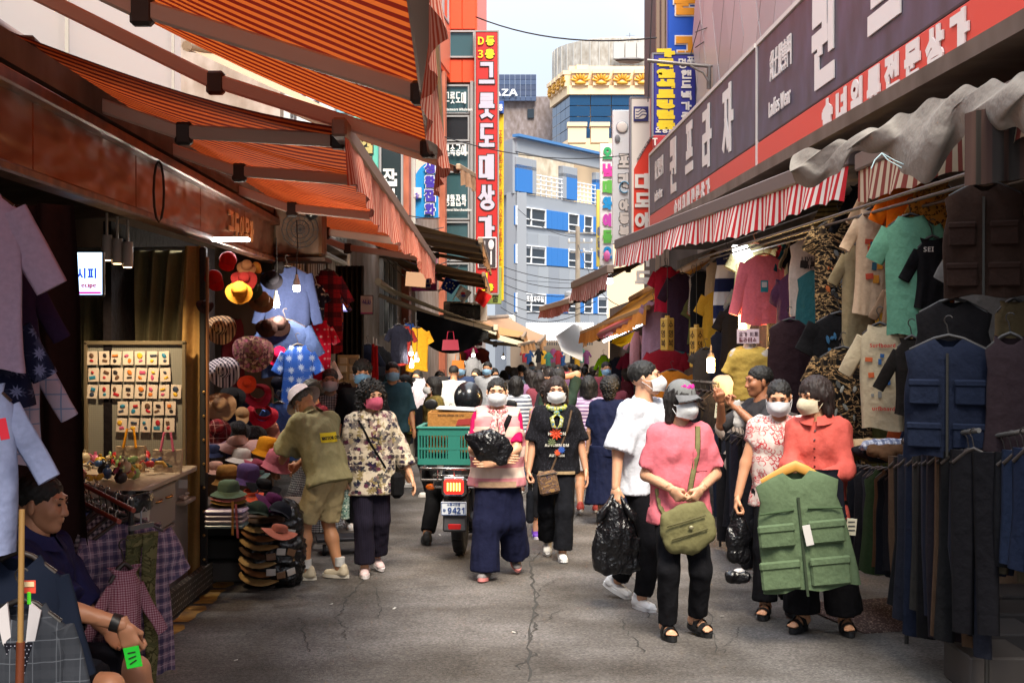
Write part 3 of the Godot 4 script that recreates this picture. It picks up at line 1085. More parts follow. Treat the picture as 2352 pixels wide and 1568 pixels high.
	word("1", P(1117, 634, 37.36), .2, yel, rs)
	var ib := MB.new()
	ib.rbox(P(1119, 580, 37.36), V(.56, .92, .04), .09)
	wpart(ib, "emblem_frame", mt("d8d4d8", .5), rs)
	ib = MB.new()
	ib.rbox(P(1119, 580, 37.34), V(.5, .86, .04), .09)
	wpart(ib, "emblem_field", mt("3a3438", .5), rs)
	ib = MB.new()
	ib.ball(P(1128, 562, 37.31), V(.09, .15, .02), 12)
	ib.box(P(1128, 592, 37.31), V(.045, .4, .02))
	ib.box(P(1110, 594, 37.31), V(.05, .36, .02))
	for i in 4: ib.box(P(1106.5 + i * 2.4, 561, 37.31), V(.016, .2, .02))
	ib.box(P(1110, 573, 37.31), V(.12, .07, .02))
	wpart(ib, "emblem", mt("d8d4d8", .5), rs)
	var ys := board("vertical_sign", "narrow yellow vertical sign with blue head and red letters behind the red one", "sign", 1144, 262, 1157, 690, 39.5, mt("d9b70f", .5), .2)
	var bh := MB.new()
	bh.rbox(P(1150, 248, 39.5), V(.19, .38, .22), .01)
	wpart(bh, "sign_head", mt("1b50a8", .5), ys)
	write(ys, "층", 1145, 240, 10, 15, 39.3, wl, .2)
	write(ys, "종합주방용품도매", 1146, 300, 8, 30, 39.4, mt("a8301e", .5), .18, true, .5)
	var gs := board("banner", "green and yellow banner low beside the red vertical sign", "banner", 1112, 612, 1152, 698, 39.0, mt("8fa352", .6), .05)
	write(gs, "용품", 1131, 640, 14, 24, 39.0, mt("2d3a22", .6), .14, true)
	var os := board("vertical_sign", "orange red vertical sign high on the slanted orange facade", "sign", 973, 68, 1008, 208, 31.0, mt("d04427", .5), .2)
	write(os, "그릇도매", 978, 76, 25, 27, 31.0, lil, .2, true, .22, .03, mt("2c2450", .6), .1)
	var ts := board("vertical_sign", "teal sign board marked second floor", "sign", 949, 205, 1008, 360, 31.4, mt("17a58c", .45), .2)
	var nb := MB.new()
	nb.rbox(P(956, 297, 31.36), V(.2, .26, .05), .01)
	wpart(nb, "number_plate", mt("d8c8c8", .6), ts)
	var vio := mt("3a2a9c", .5)
	word("2", P(955, 304, 31.28), .15, vio, ts)
	word("F", P(960, 304, 31.28), .07, vio, ts)
	write(ts, "공예", 977, 292, 22, 30, 31.4, vio, .2, true, .5, .03, wl, .12)
	var bs := board("vertical_sign", "blue arched sign board on a pale panel marked first floor", "sign", 949, 366, 1008, 502, 31.4, mt("d9b5a8", .6), .2)
	var arch := PackedVector2Array([Vector2(-.31, -.73), Vector2(.31, -.73), Vector2(.31, .72)])
	for i in 9: arch.append(Vector2(.31 - .62 * sin(PI / 2 * i / 8), .1 + .62 * cos(PI / 2 * i / 8)))
	var am := MB.new()
	am.prism(arch, .03, Transform3D(Basis(), V(0, 0, .003)))
	part(am, "sign_field", mt("0f83c4", .45), bs)
	nb = MB.new()
	nb.rbox(P(959, 443, 31.3), V(.2, .26, .05), .01)
	wpart(nb, "number_plate", mt("d8c8c8", .6), bs)
	word("1", P(957, 450, 31.22), .15, vio, bs)
	word("F", P(962, 450, 31.22), .07, vio, bs)
	write(bs, "생활잡화", 976, 372, 24, 27, 31.3, vio, .22, true, .18, .03, wl, .12)
	var tq := board("vertical_sign", "pale teal sign with khaki letters seen between the awnings", "sign", 797, 268, 868, 470, 24.2, mt("5fb5a4", .5), .2)
	write(tq, "수입명품", 822, 262, 34, 42, 24.2, mt("b5a76a", .5), .24, true, .16, .03, edge, .14)
	var g1 := board("sign_board", "dark glass sign panel with white letters on the slanted facade", "sign", 876, 292, 921, 520, 26.6, mt("2c3438", .2), .1, "", grey)
	write(g1, "공예", 880, 250, 32, 38, 26.6, wl, .18, true, .2)
	write(g1, "잡화", 880, 388, 32, 40, 26.6, wl, .18, true, .12)
	var wb := board("billboard", "pale billboard with blue and grey legs of lettering half hidden by the awning", "sign", 585, 120, 768, 300, 20.2, mt("c2c4c6", .6), .12)
	write(wb, "서울", 648, 110, 60, 110, 20.2, mt("1850b0", .5), .16, false, .2)
	write(wb, "가죽", 650, 232, 40, 40, 20.2, mt("4a4a4e", .5), .16, false, .2)
	var lb := board("sign_board", "light blue panel above the pale billboard", "sign", 772, 205, 850, 262, 22.2, mt("7fb2c4", .5), .1)
	write(lb, "도매", 780, 215, 30, 34, 22.2, wl, .15)
	var pk := board("sign_board", "magenta sign with violet letters beneath the brown awnings", "sign", 945, 585, 1003, 668, 31.0, mt("c23a94", .5), .12)
	write(pk, "칠보", 958, 592, 30, 32, 31.0, vio, .2, true, .16, .03, wl, .1)
	# flags
	flag("blue flag with pale stars on a slanting staff over the awnings", "1f3a9a", P(1007, 672, 29.5), P(1024, 636, 29.5), 34, 22, 0)
	flag("white Korean flag drooping from its staff between the blue and red flags", "dadbe0", P(1040, 690, 29.3), P(1058, 655, 29.3), 26, 26, 1)
	flag("red flag hanging limply beside the foot of the vertical sign", "c2211f", P(1085, 700, 29.0), P(1100, 662, 29.0), 30, 28, 2)
	# rooftop condensers above the far awnings
	for i in 5:
		var ac := thing("air_conditioner", ["leftmost", "second", "third", "fourth", "rightmost"][i] + " of five small white outdoor units in a row above the tan awnings", "air conditioner", P(1043 + i * 13, 712 + i * 1.5, 30.5), 0, "outdoor units on the left roofs")
		var cb := MB.new()
		cb.rbox(V(), V(.5, .42, .3), .02)
		part(cb, "casing", mt("b3a79c", .7), ac)
		fan(ac, V(-.08, 0, .155), .15)

func flag(label: String, col: String, foot: Vector3, tip: Vector3, wpx: float, hpx: float, kind: int) -> void:
	var o := thing("flag", label, "flag", foot)
	var mb := MB.new()
	mb.tube([foot, tip], .012, 5)
	wpart(mb, "staff", mt("c8c8c8", .4), o)
	var k := 29.3 / FL
	var rows := []
	for i in 7:
		var row := PackedVector3Array()
		for j in 9:
			var u := j / 8.0
			var w := i / 6.0
			row.append(tip.lerp(foot, w * .62) + V(u * wpx * k * (1 - .3 * w), -u * hpx * k * .62 - w * .04, sin(u * 7 + w * 2) * .05))
		rows.append(row)
	var c := MB.new()
	c.grid(rows)
	wpart(c, "cloth", cloth(col, "", .3, .35), o)
	var s := MB.new()
	var mid: Vector3 = rows[3][4] + V(0, 0, .07)
	if kind == 0:
		for i in 8: s.ball(mid + V(cos(i * TAU / 8) * .1, sin(i * TAU / 8) * .08, .02), V(.02, .02, .008), 6)
		wpart(s, "stars", mt("d8d8c8", .6), o)
	if kind == 1:
		s.ball(mid + V(0, .025, 0), V(.055, .035, .012), 8)
		wpart(s, "red_half", mt("b8202c", .6), o)
		s = MB.new()
		s.ball(mid + V(.01, -.03, .004), V(.055, .035, .012), 8)
		wpart(s, "blue_half", mt("1c3c94", .6), o)
		s = MB.new()
		for q in [[-1, 1], [1, 1], [-1, -1], [1, -1]]:
			for i in 3: s.box(mid + V(q[0] * .1 + i * .012, q[1] * .08 - .02 * q[0] + i * .014, .012), V(.04, .008, .004), Basis(Vector3.BACK, q[0] * q[1] * .9))
		wpart(s, "trigrams", mt("1c1c1e", .6), o)

# ---------------------------------------------------------------- right side
func RX(d: float) -> float: return 3.85 - .026 * d
func build_right_buildings() -> void:
	var r := V(.026, 0, 1).normalized()  # reading direction of the wall, far to near
	var nn := r.cross(Vector3.UP)
	var bas := Basis(r, Vector3.UP, nn)
	var pb := thing("plaza_building", "tall grey building on the right clad in diamond panels above its long banner", "building", V(RX(16) + 3, GY(-16), -16))
	var body := MB.new()
	body.box(V(RX(13) + 4.15, 6.0, -13), V(32, 13, 6), bas)
	wpart(body, "wall", mt("8a8583", .6, 0, "grime"), pb)
	# diamond cladding
	var cl := [mt("aaa6a8", .38, .2), mt("a09c9e", .38, .2), mt("b4b0b0", .38, .2)]
	var dw := 1.25
	var dh := 2.5
	for i in 19:
		for j in 5:
			var d := 28.4 - i * dw - (dw / 2 if j % 2 else 0.0)
			var y := 5.9 + j * dh / 2
			if d < 4: continue
			var q := PackedVector2Array([Vector2(0, -dh / 2 + .02), Vector2(dw / 2 - .012, 0), Vector2(0, dh / 2 - .02), Vector2(-dw / 2 + .012, 0)])
			if j == 0: q = PackedVector2Array([Vector2(-dw / 2 + .012, 0), Vector2(dw / 2 - .012, 0), Vector2(0, dh / 2 - .02)])
			var mb := MB.new()
			mb.prism(q, .05 + .004 * ((i + j) % 3))
			var p := part(mb, "cladding_panel", cl[(i * 5 + j * 3) % 3], pb)
			p.transform = Transform3D(bas, V(RX(d) + 1.1, y, -d) - pb.position)
	# banner in two panels
	var bn := thing("banner_sign", "very long violet and red shop banner running along the right building", "banner", V(RX(17), 4.8, -17))
	var vio := mt("524c62", .42, 0, "grime")
	var red := mt("cf4234", .42)
	for q in [[28.7, 17.68], [17.6, 5.0]]:
		var m: float = (q[0] + q[1]) / 2
		var L: float = q[0] - q[1]
		var b1 := MB.new()
		b1.rbox(V(RX(m) + .08, 4.99, -m), V(L, 1.33, .12), .015, bas)
		wpart(b1, "violet_panel", vio, bn)
		b1 = MB.new()
		b1.rbox(V(RX(m) + .08, 4.1, -m), V(L, .43, .12), .015, bas)
		wpart(b1, "red_panel", red, bn)
		b1 = MB.new()
		b1.box(V(RX(m) + .1, 5.69, -m), V(L, .06, .2), bas)
		b1.box(V(RX(m) + .1, 3.855, -m), V(L, .05, .2), bas)
		b1.box(V(RX(q[0]) + .1, 4.77, -q[0] + .02), V(.05, 1.78, .2), bas)
		wpart(b1, "banner_frame", mt("cfc9c2", .5), bn)
	var wl := mt("d9d2cc", .6)
	var big := func(ch: String, d: float, w: float, y: float, h: float, wt: float, nm: String):
		wpart(hangul(ch, V(RX(d) + .015, y + h, -d) - r * w / 2, r, w, h, wt, false, .18, .014), nm, wl, bn)
	for q in [["퀸", 25.1], ["프", 23.2], ["라", 21.4], ["자", 19.6], ["퀸", 14.15], ["프", 12.05], ["라", 9.9], ["자", 7.8]]:
		big.call(q[0], q[1], .82 if q[1] > 18 else .98, 4.45, 1.08, .2, "lettering")
	var i := 0
	for ch in "숙녀의류전문상가":
		big.call(ch, 24.8 - i * .5, .33, 3.95, .32, .2, "lettering")
		big.call(ch, 14.0 - i * .55, .4, 3.93, .35, .2, "lettering")
		i += 1
	i = 0
	for ch in "淑女服專門":
		big.call(ch, 27.6 - i * .25, .2, 5.0, .4, .15, "lettering")
		big.call(ch, 16.65 - i * .23, .2, 5.0, .38, .15, "lettering")
		i += 1
	for d in [27.1, 16.2]: word("Ladies Wear", V(RX(d) - .005, 4.62, -d), .2, wl, bn, r, .72)
	# boards across the street line further on
	var blue := board("vertical_sign", "dark blue sign with yellow and white letters beside the end of the long banner", "sign", 1501, 126, 1598, 310, 29.2, mt("2b2a86", .45), .25, "", mt("77777f", .5))
	var yel := mt("e2c21a", .5)
	write(blue, "가죽염색코팅전문", 1508, 112, 42, 21, 29.2, yel, .2, true, .12)
	write(blue, "명", 1558, 136, 18, 22, 29.2, wl, .16)
	write(blue, "품", 1577, 131, 18, 22, 29.2, wl, .16)
	write(blue, "핸드백가죽잠바", 1564, 162, 24, 20, 29.2, wl, .16, true, .2)
	write(blue, "오양모자수선", 1505, 292, 13, 14, 29.2, wl, .2, false, .15)
	var tz := board("sign_board", "small red sign board under the dark blue sign", "sign", 1501, 311, 1560, 340, 29.15, mt("b02c34", .5), .2)
	word("T. 7", P(1517, 326, 29.1), .17, wl, tz)
	var tall := board("vertical_sign", "tall bright blue sign with huge orange letters above the dark blue one", "sign", 1534, -120, 1600, 123, 30.2, mt("0f4fb8", .45), .3)
	write(tall, "문교", 1547, -30, 52, 66, 30.2, mt("e0900f", .5), .3, true, .75, .04, wl, .12)
	var br := thing("brown_building", "narrow brown building edge with vertical dark columns beside the blue sign", "building", GX(1560, 34))
	var bb := MB.new()
	bb.box(V(P(1507, 0, 34).x + 3.2, 6.5, -36.5), V(6, 14, 5))
	wpart(bb, "wall", mt("4f4038", .7, 0, "grime"), br)
	for q in [1510, 1522, 1532]:
		var cb := MB.new()
		cb.rbox(P(q, 0, 33.9) * V(1, 0, 1) + V(0, 6.5, 0), V(.1, 14, .12), .01)
		wpart(cb, "column", mt("6b5748", .6), br)
	var dd := board("vertical_sign", "white and red sign with a navy wave logo and large white letters", "sign", 1450, 226, 1505, 560, 36.0, mt("d6cec6", .5), .3, "", mt("77777f", .5))
	var k := 36.0 / FL
	var rp := MB.new()
	var poly := PackedVector2Array()
	for q in [[1455, 560], [1502, 560], [1502, 226], [1493, 226], [1493, 318], [1456, 388]]: poly.append(Vector2((q[0] - 1477.5) * k, (393 - q[1]) * k))
	rp.prism(poly, .03, Transform3D(Basis(), V(0, 0, .004)))
	part(rp, "red_field", mt("d3361f", .45), dd)
	var lg := MB.new()
	lg.rbox(P(1472, 262, 35.97), V(34 * k, 34 * k, .03), .01)
	wpart(lg, "logo_field", mt("2a2c6c", .5), dd)
	lg = MB.new()
	var half := PackedVector2Array([Vector2(-.17, -.14), Vector2(.02, -.14)])
	for q in 9: half.append(Vector2(.02 + .14 * sin(PI * q / 8), -.14 * cos(PI * q / 8)))
	half.append(Vector2(-.17, .14))
	lg.prism(half, .015, Transform3D(Basis(), P(1472, 262, 35.95)))
	wpart(lg, "logo_mark", mt("d3cbc2", .5), dd)
	lg = MB.new()
	for q in 3: lg.tube([0, 1, 2, 3, 4, 5, 6, 7, 8].map(func(s): return P(1460 + s * 3.1, 270 - q * 7 + sin(s * .9) * 2.4 - s * .9, 35.93)), .012, 5)
	wpart(lg, "logo_waves", mt("2a2c6c", .5), dd)
	write(dd, "대도아케이드", 1458, 398, 38, 36, 35.95, wl, .2, true, .24)
	var small := V(cos(1.02), sin(1.02), 0)
	wpart(hangul("숙녀와부인복도매상가", P(1461, 366, 35.96), small, 5.6 * k, 6.5 * k, .16, false, .1, .01, V(-small.y, small.x, 0)), "lettering", mt("4a4448", .6), dd)
	var pk := board("vertical_sign", "white vertical sign with hollow black outlined letters and a soft blue letter shape", "sign", 1407, 253, 1449, 560, 40.0, mt("d8dade", .5), .25)
	var ol := mt("34353a", .6)
	write(pk, "포키", 1420, 354, 26, 34, 40, wl, .24, true, .3, .02, ol, .12)
	write(pk, "아동복", 1422, 458, 24, 26, 40, wl, .24, true, .16, .02, ol, .12)
	var cb2 := MB.new()
	var arc := []
	for q in 11: arc.append(P(1434 + cos(.5 + q * .5) * 11, 430 - sin(.5 + q * .5) * 13, 39.96))
	cb2.tube(arc, .05, 6, true, .4)
	wpart(cb2, "letter_shape", mt("5f9fc4", .5), pk)
	var em := MB.new()  # a plain ball and bat shape where the board carries a drawing
	em.ball(P(1429, 292, 39.97), V(.2, .2, .03), 14)
	wpart(em, "round_emblem", mt("9a9ca2", .5), pk)
	em = MB.new()
	em.ball(P(1429, 292, 39.95), V(.17, .17, .03), 14)
	wpart(em, "round_emblem", wl, pk)
	em = MB.new()
	em.ball(P(1418, 318, 39.95), V(.09, .12, .03), 10)
	wpart(em, "oval_emblem", mt("77797f", .5), pk)
	var bl := board("vertical_sign", "white vertical sign with puffy green, pink and blue letters", "sign", 1378, 330, 1409, 610, 44.0, mt("d8dadc", .5), .2)
	var cols := ["2f9a5e", "d23c9c", "5fb04a", "1f8fd0", "c84ab0", "5fb04a", "1f8fd0"]
	for q in 7: write(bl, "오남매와이들"[q % 6], 1384, 338 + q * 38, 22, 30, 44, mt(cols[q], .4), .3, true, .1, .06, wl, .12)
	var pg := MB.new()
	pg.ball(P(1394, 588, 43.9), V(.12, .2, .08), 10)
	wpart(pg, "letter_shape", mt("d86aa8", .4), bl)
	var yl := board("vertical_sign", "pale yellow narrow sign low at the edge of the grey building", "sign", 1370, 435, 1381, 612, 46.0, mt("d8c85c", .5), .2)
	write(yl, "아동복", 1372, 520, 7, 22, 46, mt("24408c", .5), .2, true)
	# street lamp reaching out from the right building
	var lamp := thing("street_lamp", "flat oval street lamp on a long arm reaching out from the right building", "street lamp", P(1628, 200, 26.5))
	var st := MB.new()
	st.tube([P(1628, 205, 26.5), P(1628, 153, 26.5)], .05, 8)
	st.tube([P(1628, 153, 26.5), P(1560, 147, 26.5), P(1486, 140, 26.5)], .04, 8)
	st.tube([P(1628, 190, 26.4), P(1615, 168, 26.4), P(1585, 152, 26.4)], .025, 6)
	st.tube([P(1628, 153, 26.5), P(1760, 137, 26.5)], .025, 6)
	wpart(st, "bracket_arm", mt("77706c", .4, .4), lamp)
	var hd := MB.new()
	hd.ball(P(1446, 139, 26.5), V(.31, .055, .16), 14)
	wpart(hd, "lamp_head", mt("5f5a58", .4, .4), lamp)
	hd = MB.new()
	hd.ball(P(1446, 142, 26.5), V(.26, .045, .13), 14)
	wpart(hd, "lens", mt("a8968c", .25), lamp)
	var rods := thing("cable_bracket", "thin steel rods and clamps bracing the sign on the grey facade", "bracket", P(1700, 60, 27))
	st = MB.new()
	st.tube([P(1597, 75, 28), P(1630, 62, 27)], .012, 5)
	st.tube([P(1597, 110, 28), P(1642, 80, 27)], .012, 5)
	st.tube([P(1610, 40, 28), P(1585, 130, 28)], .01, 5)
	wpart(st, "rod", mt("2a2a2c", .5), rods)

# ---------------------------------------------------------------- awnings
# corners: near front, far front, far back, near back
func awning(called: String, label: String, nf: Vector3, ff: Vector3, fb: Vector3, nb: Vector3, m: Material, sag: float, val: float, vm: Material, arms: Array, bar: Material, armm: Material, barw := .07, lean := .12, group := "") -> Node3D:
	var o := thing(called, label, "awning", (nb + fb) / 2, 0, group)
	var n := maxi(8, int(nf.distance_to(ff) * 6))
	var rows := []
	for i in 11:
		var w := i / 10.0
		var row := PackedVector3Array()
		for j in n + 1:
			var u := float(j) / n
			var p := nf.lerp(ff, u).lerp(nb.lerp(fb, u), w)
			p.y -= sag * 4 * w * (1 - w) * (.8 + .3 * sin(u * 9)) + .008 * sin(u * n * .7 + w * 6)
			row.append(p)
		rows.append(row)
	var mb := MB.new()
	mb.grid(rows)
	wpart(mb, "canopy", m, o)
	var along := (ff - nf).normalized()
	var out := along.cross(Vector3.UP).normalized()
	if out.dot(nf - nb) < 0: out = -out
	if val > 0:
		rows = []
		var nn := maxi(10, int(nf.distance_to(ff) * 14))
		for i in 6:
			var w := i / 5.0
			var row := PackedVector3Array()
			for j in nn + 1:
				var u := float(j) / nn
				var L := nf.distance_to(ff) * u
				var sc := 1.0 - .08 * absf(sin(L * 9.0)) - .1 * sin(L * 1.3 + 1)
				row.append(nf.lerp(ff, u) + Vector3.DOWN * val * w * sc + out * (.03 + lean * val * w + .022 * w * sin(L * 11.0) + .03 * w * sin(L * 2.6)))
			rows.append(row)
		mb = MB.new()
		mb.grid(rows)
		wpart(mb, "valance", vm, o)
	mb = MB.new()
	mb.rbox((nf + ff) / 2 + out * .005 + Vector3.UP * .0, V(nf.distance_to(ff) + .04, barw * 1.25, barw), .012, Basis(along, Vector3.UP, along.cross(Vector3.UP)))
	wpart(mb, "front_bar", bar, o)
	mb = MB.new()
	mb.tube([nb + Vector3.UP * .03, fb + Vector3.UP * .03], .07, 8)
	wpart(mb, "roller", bar, o)
	for t in arms:
		var a := nf.lerp(ff, t) + Vector3.DOWN * .02 - out * .04
		var e := nf.lerp(ff, t + .02).lerp(nb.lerp(fb, t + .02), .46) + Vector3.DOWN * (sag + .16)
		var b := nb.lerp(fb, t) + Vector3.DOWN * .22
		for q in [[b, e], [e + Vector3.UP * .012, a]]:
			mb = MB.new()
			var d: Vector3 = (q[1] - q[0]).normalized()
			var s := d.cross(Vector3.UP).normalized()
			mb.rbox((q[0] + q[1]) / 2, V(q[0].distance_to(q[1]), .08, .04), .01, Basis(d, s.cross(d), s))
			wpart(mb, "arm", armm, o)
		mb = MB.new()
		mb.rbox(e, V(.1, .13, .06), .015)
		wpart(mb, "hinge", mt("35302d", .5, .3), o)
		mb = MB.new()
		mb.rbox(a, V(.08, .1, .08), .015)
		wpart(mb, "bracket", mt("35302d", .5, .3), o)
	return o

func build_awnings() -> void:
	var os := cloth("ffffff", "vstripe d06428 741c10", .5, .75, true)
	var os_shaded := cloth("ffffff", "vstripe c85a28 66180e", .56, .65, true)  # orange stripes again, coloured darker for the shade the lower awning hangs in
	var pink := cloth("ffffff", "vstripe d9a08c b8482f", .2, .3, true)
	var armm := mt("b8a294", .5)
	var bar := mt("7d6458", .5, .2)
	awning("awning", "nearest orange striped awning, its tail hanging at the street end", V(-.22, 2.74, -2.6), V(-.425, 2.71, -7.0), V(-3.05, 3.98, -7.0), V(-3.0, 3.98, -2.6), os, .07, .3, pink, [.62, .97], bar, armm, .09, .02)
	awning("awning", "long orange striped awning, coloured darker for its shade, below the nearest one, with pink striped valance", V(-.92, 2.78, -6.7), V(-1.02, 2.6, -16.3), V(-3.3, 3.4, -16.3), V(-2.95, 3.4, -6.7), os_shaded, .08, .34, pink, [.03, .2, .45, .7, .93], bar, armm, .08, .05)
	var tan := cloth("b09378", "", .3, .35)
	var tanv := cloth("ffffff", "vstripe b98c62 96673c", .3, .3, true)
	var brown := cloth("6a5138", "", .3, .2)
	var tb := mt("86705a", .6)
	awning("awning", "high narrow tan awning with frayed fringe crossing in front of the signs", P(1052, 383, 15.8), P(1088, 404, 17.2), P(512, 124, 17.2), P(430, 112, 15.8), tan, .05, .26, cloth("b08a6c", "", .3, .2), [.1], mt("a08a70", .6), mt("8a7560", .6), .06, .02)
	awning("awning", "upper brown awning seen from below with dark folding arms", P(1103, 552, 20.9), P(1121, 604, 27), P(870, 520, 27), P(720, 440, 20.9), brown, .05, .3, tanv, [.05, .35, .65, .95], tb, mt("5a4634", .6), .08, .05)
	awning("awning", "lower brown awning behind the upper one", P(1110, 630, 27.5), P(1122, 664, 33), P(930, 600, 33), P(850, 556, 27.5), brown, .05, .3, tanv, [.05, .4, .75], tb, mt("5a4634", .6), .08, .05)
	awning("awning", "cream edged tan awning low over the bag stall on the left", P(1138, 752, 24), P(1140, 756, 28), P(905, 676, 28), P(868, 650, 24), cloth("c9b594", "", .3, .3), .04, .22, tanv, [.04, .5], mt("c4b49c", .6), mt("6a5a48", .6), .09, .05)
	awning("awning", "small tan awning over the red fascia among the crowd on the left", P(1200, 775, 29), P(1207, 764, 33), P(1075, 728, 33), P(1020, 742, 29), cloth("b98a5c", "", .3, .35), .03, .22, tanv, [.1], tb, mt("6a5a48", .6), .07, .1)
	awning("awning", "large tan awning furthest down the left side", P(1236, 788, 34), P(1252, 770, 46), P(1165, 728, 46), P(1090, 735, 34), cloth("a98468", "", .3, .35), .05, .25, tanv, [.1, .6], tb, mt("6a5a48", .6), .08, .1)
	awning("awning", "pale cream awning among the far left canopies over the crowd", P(1192, 792, 25), P(1226, 784, 34), P(1105, 738, 34), P(1045, 744, 25), cloth("c8b898", "", .3, .35), .04, .2, tanv, [.2], tb, mt("6a5a48", .6), .06, .1)
	awning("awning", "pale beige awning far down the right side behind the white sheet", P(1352, 778, 33), P(1298, 785, 44), P(1375, 748, 44), P(1440, 738, 33), cloth("b8a48a", "", .3, .35), .04, .22, tanv, [.2], tb, mt("6a5a48", .6), .06, .1)
	var rw := cloth("ffffff", "vstripe c9c0b8 a8232a", .5, .3, true)
	var greyc := cloth("7f7570", "", .3, .2)
	awning("awning", "long awning on the right with red and white striped valance", V(2.49, 2.97, -9.2), V(1.56, 2.97, -18.5), V(3.4, 3.78, -18.5), V(3.6, 3.78, -9.2), greyc, .05, .36, rw, [.08, .4, .7, .97], mt("5e5350", .6), mt("4a4340", .6), .11, .12)
	awning("awning", "grey topped awning on the right with dusty striped valance", P(1402, 617, 22), P(1318, 655, 27.5), P(1420, 600, 27.5), P(1520, 545, 22), greyc, .05, .42, cloth("ffffff", "vstripe 9a8078 7d2f2c", .5, .25, true), [.1, .6], mt("6a5c55", .6), mt("4a4340", .6), .12, .1)
	awning("awning", "furthest grey topped awning on the right with short striped valance", P(1312, 690, 28.5), P(1243, 709, 34), P(1330, 664, 34), P(1400, 640, 28.5), cloth("a89a96", "", .3, .2), .04, .3, cloth("ffffff", "vstripe 8a6058 6f2422", .5, .25, true), [.1, .6], mt("8a7c75", .6), mt("4a4340", .6), .1, .1)
	awning("awning", "glowing amber awning on the right under the striped ones", P(1490, 706, 17.2), P(1336, 764, 27), P(1450, 690, 27), P(1640, 590, 17.2), cloth("d08a2c", "", .3, .9), .06, .26, cloth("c27a34", "", .3, .6), [.1, .5, .9], mt("8a6030", .6), mt("6a4a30", .6), .06, .05)
	# loose grey tarpaulin bundled over the near end of the right awning
	var tp := thing("tarpaulin", "loose grey tarpaulin draped over the near right awning, one lobe hanging", "tarpaulin", P(2090, 300, 6.6))
	var rows := []
	for i in 25:
		var w := i / 24.0
		var row := PackedVector3Array()
		for j in 121:
			var u := j / 120.0
			var px := lerpf(1832, 2480, u)
			var d := lerpf(8.6, 5.4, u)
			var ty := lerpf(352, 118, u) + 10 * sin(u * 9)
			var lobe := 135 * exp(-pow((u - .46) / .12, 2)) + 34 * exp(-pow((u - .07) / .09, 2)) - 10 * exp(-pow((u - .24) / .05, 2)) + 75 * smoothstep(.58, .75, u)
			var py := ty + (46 + lobe) * w
			var p := P(px, py, d)
			p += V(-.05 * sin(PI * w) - .03 * sin(u * 26 + w * 3) * w, .02 * sin(u * 57 + w * 9), .045 * sin(u * 24 + w * 4) * (.3 + w) + .04 * sin(u * 13 - w * 7) + .004 * sin(u * 71 - w * 15) + .004 * absf(sin(u * 40 + w * 22)))
			row.append(p)
		rows.append(row)
	var mb := MB.new()
	mb.grid(rows)
	wpart(mb, "sheet", cloth("8c867e", "", .3, .2), tp)
	mb = MB.new()
	for i in 3:
		var c := P(2025, 352, 7.4)
		mb.tube([c, c + V(rf(-.08, .08), -.05, .06), c + V(rf(-.12, .14), rf(-.14, .02), .08)], .004, 5)
	wpart(mb, "tied_cord", mt("8aa0a6", .6), tp)
	var ts := awning("awning", "nearest right awning with faded brown striped valance behind the tarpaulin", V(2.62, 2.92, -5.0), V(2.5, 2.9, -9.0), V(3.7, 3.7, -9.0), V(3.8, 3.7, -5.0), greyc, .05, .3, cloth("ffffff", "vstripe b8a890 7a3c34", .5, .3, true), [.2, .8], mt("6a5c55", .6), mt("4a4340", .6), .1, .1)
	var dr := thing("curtain", "dark faded striped cloth hanging under the near right awning", "curtain", V(2.35, 2.2, -5.6))
	rows = []
	for i in 6:
		var row := PackedVector3Array()
		for j in 25:
			var u := j / 24.0
			row.append(P(lerpf(2215, 2440, u), lerpf(262 - 60 * u, 428 - 30 * u, i / 5.0), 6.3) + V(0, 0, .03 * sin(u * 22)))
		rows.append(row)
	mb = MB.new()
	mb.grid(rows)
	wpart(mb, "cloth", cloth("ffffff", "vstripe 2e2a28 40302c", .5, .1, true), dr)
	# white sheet catching the sun far down the right side
	var ws := thing("white_sheet", "bright white sheet hanging in a point over the crowd", "sheet", P(1310, 780, 30))
	rows = []
	for i in 8:
		var w := i / 7.0
		var row := PackedVector3Array()
		for j in 9:
			var u := j / 8.0
			var a := P(1276, 772, 31).lerp(P(1318, 743, 34), minf(1, u * 1.3)).lerp(P(1342, 750, 34), maxf(0, u * 1.3 - 1) * 3)
			var b := P(1290, 806, 29).lerp(P(1338, 830, 29), u)
			row.append(a.lerp(b, w) + V(0, 0, .1 * sin(u * 5 + w * 3)))
		rows.append(row)
	mb = MB.new()
	mb.grid(rows)
	wpart(mb, "cloth", cloth("e0deda", "", .3, .6), ws)
	var bm := thing("shade_net", "black shade net sagging under the cream edged awning", "shade net", P(1030, 770, 23))
	rows = []
	for i in 9:
		var w := i / 8.0
		var row := PackedVector3Array()
		for j in 21:
			var u := j / 20.0
			row.append(P(lerpf(957, 1122, u), lerpf(712, 760, u) + w * (18 + 62 * sin(PI * minf(1, u * .8 + .22))), 22.6 + w * .4) + V(0, 0, .06 * sin(u * 14 + w * 4)))
		rows.append(row)
	mb = MB.new()
	mb.grid(rows)
	wpart(mb, "net", cloth("121214", "", .3, .05), bm)
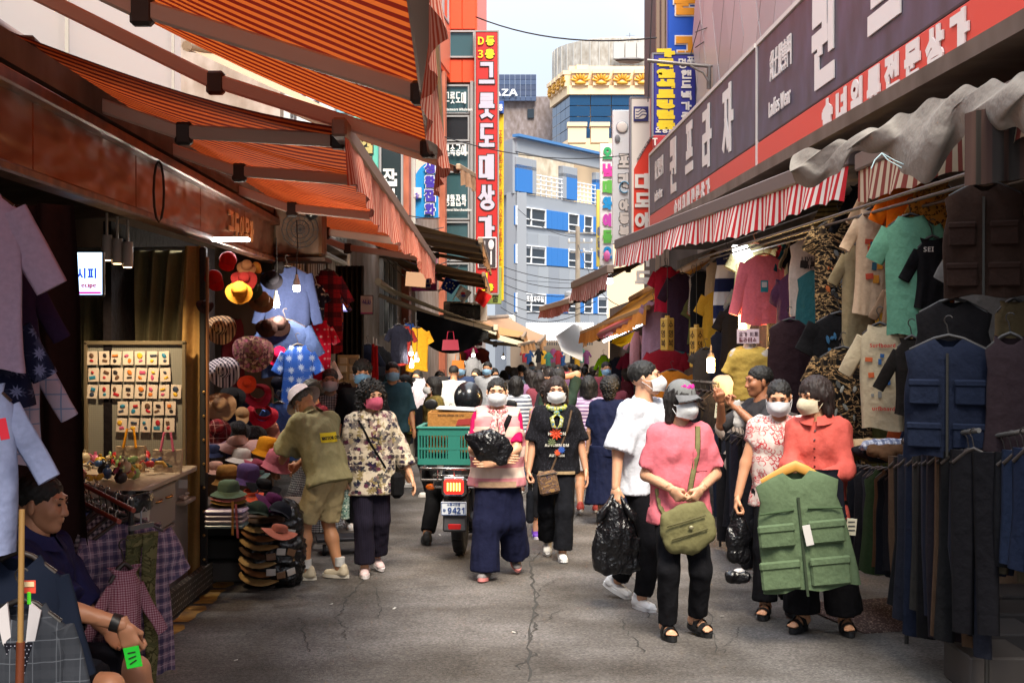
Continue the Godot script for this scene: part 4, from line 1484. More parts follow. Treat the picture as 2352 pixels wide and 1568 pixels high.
# ---------------------------------------------------------------- smooth bodies from distance fields
class SDF:
	var o := Vector3()
	var h := .012
	var nx := 0
	var ny := 0
	var nz := 0
	var f := PackedFloat32Array()
	func _init(mn: Vector3, mx: Vector3, cell: float) -> void:
		o = mn; h = cell
		nx = int((mx.x - mn.x) / cell) + 2; ny = int((mx.y - mn.y) / cell) + 2; nz = int((mx.z - mn.z) / cell) + 2
		f.resize(nx * ny * nz)
		f.fill(9.0)
	func span(mn: Vector3, mx: Vector3) -> Array:
		var a := ((mn - o) / h).floor()
		var b := ((mx - o) / h).ceil()
		return [clampi(int(a.x), 0, nx - 1), clampi(int(a.y), 0, ny - 1), clampi(int(a.z), 0, nz - 1), clampi(int(b.x), 0, nx - 1), clampi(int(b.y), 0, ny - 1), clampi(int(b.z), 0, nz - 1)]
	func cap(a: Vector3, b: Vector3, ra: float, rb: float, k := .03, fa := Vector3.ZERO, fl := 1.0) -> void:  # tapered limb, thinner by fl along fa
		var m := maxf(ra, rb) + k + 2 * h
		var e := Vector3(m, m, m)
		var s := span(a.min(b) - e, a.max(b) + e)
		var ab := b - a
		var iv := 1.0 / maxf(ab.length_squared(), 1e-9)
		var g := 1.0 / fl - 1.0
		var flat := fl != 1.0
		var ik := .25 / k
		for z in range(s[2], s[5] + 1):
			for y in range(s[1], s[4] + 1):
				var i := (z * ny + y) * nx + int(s[0])
				var p := o + Vector3(s[0], y, z) * h - a
				for x in range(s[0], s[3] + 1):
					var t := clampf(p.dot(ab) * iv, 0.0, 1.0)
					var q := p - ab * t
					if flat: q += fa * (q.dot(fa) * g)
					var d := q.length() - ra - (rb - ra) * t
					var c := f[i]
					var w := k - absf(c - d)
					f[i] = minf(c, d) - (w * w * ik if w > 0.0 else 0.0)
					i += 1
					p.x += h
	func ell(c: Vector3, r: Vector3, k := .02, b := Basis(), sub := false) -> void:
		var m := maxf(r.x, maxf(r.y, r.z)) + k + 2 * h
		var e := Vector3(m, m, m)
		var s := span(c - e, c + e)
		var inv := b.transposed()
		var mr := minf(r.x, minf(r.y, r.z))
		var ik := .25 / k
		for z in range(s[2], s[5] + 1):
			for y in range(s[1], s[4] + 1):
				var i := (z * ny + y) * nx + int(s[0])
				for x in range(s[0], s[3] + 1):
					var p := inv * (o + Vector3(x, y, z) * h - c)
					var q := p / r
					var l := q.length()
					var l2 := (q / r).length()
					var d := (l - 1.0) * l / l2 if l2 > 1e-6 else -mr
					var cc := f[i]
					if sub:
						d = -d
						var w := k - absf(cc - d)
						f[i] = maxf(cc, d) + (w * w * ik if w > 0.0 else 0.0)
					else:
						var w := k - absf(cc - d)
						f[i] = minf(cc, d) - (w * w * ik if w > 0.0 else 0.0)
					i += 1
	func cut(p: Vector3, n: Vector3, near := 9.0) -> void:  # removes what lies beyond the plane (only within near of p)
		var i := 0
		for z in nz:
			for y in ny:
				var q := o + Vector3(0, y, z) * h - p
				for x in nx:
					if f[i] < .1:
						var d := q.dot(n)
						if d > f[i] and (near > 8.0 or q.length() < near): f[i] = d
					i += 1
					q.x += h
	func rough(amp: float, fr: Vector3, sd: int, oct := 2) -> void:  # folds, strands
		var ns := FastNoiseLite.new()
		ns.seed = sd
		ns.frequency = 1.0
		ns.fractal_octaves = oct
		var i := 0
		var lim := amp + 2.5 * h
		for z in nz:
			for y in ny:
				for x in nx:
					var d := f[i]
					if d < lim and d > -lim:
						f[i] = d + amp * ns.get_noise_3d((o.x + x * h) * fr.x, (o.y + y * h) * fr.y, (o.z + z * h) * fr.z)
					i += 1
	func front(x: float, y: float, sg := 1.0) -> float:  # z of the surface seen from the front (or back)
		var xi := clampi(int(round((x - o.x) / h)), 0, nx - 1)
		var yi := clampi(int(round((y - o.y) / h)), 0, ny - 1)
		for q in nz:
			var z := nz - 1 - q if sg > 0 else q
			var d := f[(z * ny + yi) * nx + xi]
			if d < 0: return o.z + z * h + sg * clampf(-d, 0, h)
		return 0.0
	func into(mb: MB, x := Transform3D()) -> void:
		var idx := PackedInt32Array()
		idx.resize(f.size())
		idx.fill(-1)
		var cells := PackedInt32Array()
		var k0 := mb.v.size()
		var sx := 1
		var sy := nx
		var sz := nx * ny
		var lim := h * 3.2
		for z in nz - 1:
			for y in ny - 1:
				var i := (z * ny + y) * nx
				for xx in nx - 1:
					var a := f[i]
					if a < lim and a > -lim:
						var v := [a, f[i + 1], f[i + sy], f[i + sy + 1], f[i + sz], f[i + sz + 1], f[i + sz + sy], f[i + sz + sy + 1]]
						var c := 0
						for q in 8:
							if v[q] < 0: c += 1
						if c > 0 and c < 8:
							var p := Vector3()
							var n := 0
							for q in 8:
								for b in [1, 2, 4]:
									if not q & b:
										var v0: float = v[q]
										var v1: float = v[q | b]
										if (v0 < 0) != (v1 < 0):
											var t := v0 / (v0 - v1)
											p += Vector3((q & 1) + (t if b == 1 else 0.0), ((q >> 1) & 1) + (t if b == 2 else 0.0), (q >> 2) + (t if b == 4 else 0.0))
											n += 1
							idx[i] = mb.v.size()
							cells.append(i)
							mb.v.append(x * (o + (Vector3(xx, y, z) + p / n) * h))
							mb.n.append(Vector3.ZERO)
							mb.t.append(Vector2.ZERO)
					i += 1
		var f0 := mb.ix.size()
		for i in cells:
			var s := f[i] < 0
			for e in [[sx, sy, sz], [sy, sz, sx], [sz, sx, sy]]:
				if s != (f[i + e[0]] < 0):
					var a := idx[i]
					var b := idx[i - e[1]] if i >= e[1] else -1
					var c := idx[i - e[1] - e[2]] if i >= e[1] + e[2] else -1
					var d := idx[i - e[2]] if i >= e[2] else -1
					if b < 0 or c < 0 or d < 0: continue
					if s: mb.ix.append_array([a, c, b, a, d, c])
					else: mb.ix.append_array([a, b, c, a, c, d])
		mb.smooth(k0, f0)

# ---------------------------------------------------------------- shared head, hair, hands, shoes
var kit := {}
func head_mb(man: bool, low := false) -> MB:
	var key := "head%s%s" % [man, low]
	if kit.has(key): return kit[key]
	var s := SDF.new(Vector3(-.11, -.15, -.13), Vector3(.11, .14, .14), .011 if low else .0055)
	s.ell(Vector3(0, .025, -.012), Vector3(.073, .083, .092), .01)
	s.ell(Vector3(0, -.042, .02), Vector3(.056 if not man else .06, .07, .066), .03)
	s.ell(Vector3(0, -.094, .052), Vector3(.026, .02, .026), .03)
	for g in [-1, 1]:
		s.ell(Vector3(g * .037, -.022, .058), Vector3(.026, .026, .028), .025)
		s.ell(Vector3(g * .078, -.008, -.008), Vector3(.009, .031, .018), .008, Basis(Vector3.UP, g * .35))
	s.cap(Vector3(-.04, .024, .077), Vector3(.04, .024, .077), .011, .011, .02)
	if not low:
		for g in [-1, 1]: s.ell(Vector3(g * .031, .004, .1), Vector3(.017, .011, .014), .012, Basis(), true)
	s.cap(Vector3(0, .006, .086), Vector3(0, -.034, .1), .008, .0125, .014)
	for g in [-1, 1]: s.ell(Vector3(g * .011, -.036, .092), Vector3(.008, .007, .01), .008)
	s.ell(Vector3(0, -.058, .082), Vector3(.022, .006, .012), .008)
	s.ell(Vector3(0, -.068, .08), Vector3(.018, .006, .012), .006)
	var mb := MB.new()
	s.into(mb)
	kit[key] = mb
	return mb
func hair_mb(style: String, low := false) -> MB:
	var key := "hair%s%s" % [style, low]
	if kit.has(key): return kit[key]
	var s := SDF.new(Vector3(-.17, -.24, -.19), Vector3(.17, .17, .15), .012 if low else .008)
	match style:
		"bob":
			s.ell(Vector3(0, .03, -.02), Vector3(.092, .1, .107), .02)
			for g in [-1, 1]: s.cap(Vector3(g * .07, .0, -.02), Vector3(g * .078, -.1, -.02), .036, .03, .04)
			s.cap(Vector3(0, 0, -.06), Vector3(0, -.1, -.055), .075, .07, .04)
			s.rough(.01, Vector3(60, 12, 60), 3)
			s.ell(Vector3(0, -.045, .1), Vector3(.056, .095, .085), .012, Basis(), true)
		"long":
			s.ell(Vector3(0, .03, -.02), Vector3(.09, .098, .105), .02)
			for g in [-1, 1]: s.cap(Vector3(g * .07, .0, -.01), Vector3(g * .085, -.19, .0), .034, .03, .04)
			s.cap(Vector3(0, 0, -.06), Vector3(0, -.18, -.055), .075, .07, .04)
			s.rough(.012, Vector3(60, 8, 60), 4)
			s.ell(Vector3(0, -.07, .1), Vector3(.056, .125, .085), .012, Basis(), true)
		"curly":
			s.ell(Vector3(0, .035, -.02), Vector3(.112, .108, .118), .02)
			for g in [-1, 1]: s.cap(Vector3(g * .088, -.01, -.02), Vector3(g * .09, -.07, -.02), .04, .036, .03)
			s.cap(Vector3(0, 0, -.06), Vector3(0, -.08, -.06), .085, .07, .04)
			s.rough(.036, Vector3(42, 42, 42), 5, 2)
			s.ell(Vector3(0, -.05, .105), Vector3(.066, .105, .085), .012, Basis(), true)
		"perm":
			s.ell(Vector3(0, .035, -.02), Vector3(.1, .102, .112), .02)
			s.cap(Vector3(0, 0, -.055), Vector3(0, -.07, -.055), .085, .07, .04)
			s.rough(.02, Vector3(46, 40, 46), 6, 2)
			s.ell(Vector3(0, -.05, .105), Vector3(.062, .1, .085), .012, Basis(), true)
		"tied":
			s.ell(Vector3(0, .034, -.02), Vector3(.081, .084, .1), .02)
			s.ell(Vector3(0, -.03, -.1), Vector3(.045, .05, .04), .02)
			s.rough(.01, Vector3(60, 60, 10), 7)
			s.ell(Vector3(0, -.058, .1), Vector3(.066, .118, .075), .008, Basis(), true)
		"short":
			s.ell(Vector3(0, .04, -.018), Vector3(.081, .082, .098), .02)
			s.cut(Vector3(0, -.012, -.02), Vector3(0, -1, .42).normalized())
			s.rough(.01, Vector3(60, 40, 60), 8)
			s.ell(Vector3(0, -.04, .1), Vector3(.075, .088, .08), .008, Basis(), true)
		"thick":
			s.ell(Vector3(0, .045, -.012), Vector3(.092, .094, .108), .02)
			s.cut(Vector3(0, -.03, -.02), Vector3(0, -1, .3).normalized())
			s.rough(.018, Vector3(50, 26, 50), 9)
			s.ell(Vector3(0, -.055, .11), Vector3(.07, .09, .08), .008, Basis(), true)
		"fringe":
			s.ell(Vector3(0, .03, -.015), Vector3(.093, .1, .108), .02)
			for g in [-1, 1]: s.cap(Vector3(g * .072, .0, -.02), Vector3(g * .078, -.11, -.03), .036, .03, .04)
			s.cap(Vector3(0, 0, -.07), Vector3(0, -.13, -.085), .07, .045, .04)
			s.rough(.012, Vector3(70, 10, 70), 10)
			s.ell(Vector3(0, -.075, .1), Vector3(.06, .1, .085), .01, Basis(), true)
	var mb := MB.new()
	s.into(mb)
	kit[key] = mb
	return mb
func hand_mb(pose: String) -> MB:  # left hand: wrist at the origin, fingers down, thumb forward, palm towards -x
	if kit.has("hand" + pose): return kit["hand" + pose]
	var s := SDF.new(Vector3(-.11, -.2, -.06), Vector3(.04, .03, .09), .0042)
	s.cap(Vector3(0, .02, 0), Vector3(0, -.02, 0), .026, .027, .01, Vector3.RIGHT, .75)
	s.cap(Vector3(0, -.03, .008), Vector3(0, -.07, .014), .027, .025, .02, Vector3.RIGHT, .5)
	s.cap(Vector3(0, -.03, -.01), Vector3(0, -.068, -.018), .024, .021, .02, Vector3.RIGHT, .5)
	var curl: float = {"relax": .34, "grip": 1.25, "flat": .12}[pose]
	for i in 4:
		var z: float = [.03, .0105, -.009, -.0275][i]
		var p := Vector3(0, -.082 + .004 * absf(i - 1), z)
		var an := curl * (.5 + .12 * i)
		var L: float = [.038, .042, .039, .031][i]
		for j in 3:
			var d := Vector3(-sin(an), -cos(an), z * .8 * (1 if pose != "grip" else 0))
			var q := p + d * L
			s.cap(p, q, .0092 - j * .0008, .0085 - j * .0008, .004)
			p = q
			L *= .68
			an += curl * .9
	var t0 := Vector3(-.004, -.025, .024)
	var t1 := Vector3(-.012, -.058, .047) if pose != "grip" else Vector3(-.026, -.055, .04)
	var t2 := Vector3(-.02, -.09, .052) if pose != "grip" else Vector3(-.05, -.075, .022)
	s.cap(t0, t1, .015, .0105, .012)
	s.cap(t1, t2, .0105, .0085, .005)
	var mb := MB.new()
	s.into(mb)
	kit["hand" + pose] = mb
	return mb
func sole_poly(L: float, w: float) -> PackedVector2Array:
	var p := PackedVector2Array()
	for i in 20:
		var g := TAU * i / 20
		var z := cos(g) * L
		p.append(Vector2(sin(g) * w * (1.0 + .16 * cos(g)) + .006 * cos(g), z + .03))
	return p
func shoe_mb(kind: String) -> Array:  # [upper, sole]; ankle above the origin, toe towards +z
	if kit.has("shoe" + kind): return kit["shoe" + kind]
	var up := MB.new()
	var so := MB.new()
	var flat := Transform3D(Basis(Vector3.RIGHT, Vector3.BACK, Vector3.DOWN), Vector3(0, 0, 0))
	var th := .028 if kind != "sandal" else .034
	so.prism(sole_poly(.132, .043), th, Transform3D(Basis(Vector3.RIGHT, Vector3.BACK, Vector3.UP), Vector3.ZERO))
	if kind == "sandal":
		for q in [[.095, .05, .062], [.03, .05, .082]]:
			var rows := []
			for k in 2:
				var row := PackedVector3Array()
				for i in 11:
					var g := PI * i / 10
					row.append(Vector3(cos(g) * q[1], th * .8 + sin(g) * q[2] * .9, q[0] + (k - .5) * .045))
				rows.append(row)
			up.grid(rows)
			var inner := []
			for k in 2:
				var row := PackedVector3Array()
				for i in 11: row.append(rows[k][i] * Vector3(.93, .95, 1))
				inner.append(row)
			up.grid(inner)
	else:
		var s := SDF.new(Vector3(-.07, 0, -.13), Vector3(.07, .16, .18), .0065)
		s.cap(Vector3(0, .045, -.05), Vector3(0, .03, .112), .04, .038, .03, Vector3.UP, .85)
		s.cap(Vector3(0, .04, -.045), Vector3(0, .085 if kind == "sneaker" else .06, -.045), .038, .037, .03)
		s.cut(Vector3(0, .02, 0), Vector3.DOWN)
		if kind == "sneaker":
			for i in 3: s.cap(Vector3(-.02, .073 - i * .008, .0 + i * .024), Vector3(.02, .073 - i * .008, .0 + i * .024), .006, .006, .006)
		s.rough(.003, Vector3(60, 60, 60), 3)
		s.into(up)
	kit["shoe" + kind] = [up, so]
	return kit["shoe" + kind]

# ---------------------------------------------------------------- a person
func ik(a: Vector3, b: Vector3, l1: float, l2: float, pole: Vector3) -> Array:  # [joint, reached end]
	var d := b - a
	var L := minf(d.length(), (l1 + l2) * .995)
	d = d.normalized()
	var x := (l1 * l1 - l2 * l2 + L * L) / (2 * L)
	var q := sqrt(maxf(0, l1 * l1 - x * x))
	var s := (pole - d * pole.dot(d)).normalized()
	return [a + d * x + s * q, a + d * L]
# s: what the person wears and how they stand, in metres for a height of 1.6, x = their left, z = where they face
func person(label: String, at: Vector3, yaw: float, s: Dictionary) -> Node3D:
	var low: bool = s.get("low", false)
	var o := thing("person", label, "person", at, yaw, s.get("group", ""))
	var k: float = s.get("h", 1.58) / 1.6
	var man: bool = s.get("man", false)
	var gr: float = s.get("girth", 1.0)
	var cell := .026 if low else .0135
	var skin := mt(hx(s.get("skin", "c08a68")).lerp(hx("d4ae96"), .3).to_html(false), .5)
	if not low and not skin.subsurf_scatter_enabled:
		skin.subsurf_scatter_enabled = true
		skin.subsurf_scatter_strength = .04
	# joints
	var hipy: float = s.get("hip", .83)
	var hipz: float = s.get("hipz", 0.0)
	var hc := Vector3(0, hipy, hipz)
	var tb := Basis(Vector3.UP, s.get("twist", 0.0)) * Basis(Vector3.BACK, s.get("tilt", 0.0)) * Basis(Vector3.RIGHT, s.get("lean", .03))
	var T := func(v: Vector3) -> Vector3: return hc + tb * (v - Vector3(0, .83, 0))
	var sw := .163 if man else .138
	var sh := [T.call(Vector3(-sw, 1.283, -.01)), T.call(Vector3(sw, 1.283, -.01))]
	var neck: Vector3 = T.call(Vector3(0, 1.34, -.015))
	var hb: Basis = tb * Basis(Vector3.UP, s.get("hyaw", 0.0)) * Basis(Vector3.RIGHT, s.get("hpitch", 0.0)) * Basis(Vector3.BACK, s.get("htilt", 0.0))
	var hd: Vector3 = neck + tb * Vector3(0, .075, .01) + hb * Vector3(0, .075, .018)
	var arms: Array = s.get("arms", [[Vector3(-.25, .8, .06), Vector3(-.4, 0, -1)], [Vector3(.25, .8, .06), Vector3(.4, 0, -1)]])
	var el := []
	var wr := []
	for i in 2:
		var r := ik(sh[i], arms[i][0], .27, .235, arms[i][1])
		el.append(r[0]); wr.append(r[1])
	var feet: Array = s.get("feet", [Vector3(-.1, .07, .05), Vector3(.1, .07, -.05)])
	var hip := [hc + Vector3(-.075, -.02, 0), hc + Vector3(.075, -.02, 0)]
	var kn := []
	var loose: float = {"wide": .5, "culotte": .3, "skirt": .3}.get(s.get("bottom", ["trousers"])[0], 1.0)
	for i in 2:
		var r := ik(hip[i], feet[i], .39, .385, s.get("kpole", [Vector3(-.1, 0, 1), Vector3(.1, 0, 1)])[i])
		feet[i] = r[1]
		kn.append(((hip[i] + r[1]) * .5).lerp(r[0], loose))
	var X := Transform3D(Basis().scaled(Vector3.ONE * k), Vector3.ZERO)
	var fz: Vector3 = tb.z
	# body
	var mn := Vector3.ONE * 9
	var mx := -mn
	for p in sh + el + wr + hip + kn + feet + [neck, hd]:
		mn = mn.min(p); mx = mx.max(p)
	var b := SDF.new(mn - Vector3.ONE * .17, mx + Vector3.ONE * .17, cell)
	b.cap(T.call(Vector3(-.05, .86, 0)), T.call(Vector3(.05, .86, 0)), .093 * gr, .093 * gr, .05, fz, .8)
	b.cap(T.call(Vector3(-.045, 1.0, 0)), T.call(Vector3(.045, 1.0, 0)), .088 * gr, .088 * gr, .06, fz, .8)
	b.cap(T.call(Vector3(-.06, 1.18, 0)), T.call(Vector3(.06, 1.18, 0)), .103, .103, .06, fz, .75)
	b.cap(sh[0], sh[1], .04, .04, .05)
	b.cap(T.call(Vector3(0, 1.26, -.01)), neck, .08, .05, .04)
	b.cap(neck + tb * Vector3(0, -.04, 0), hd + hb * Vector3(0, -.05, -.022), .06 if man else .052, .052 if man else .046, .04)
	for i in 2:
		b.cap(sh[i], el[i], .047 * gr if not man else .05, .038, .03)
		b.cap(el[i], wr[i], .039, .027, .02)
		b.cap(hip[i], kn[i], .08, .052, .04)
		b.cap(kn[i], kn[i].lerp(feet[i], .35), .05, .054, .03)
		b.cap(kn[i].lerp(feet[i], .35), feet[i], .054, .034, .03)
	var mb := MB.new()
	b.into(mb, X)
	mb.add(head_mb(man, low), X * Transform3D(hb, hd))
	var poses: Array = s.get("hands", ["relax", "relax"])
	var palm: Array = s.get("palm", [Vector3(0, 0, 1), Vector3(0, 0, 1)])
	if not low:
		for i in 2:
			var y: Vector3 = (el[i] - wr[i]).normalized()
			if s.has("hdir") and s.hdir[i] != Vector3.ZERO: y = -s.hdir[i].normalized()
			var z: Vector3 = (palm[i] - y * palm[i].dot(y)).normalized()
			var hbas := Basis(y.cross(z), y, z)
			if i == 0: hbas.x = -hbas.x
			mb.add(hand_mb(poses[i]), X * Transform3D(hbas, wr[i]))
	else:
		for i in 2: mb.ball(X * (wr[i] + (wr[i] - el[i]).normalized() * .06), Vector3(.03, .07, .035), 6)
	var fy: Array = s.get("fyaw", [-.15, .15])
	var fp: Array = s.get("fpitch", [0.0, 0.0])
	var kind: String = s.get("shoe", "sneaker")
	if kind == "sandal":
		for i in 2:
			var fb := Basis(Vector3.UP, fy[i]) * Basis(Vector3.RIGHT, fp[i])
			var c: Vector3 = feet[i] + fb * Vector3(0, -.07, 0)
			var fs := MB.new()
			var sd := SDF.new(Vector3(-.06, 0, -.1), Vector3(.06, .13, .19), .008)
			sd.cap(Vector3(0, .06, -.04), Vector3(0, .052, .08), .035, .03, .03, Vector3.UP, .8)
			sd.cap(Vector3(0, .06, -.035), Vector3(0, .11, -.035), .036, .036, .03)
			for t in 5: sd.cap(Vector3(-.026 + t * .013, .047, .09), Vector3(-.03 + t * .014, .043, .138 - absf(t - (1 if i else 3)) * .007), .009, .008, .008)
			sd.into(fs)
			mb.add(fs, X * Transform3D(fb, c))
	part(mb, "body", skin, o)
	# eyes and brows
	if not low:
		var eb := MB.new()
		for g in [-1, 1]: eb.ball(X * (hd + hb * Vector3(g * .031, .003, .0865)), Vector3(.0125, .0048 if not s.get("smile", false) else .003, .006), 8, hb)
		part(eb, "eye", mt("1a100c", .2), o)
		eb = MB.new()
		for g in [-1, 1]: eb.tube([X * (hd + hb * Vector3(g * .014, .024, .092)), X * (hd + hb * Vector3(g * .032, .029, .09)), X * (hd + hb * Vector3(g * .05, .023, .076))], .0032, 5)
		part(eb, "eyebrow", mt("251a15", .8), o)
	if s.get("hair", "") != "":
		var hm := mt(s.get("hairc", "15100e"), .68, 0, "hair")
		if hm.albedo_texture == null:
			hm.albedo_texture = noise_tex("strands", .03, 3, Color(.35, .35, .35), Color(1, 1, 1))
			hm.uv1_triplanar = true
			hm.uv1_scale = Vector3(14, 1.6, 14)
		var hmb := MB.new()
		hmb.add(hair_mb(s.hair, low), X * Transform3D(hb, hd))
		part(hmb, "hair", hm, o)
	if s.has("mask"): part(mask_mb(X * Transform3D(hb, hd), s.get("maskk", 1.0)), "mask", cloth(s.mask, "", .3, .1), o)
	if s.has("hat"): hat_on(o, s.hat, X * Transform3D(hb, hd), s)
	# trousers, skirt
	var bt: Array = s.get("bottom", ["trousers", "1b1b20"])
	var bm: Material = bt[1] if bt[1] is Material else cloth(bt[1])
	var lo := SDF.new(Vector3(minf(mn.x, -.2) - .2, -.02, mn.z - .22), Vector3(maxf(mx.x, .2) + .2, hipy + .26, mx.z + .22), cell)
	var w0 := .111 * gr
	lo.cap(T.call(Vector3(-.05, .86, 0)), T.call(Vector3(.05, .86, 0)), w0, w0, .04, fz, .82)
	for g in [-1, 1]: lo.cap(T.call(Vector3(g * .05, 1.0, 0)), hip[0 if g < 0 else 1], w0 * .93, w0 * .95, .04, fz, .82)
	lo.cap(T.call(Vector3(-.05, .95, 0)), T.call(Vector3(.05, .95, 0)), w0 * .93, w0 * .93, .04, fz, .82)
	var legs := {"trousers": [.082, .068, .06, .1], "wide": [.086, .08, .086, .1], "culotte": [.09, .105, .12, .16], "shorts": [.098, .092, .096, 0.0], "skirt": [.13, .17, .2, .1], "slim": [.092, .074, .062, .1]}[bt[0]] as Array
	var endt: float = bt[2] if bt.size() > 2 else 1.0  # 0 = hip, .5 = knee, 1 = ankle
	for i in 2:
		var e: Vector3 = feet[i] + Vector3(0, -.02, 0)
		lo.cap(hip[i] + Vector3(0, .02, 0), kn[i], legs[0] * gr, legs[1], .03)
		lo.cap(kn[i], e, legs[1], legs[2], .03)
		if loose < .5: lo.cap(hc, (kn[0] + kn[1]) * .5, .1, .1, .06)
	if bt[0] == "skirt": lo.cap((kn[0] + kn[1]) / 2, (feet[0] + feet[1]) / 2, .18, .22, .08)
	lo.rough(.01 if bt[0] != "slim" else .008, Vector3(18, 4, 18) if bt[0] != "shorts" else Vector3(14, 9, 14), at.x * 10 as int + 3)
	var hemy: float = s.get("top", {}).get("hem", .84)
	lo.cut(T.call(Vector3(0, minf(1.0, minf(hemy, s.get("vest", {}).get("hem", 9.0)) + .12), 0)), tb.y)
	for i in 2:
		if endt <= .5:
			var d: Vector3 = (kn[i] - hip[i]).normalized()
			lo.cut(hip[i] + d * .39 * endt * 2, d, .75)
		else:
			var d: Vector3 = (feet[i] - kn[i]).normalized()
			var c: Vector3 = kn[i].lerp(feet[i], (endt - .5) * 2)
			lo.cut(c, d, .3)
	mb = MB.new()
	lo.into(mb, X)
	part(mb, {"skirt": "skirt", "shorts": "shorts"}.get(bt[0], "trousers"), bm, o)
	# shirt
	var tp: Dictionary = s.get("top", {"c": "d0d0d0"})
	var tm: Material = tp.c if tp.c is Material else cloth(tp.c)
	var J := {"T": T, "mn": mn, "mx": mx, "neck": neck, "sh": sh, "el": el, "wr": wr, "tb": tb, "fz": fz, "hipy": hipy, "gr": gr, "man": man, "cell": cell, "at": at}
	var up := shirt_sdf(tp, J)
	mb = MB.new()
	up.into(mb, X)
	part(mb, tp.get("name", "shirt"), tm, o)
	if s.has("vest"):
		up = shirt_sdf(s.vest, J)
		if s.vest.get("open", false): up.ell(T.call(Vector3(0, 1.25, .14)), Vector3(.05, .2, .1), .01, tb, true)
		mb = MB.new()
		up.into(mb, X)
		part(mb, "vest", s.vest.c, o)
	if tp.get("collar", "") != "":
		var cb := MB.new()
		for g in [-1, 1]:
			var rows := []
			for i in 3:
				var row := PackedVector3Array()
				for j in 8:
					var an: float = lerpf(-PI * .95, -.12, j / 7.0)
					var rr := .062 + .022 * i
					row.append(X * T.call(Vector3(g * -sin(an) * rr * 1.08, 1.385 - .026 * i - .03 * cos(an) + .006, cos(an) * rr + .012)))
				rows.append(row)
			cb.grid(rows)
		part(cb, "collar", cloth(tp.collar) if tp.collar != "same" else tm, o)
	# shoes
	for i in 2:
		var fb := Basis(Vector3.UP, fy[i]) * Basis(Vector3.RIGHT, fp[i])
		var xf := X * Transform3D(fb * Basis.from_scale(Vector3(.96, .95, .9)), feet[i] + fb * Vector3(0, -.07, 0))
		var kk := shoe_mb("sneaker" if low else kind)
		if low:
			var sb := MB.new()
			sb.ball(xf * Vector3(0, .04, .04), Vector3(.045, .045, .12), 8, fb)
			part(sb, "shoe", mt(s.get("shoec", "202024"), .6), o)
		else:
			var sm := part(kk[0], "shoe", mt(s.get("shoec", "d8d4d0"), .6), o)
			sm.transform = xf
			var so := part(kk[1], "sole", mt(s.get("solec", "c8c4c0"), .7), sm)
	o.set_meta("_t", [up, T, X, hd, hb, wr, el, b])
	return o
func shirt_sdf(tp: Dictionary, J: Dictionary) -> SDF:
	var T: Callable = J.T
	var mn: Vector3 = J.mn
	var mx: Vector3 = J.mx
	var neck: Vector3 = J.neck
	var sh: Array = J.sh
	var el: Array = J.el
	var wr: Array = J.wr
	var tb: Basis = J.tb
	var fz: Vector3 = J.fz
	var hipy: float = J.hipy
	var gr: float = J.gr
	var man: bool = J.man
	var cell: float = J.cell
	var at: Vector3 = J.at
	var sl: float = tp.get("sleeve", .5)
	var fit: float = tp.get("fit", .016)
	var hem: float = tp.get("hem", .84)
	var up := SDF.new(Vector3(mn.x - .2, minf(hem, hipy) - .1, mn.z - .25), Vector3(mx.x + .2, maxf(neck.y, mx.y) + .1, mx.z + .25), cell)
	for i in 2:
		if sl <= 0: continue
		var f0 := minf(1, sl * 2)
		var ea: Vector3 = sh[i].lerp(el[i], f0)
		var wide: float = tp.get("cuff", .0)
		up.cap(sh[i], ea, .043 + fit, .041 + fit + wide, .04)
		if sl > .5: up.cap(el[i], el[i].lerp(wr[i], (sl - .5) * 2), .045 + fit, .034 + fit + wide, .03)
	for i in 2:
		if sl <= 0: continue
		var base: Vector3 = sh[i] if sl <= .5 else el[i]
		var tip: Vector3 = el[i] if sl <= .5 else wr[i]
		up.cut(base.lerp(tip, minf(1, sl * 2) if sl <= .5 else (sl - .5) * 2), (tip - base).normalized(), .2)
	up.cap(T.call(Vector3(-.06, 1.19, 0)), T.call(Vector3(.06, 1.19, 0)), .108 + fit, .108 + fit, .05, fz, .8)
	var ra := .1 * gr + fit
	var rh: float = .113 * gr + fit + tp.get("flare", .0)
	for g in [-1, 1]:
		up.cap(T.call(Vector3(g * .056, 1.19, 0)), T.call(Vector3(g * .048, 1.02, 0)), ra + .006, ra, .05, fz, .84)
		up.cap(T.call(Vector3(g * .048, 1.02, 0)), T.call(Vector3(g * .056, hem, 0)), ra, rh, .05, fz, .86)
	up.cap(T.call(Vector3(-.05, 1.0, 0)), T.call(Vector3(.05, 1.0, 0)), ra, ra, .05, fz, .84)
	up.cap(T.call(Vector3(-.055, hem, 0)), T.call(Vector3(.055, hem, 0)), rh, rh, .05, fz, .86)
	up.cap(sh[0], sh[1], .042 + fit, .042 + fit, .05)
	up.cap(T.call(Vector3(0, 1.27, -.01)), neck, .085, .06 if sl < 1 else .058, .04)
	if not man:
		for g in [-1, 1]: up.ell(T.call(Vector3(g * .06, 1.165, .07)), Vector3(.06, .056, .052) * tp.get("bust", 1.0), .04)
	up.rough(tp.get("fold", .014), Vector3(10, 5, 10), at.z * 7 as int)
	up.cut(T.call(Vector3(0, hem, 0)), -tb.y)
	up.ell(T.call(Vector3(0, 1.42, .03 + tp.get("scoop", 0.0))), Vector3(.075, .085 + tp.get("scoop", 0.0) * .6, .085), .01, tb, true)
	if sl <= 0:
		for i in 2: up.ell(sh[i] + tb * Vector3((i * 2 - 1) * .05, -.03, 0), Vector3(.06, .1, .1), .01, tb, true)
	return up
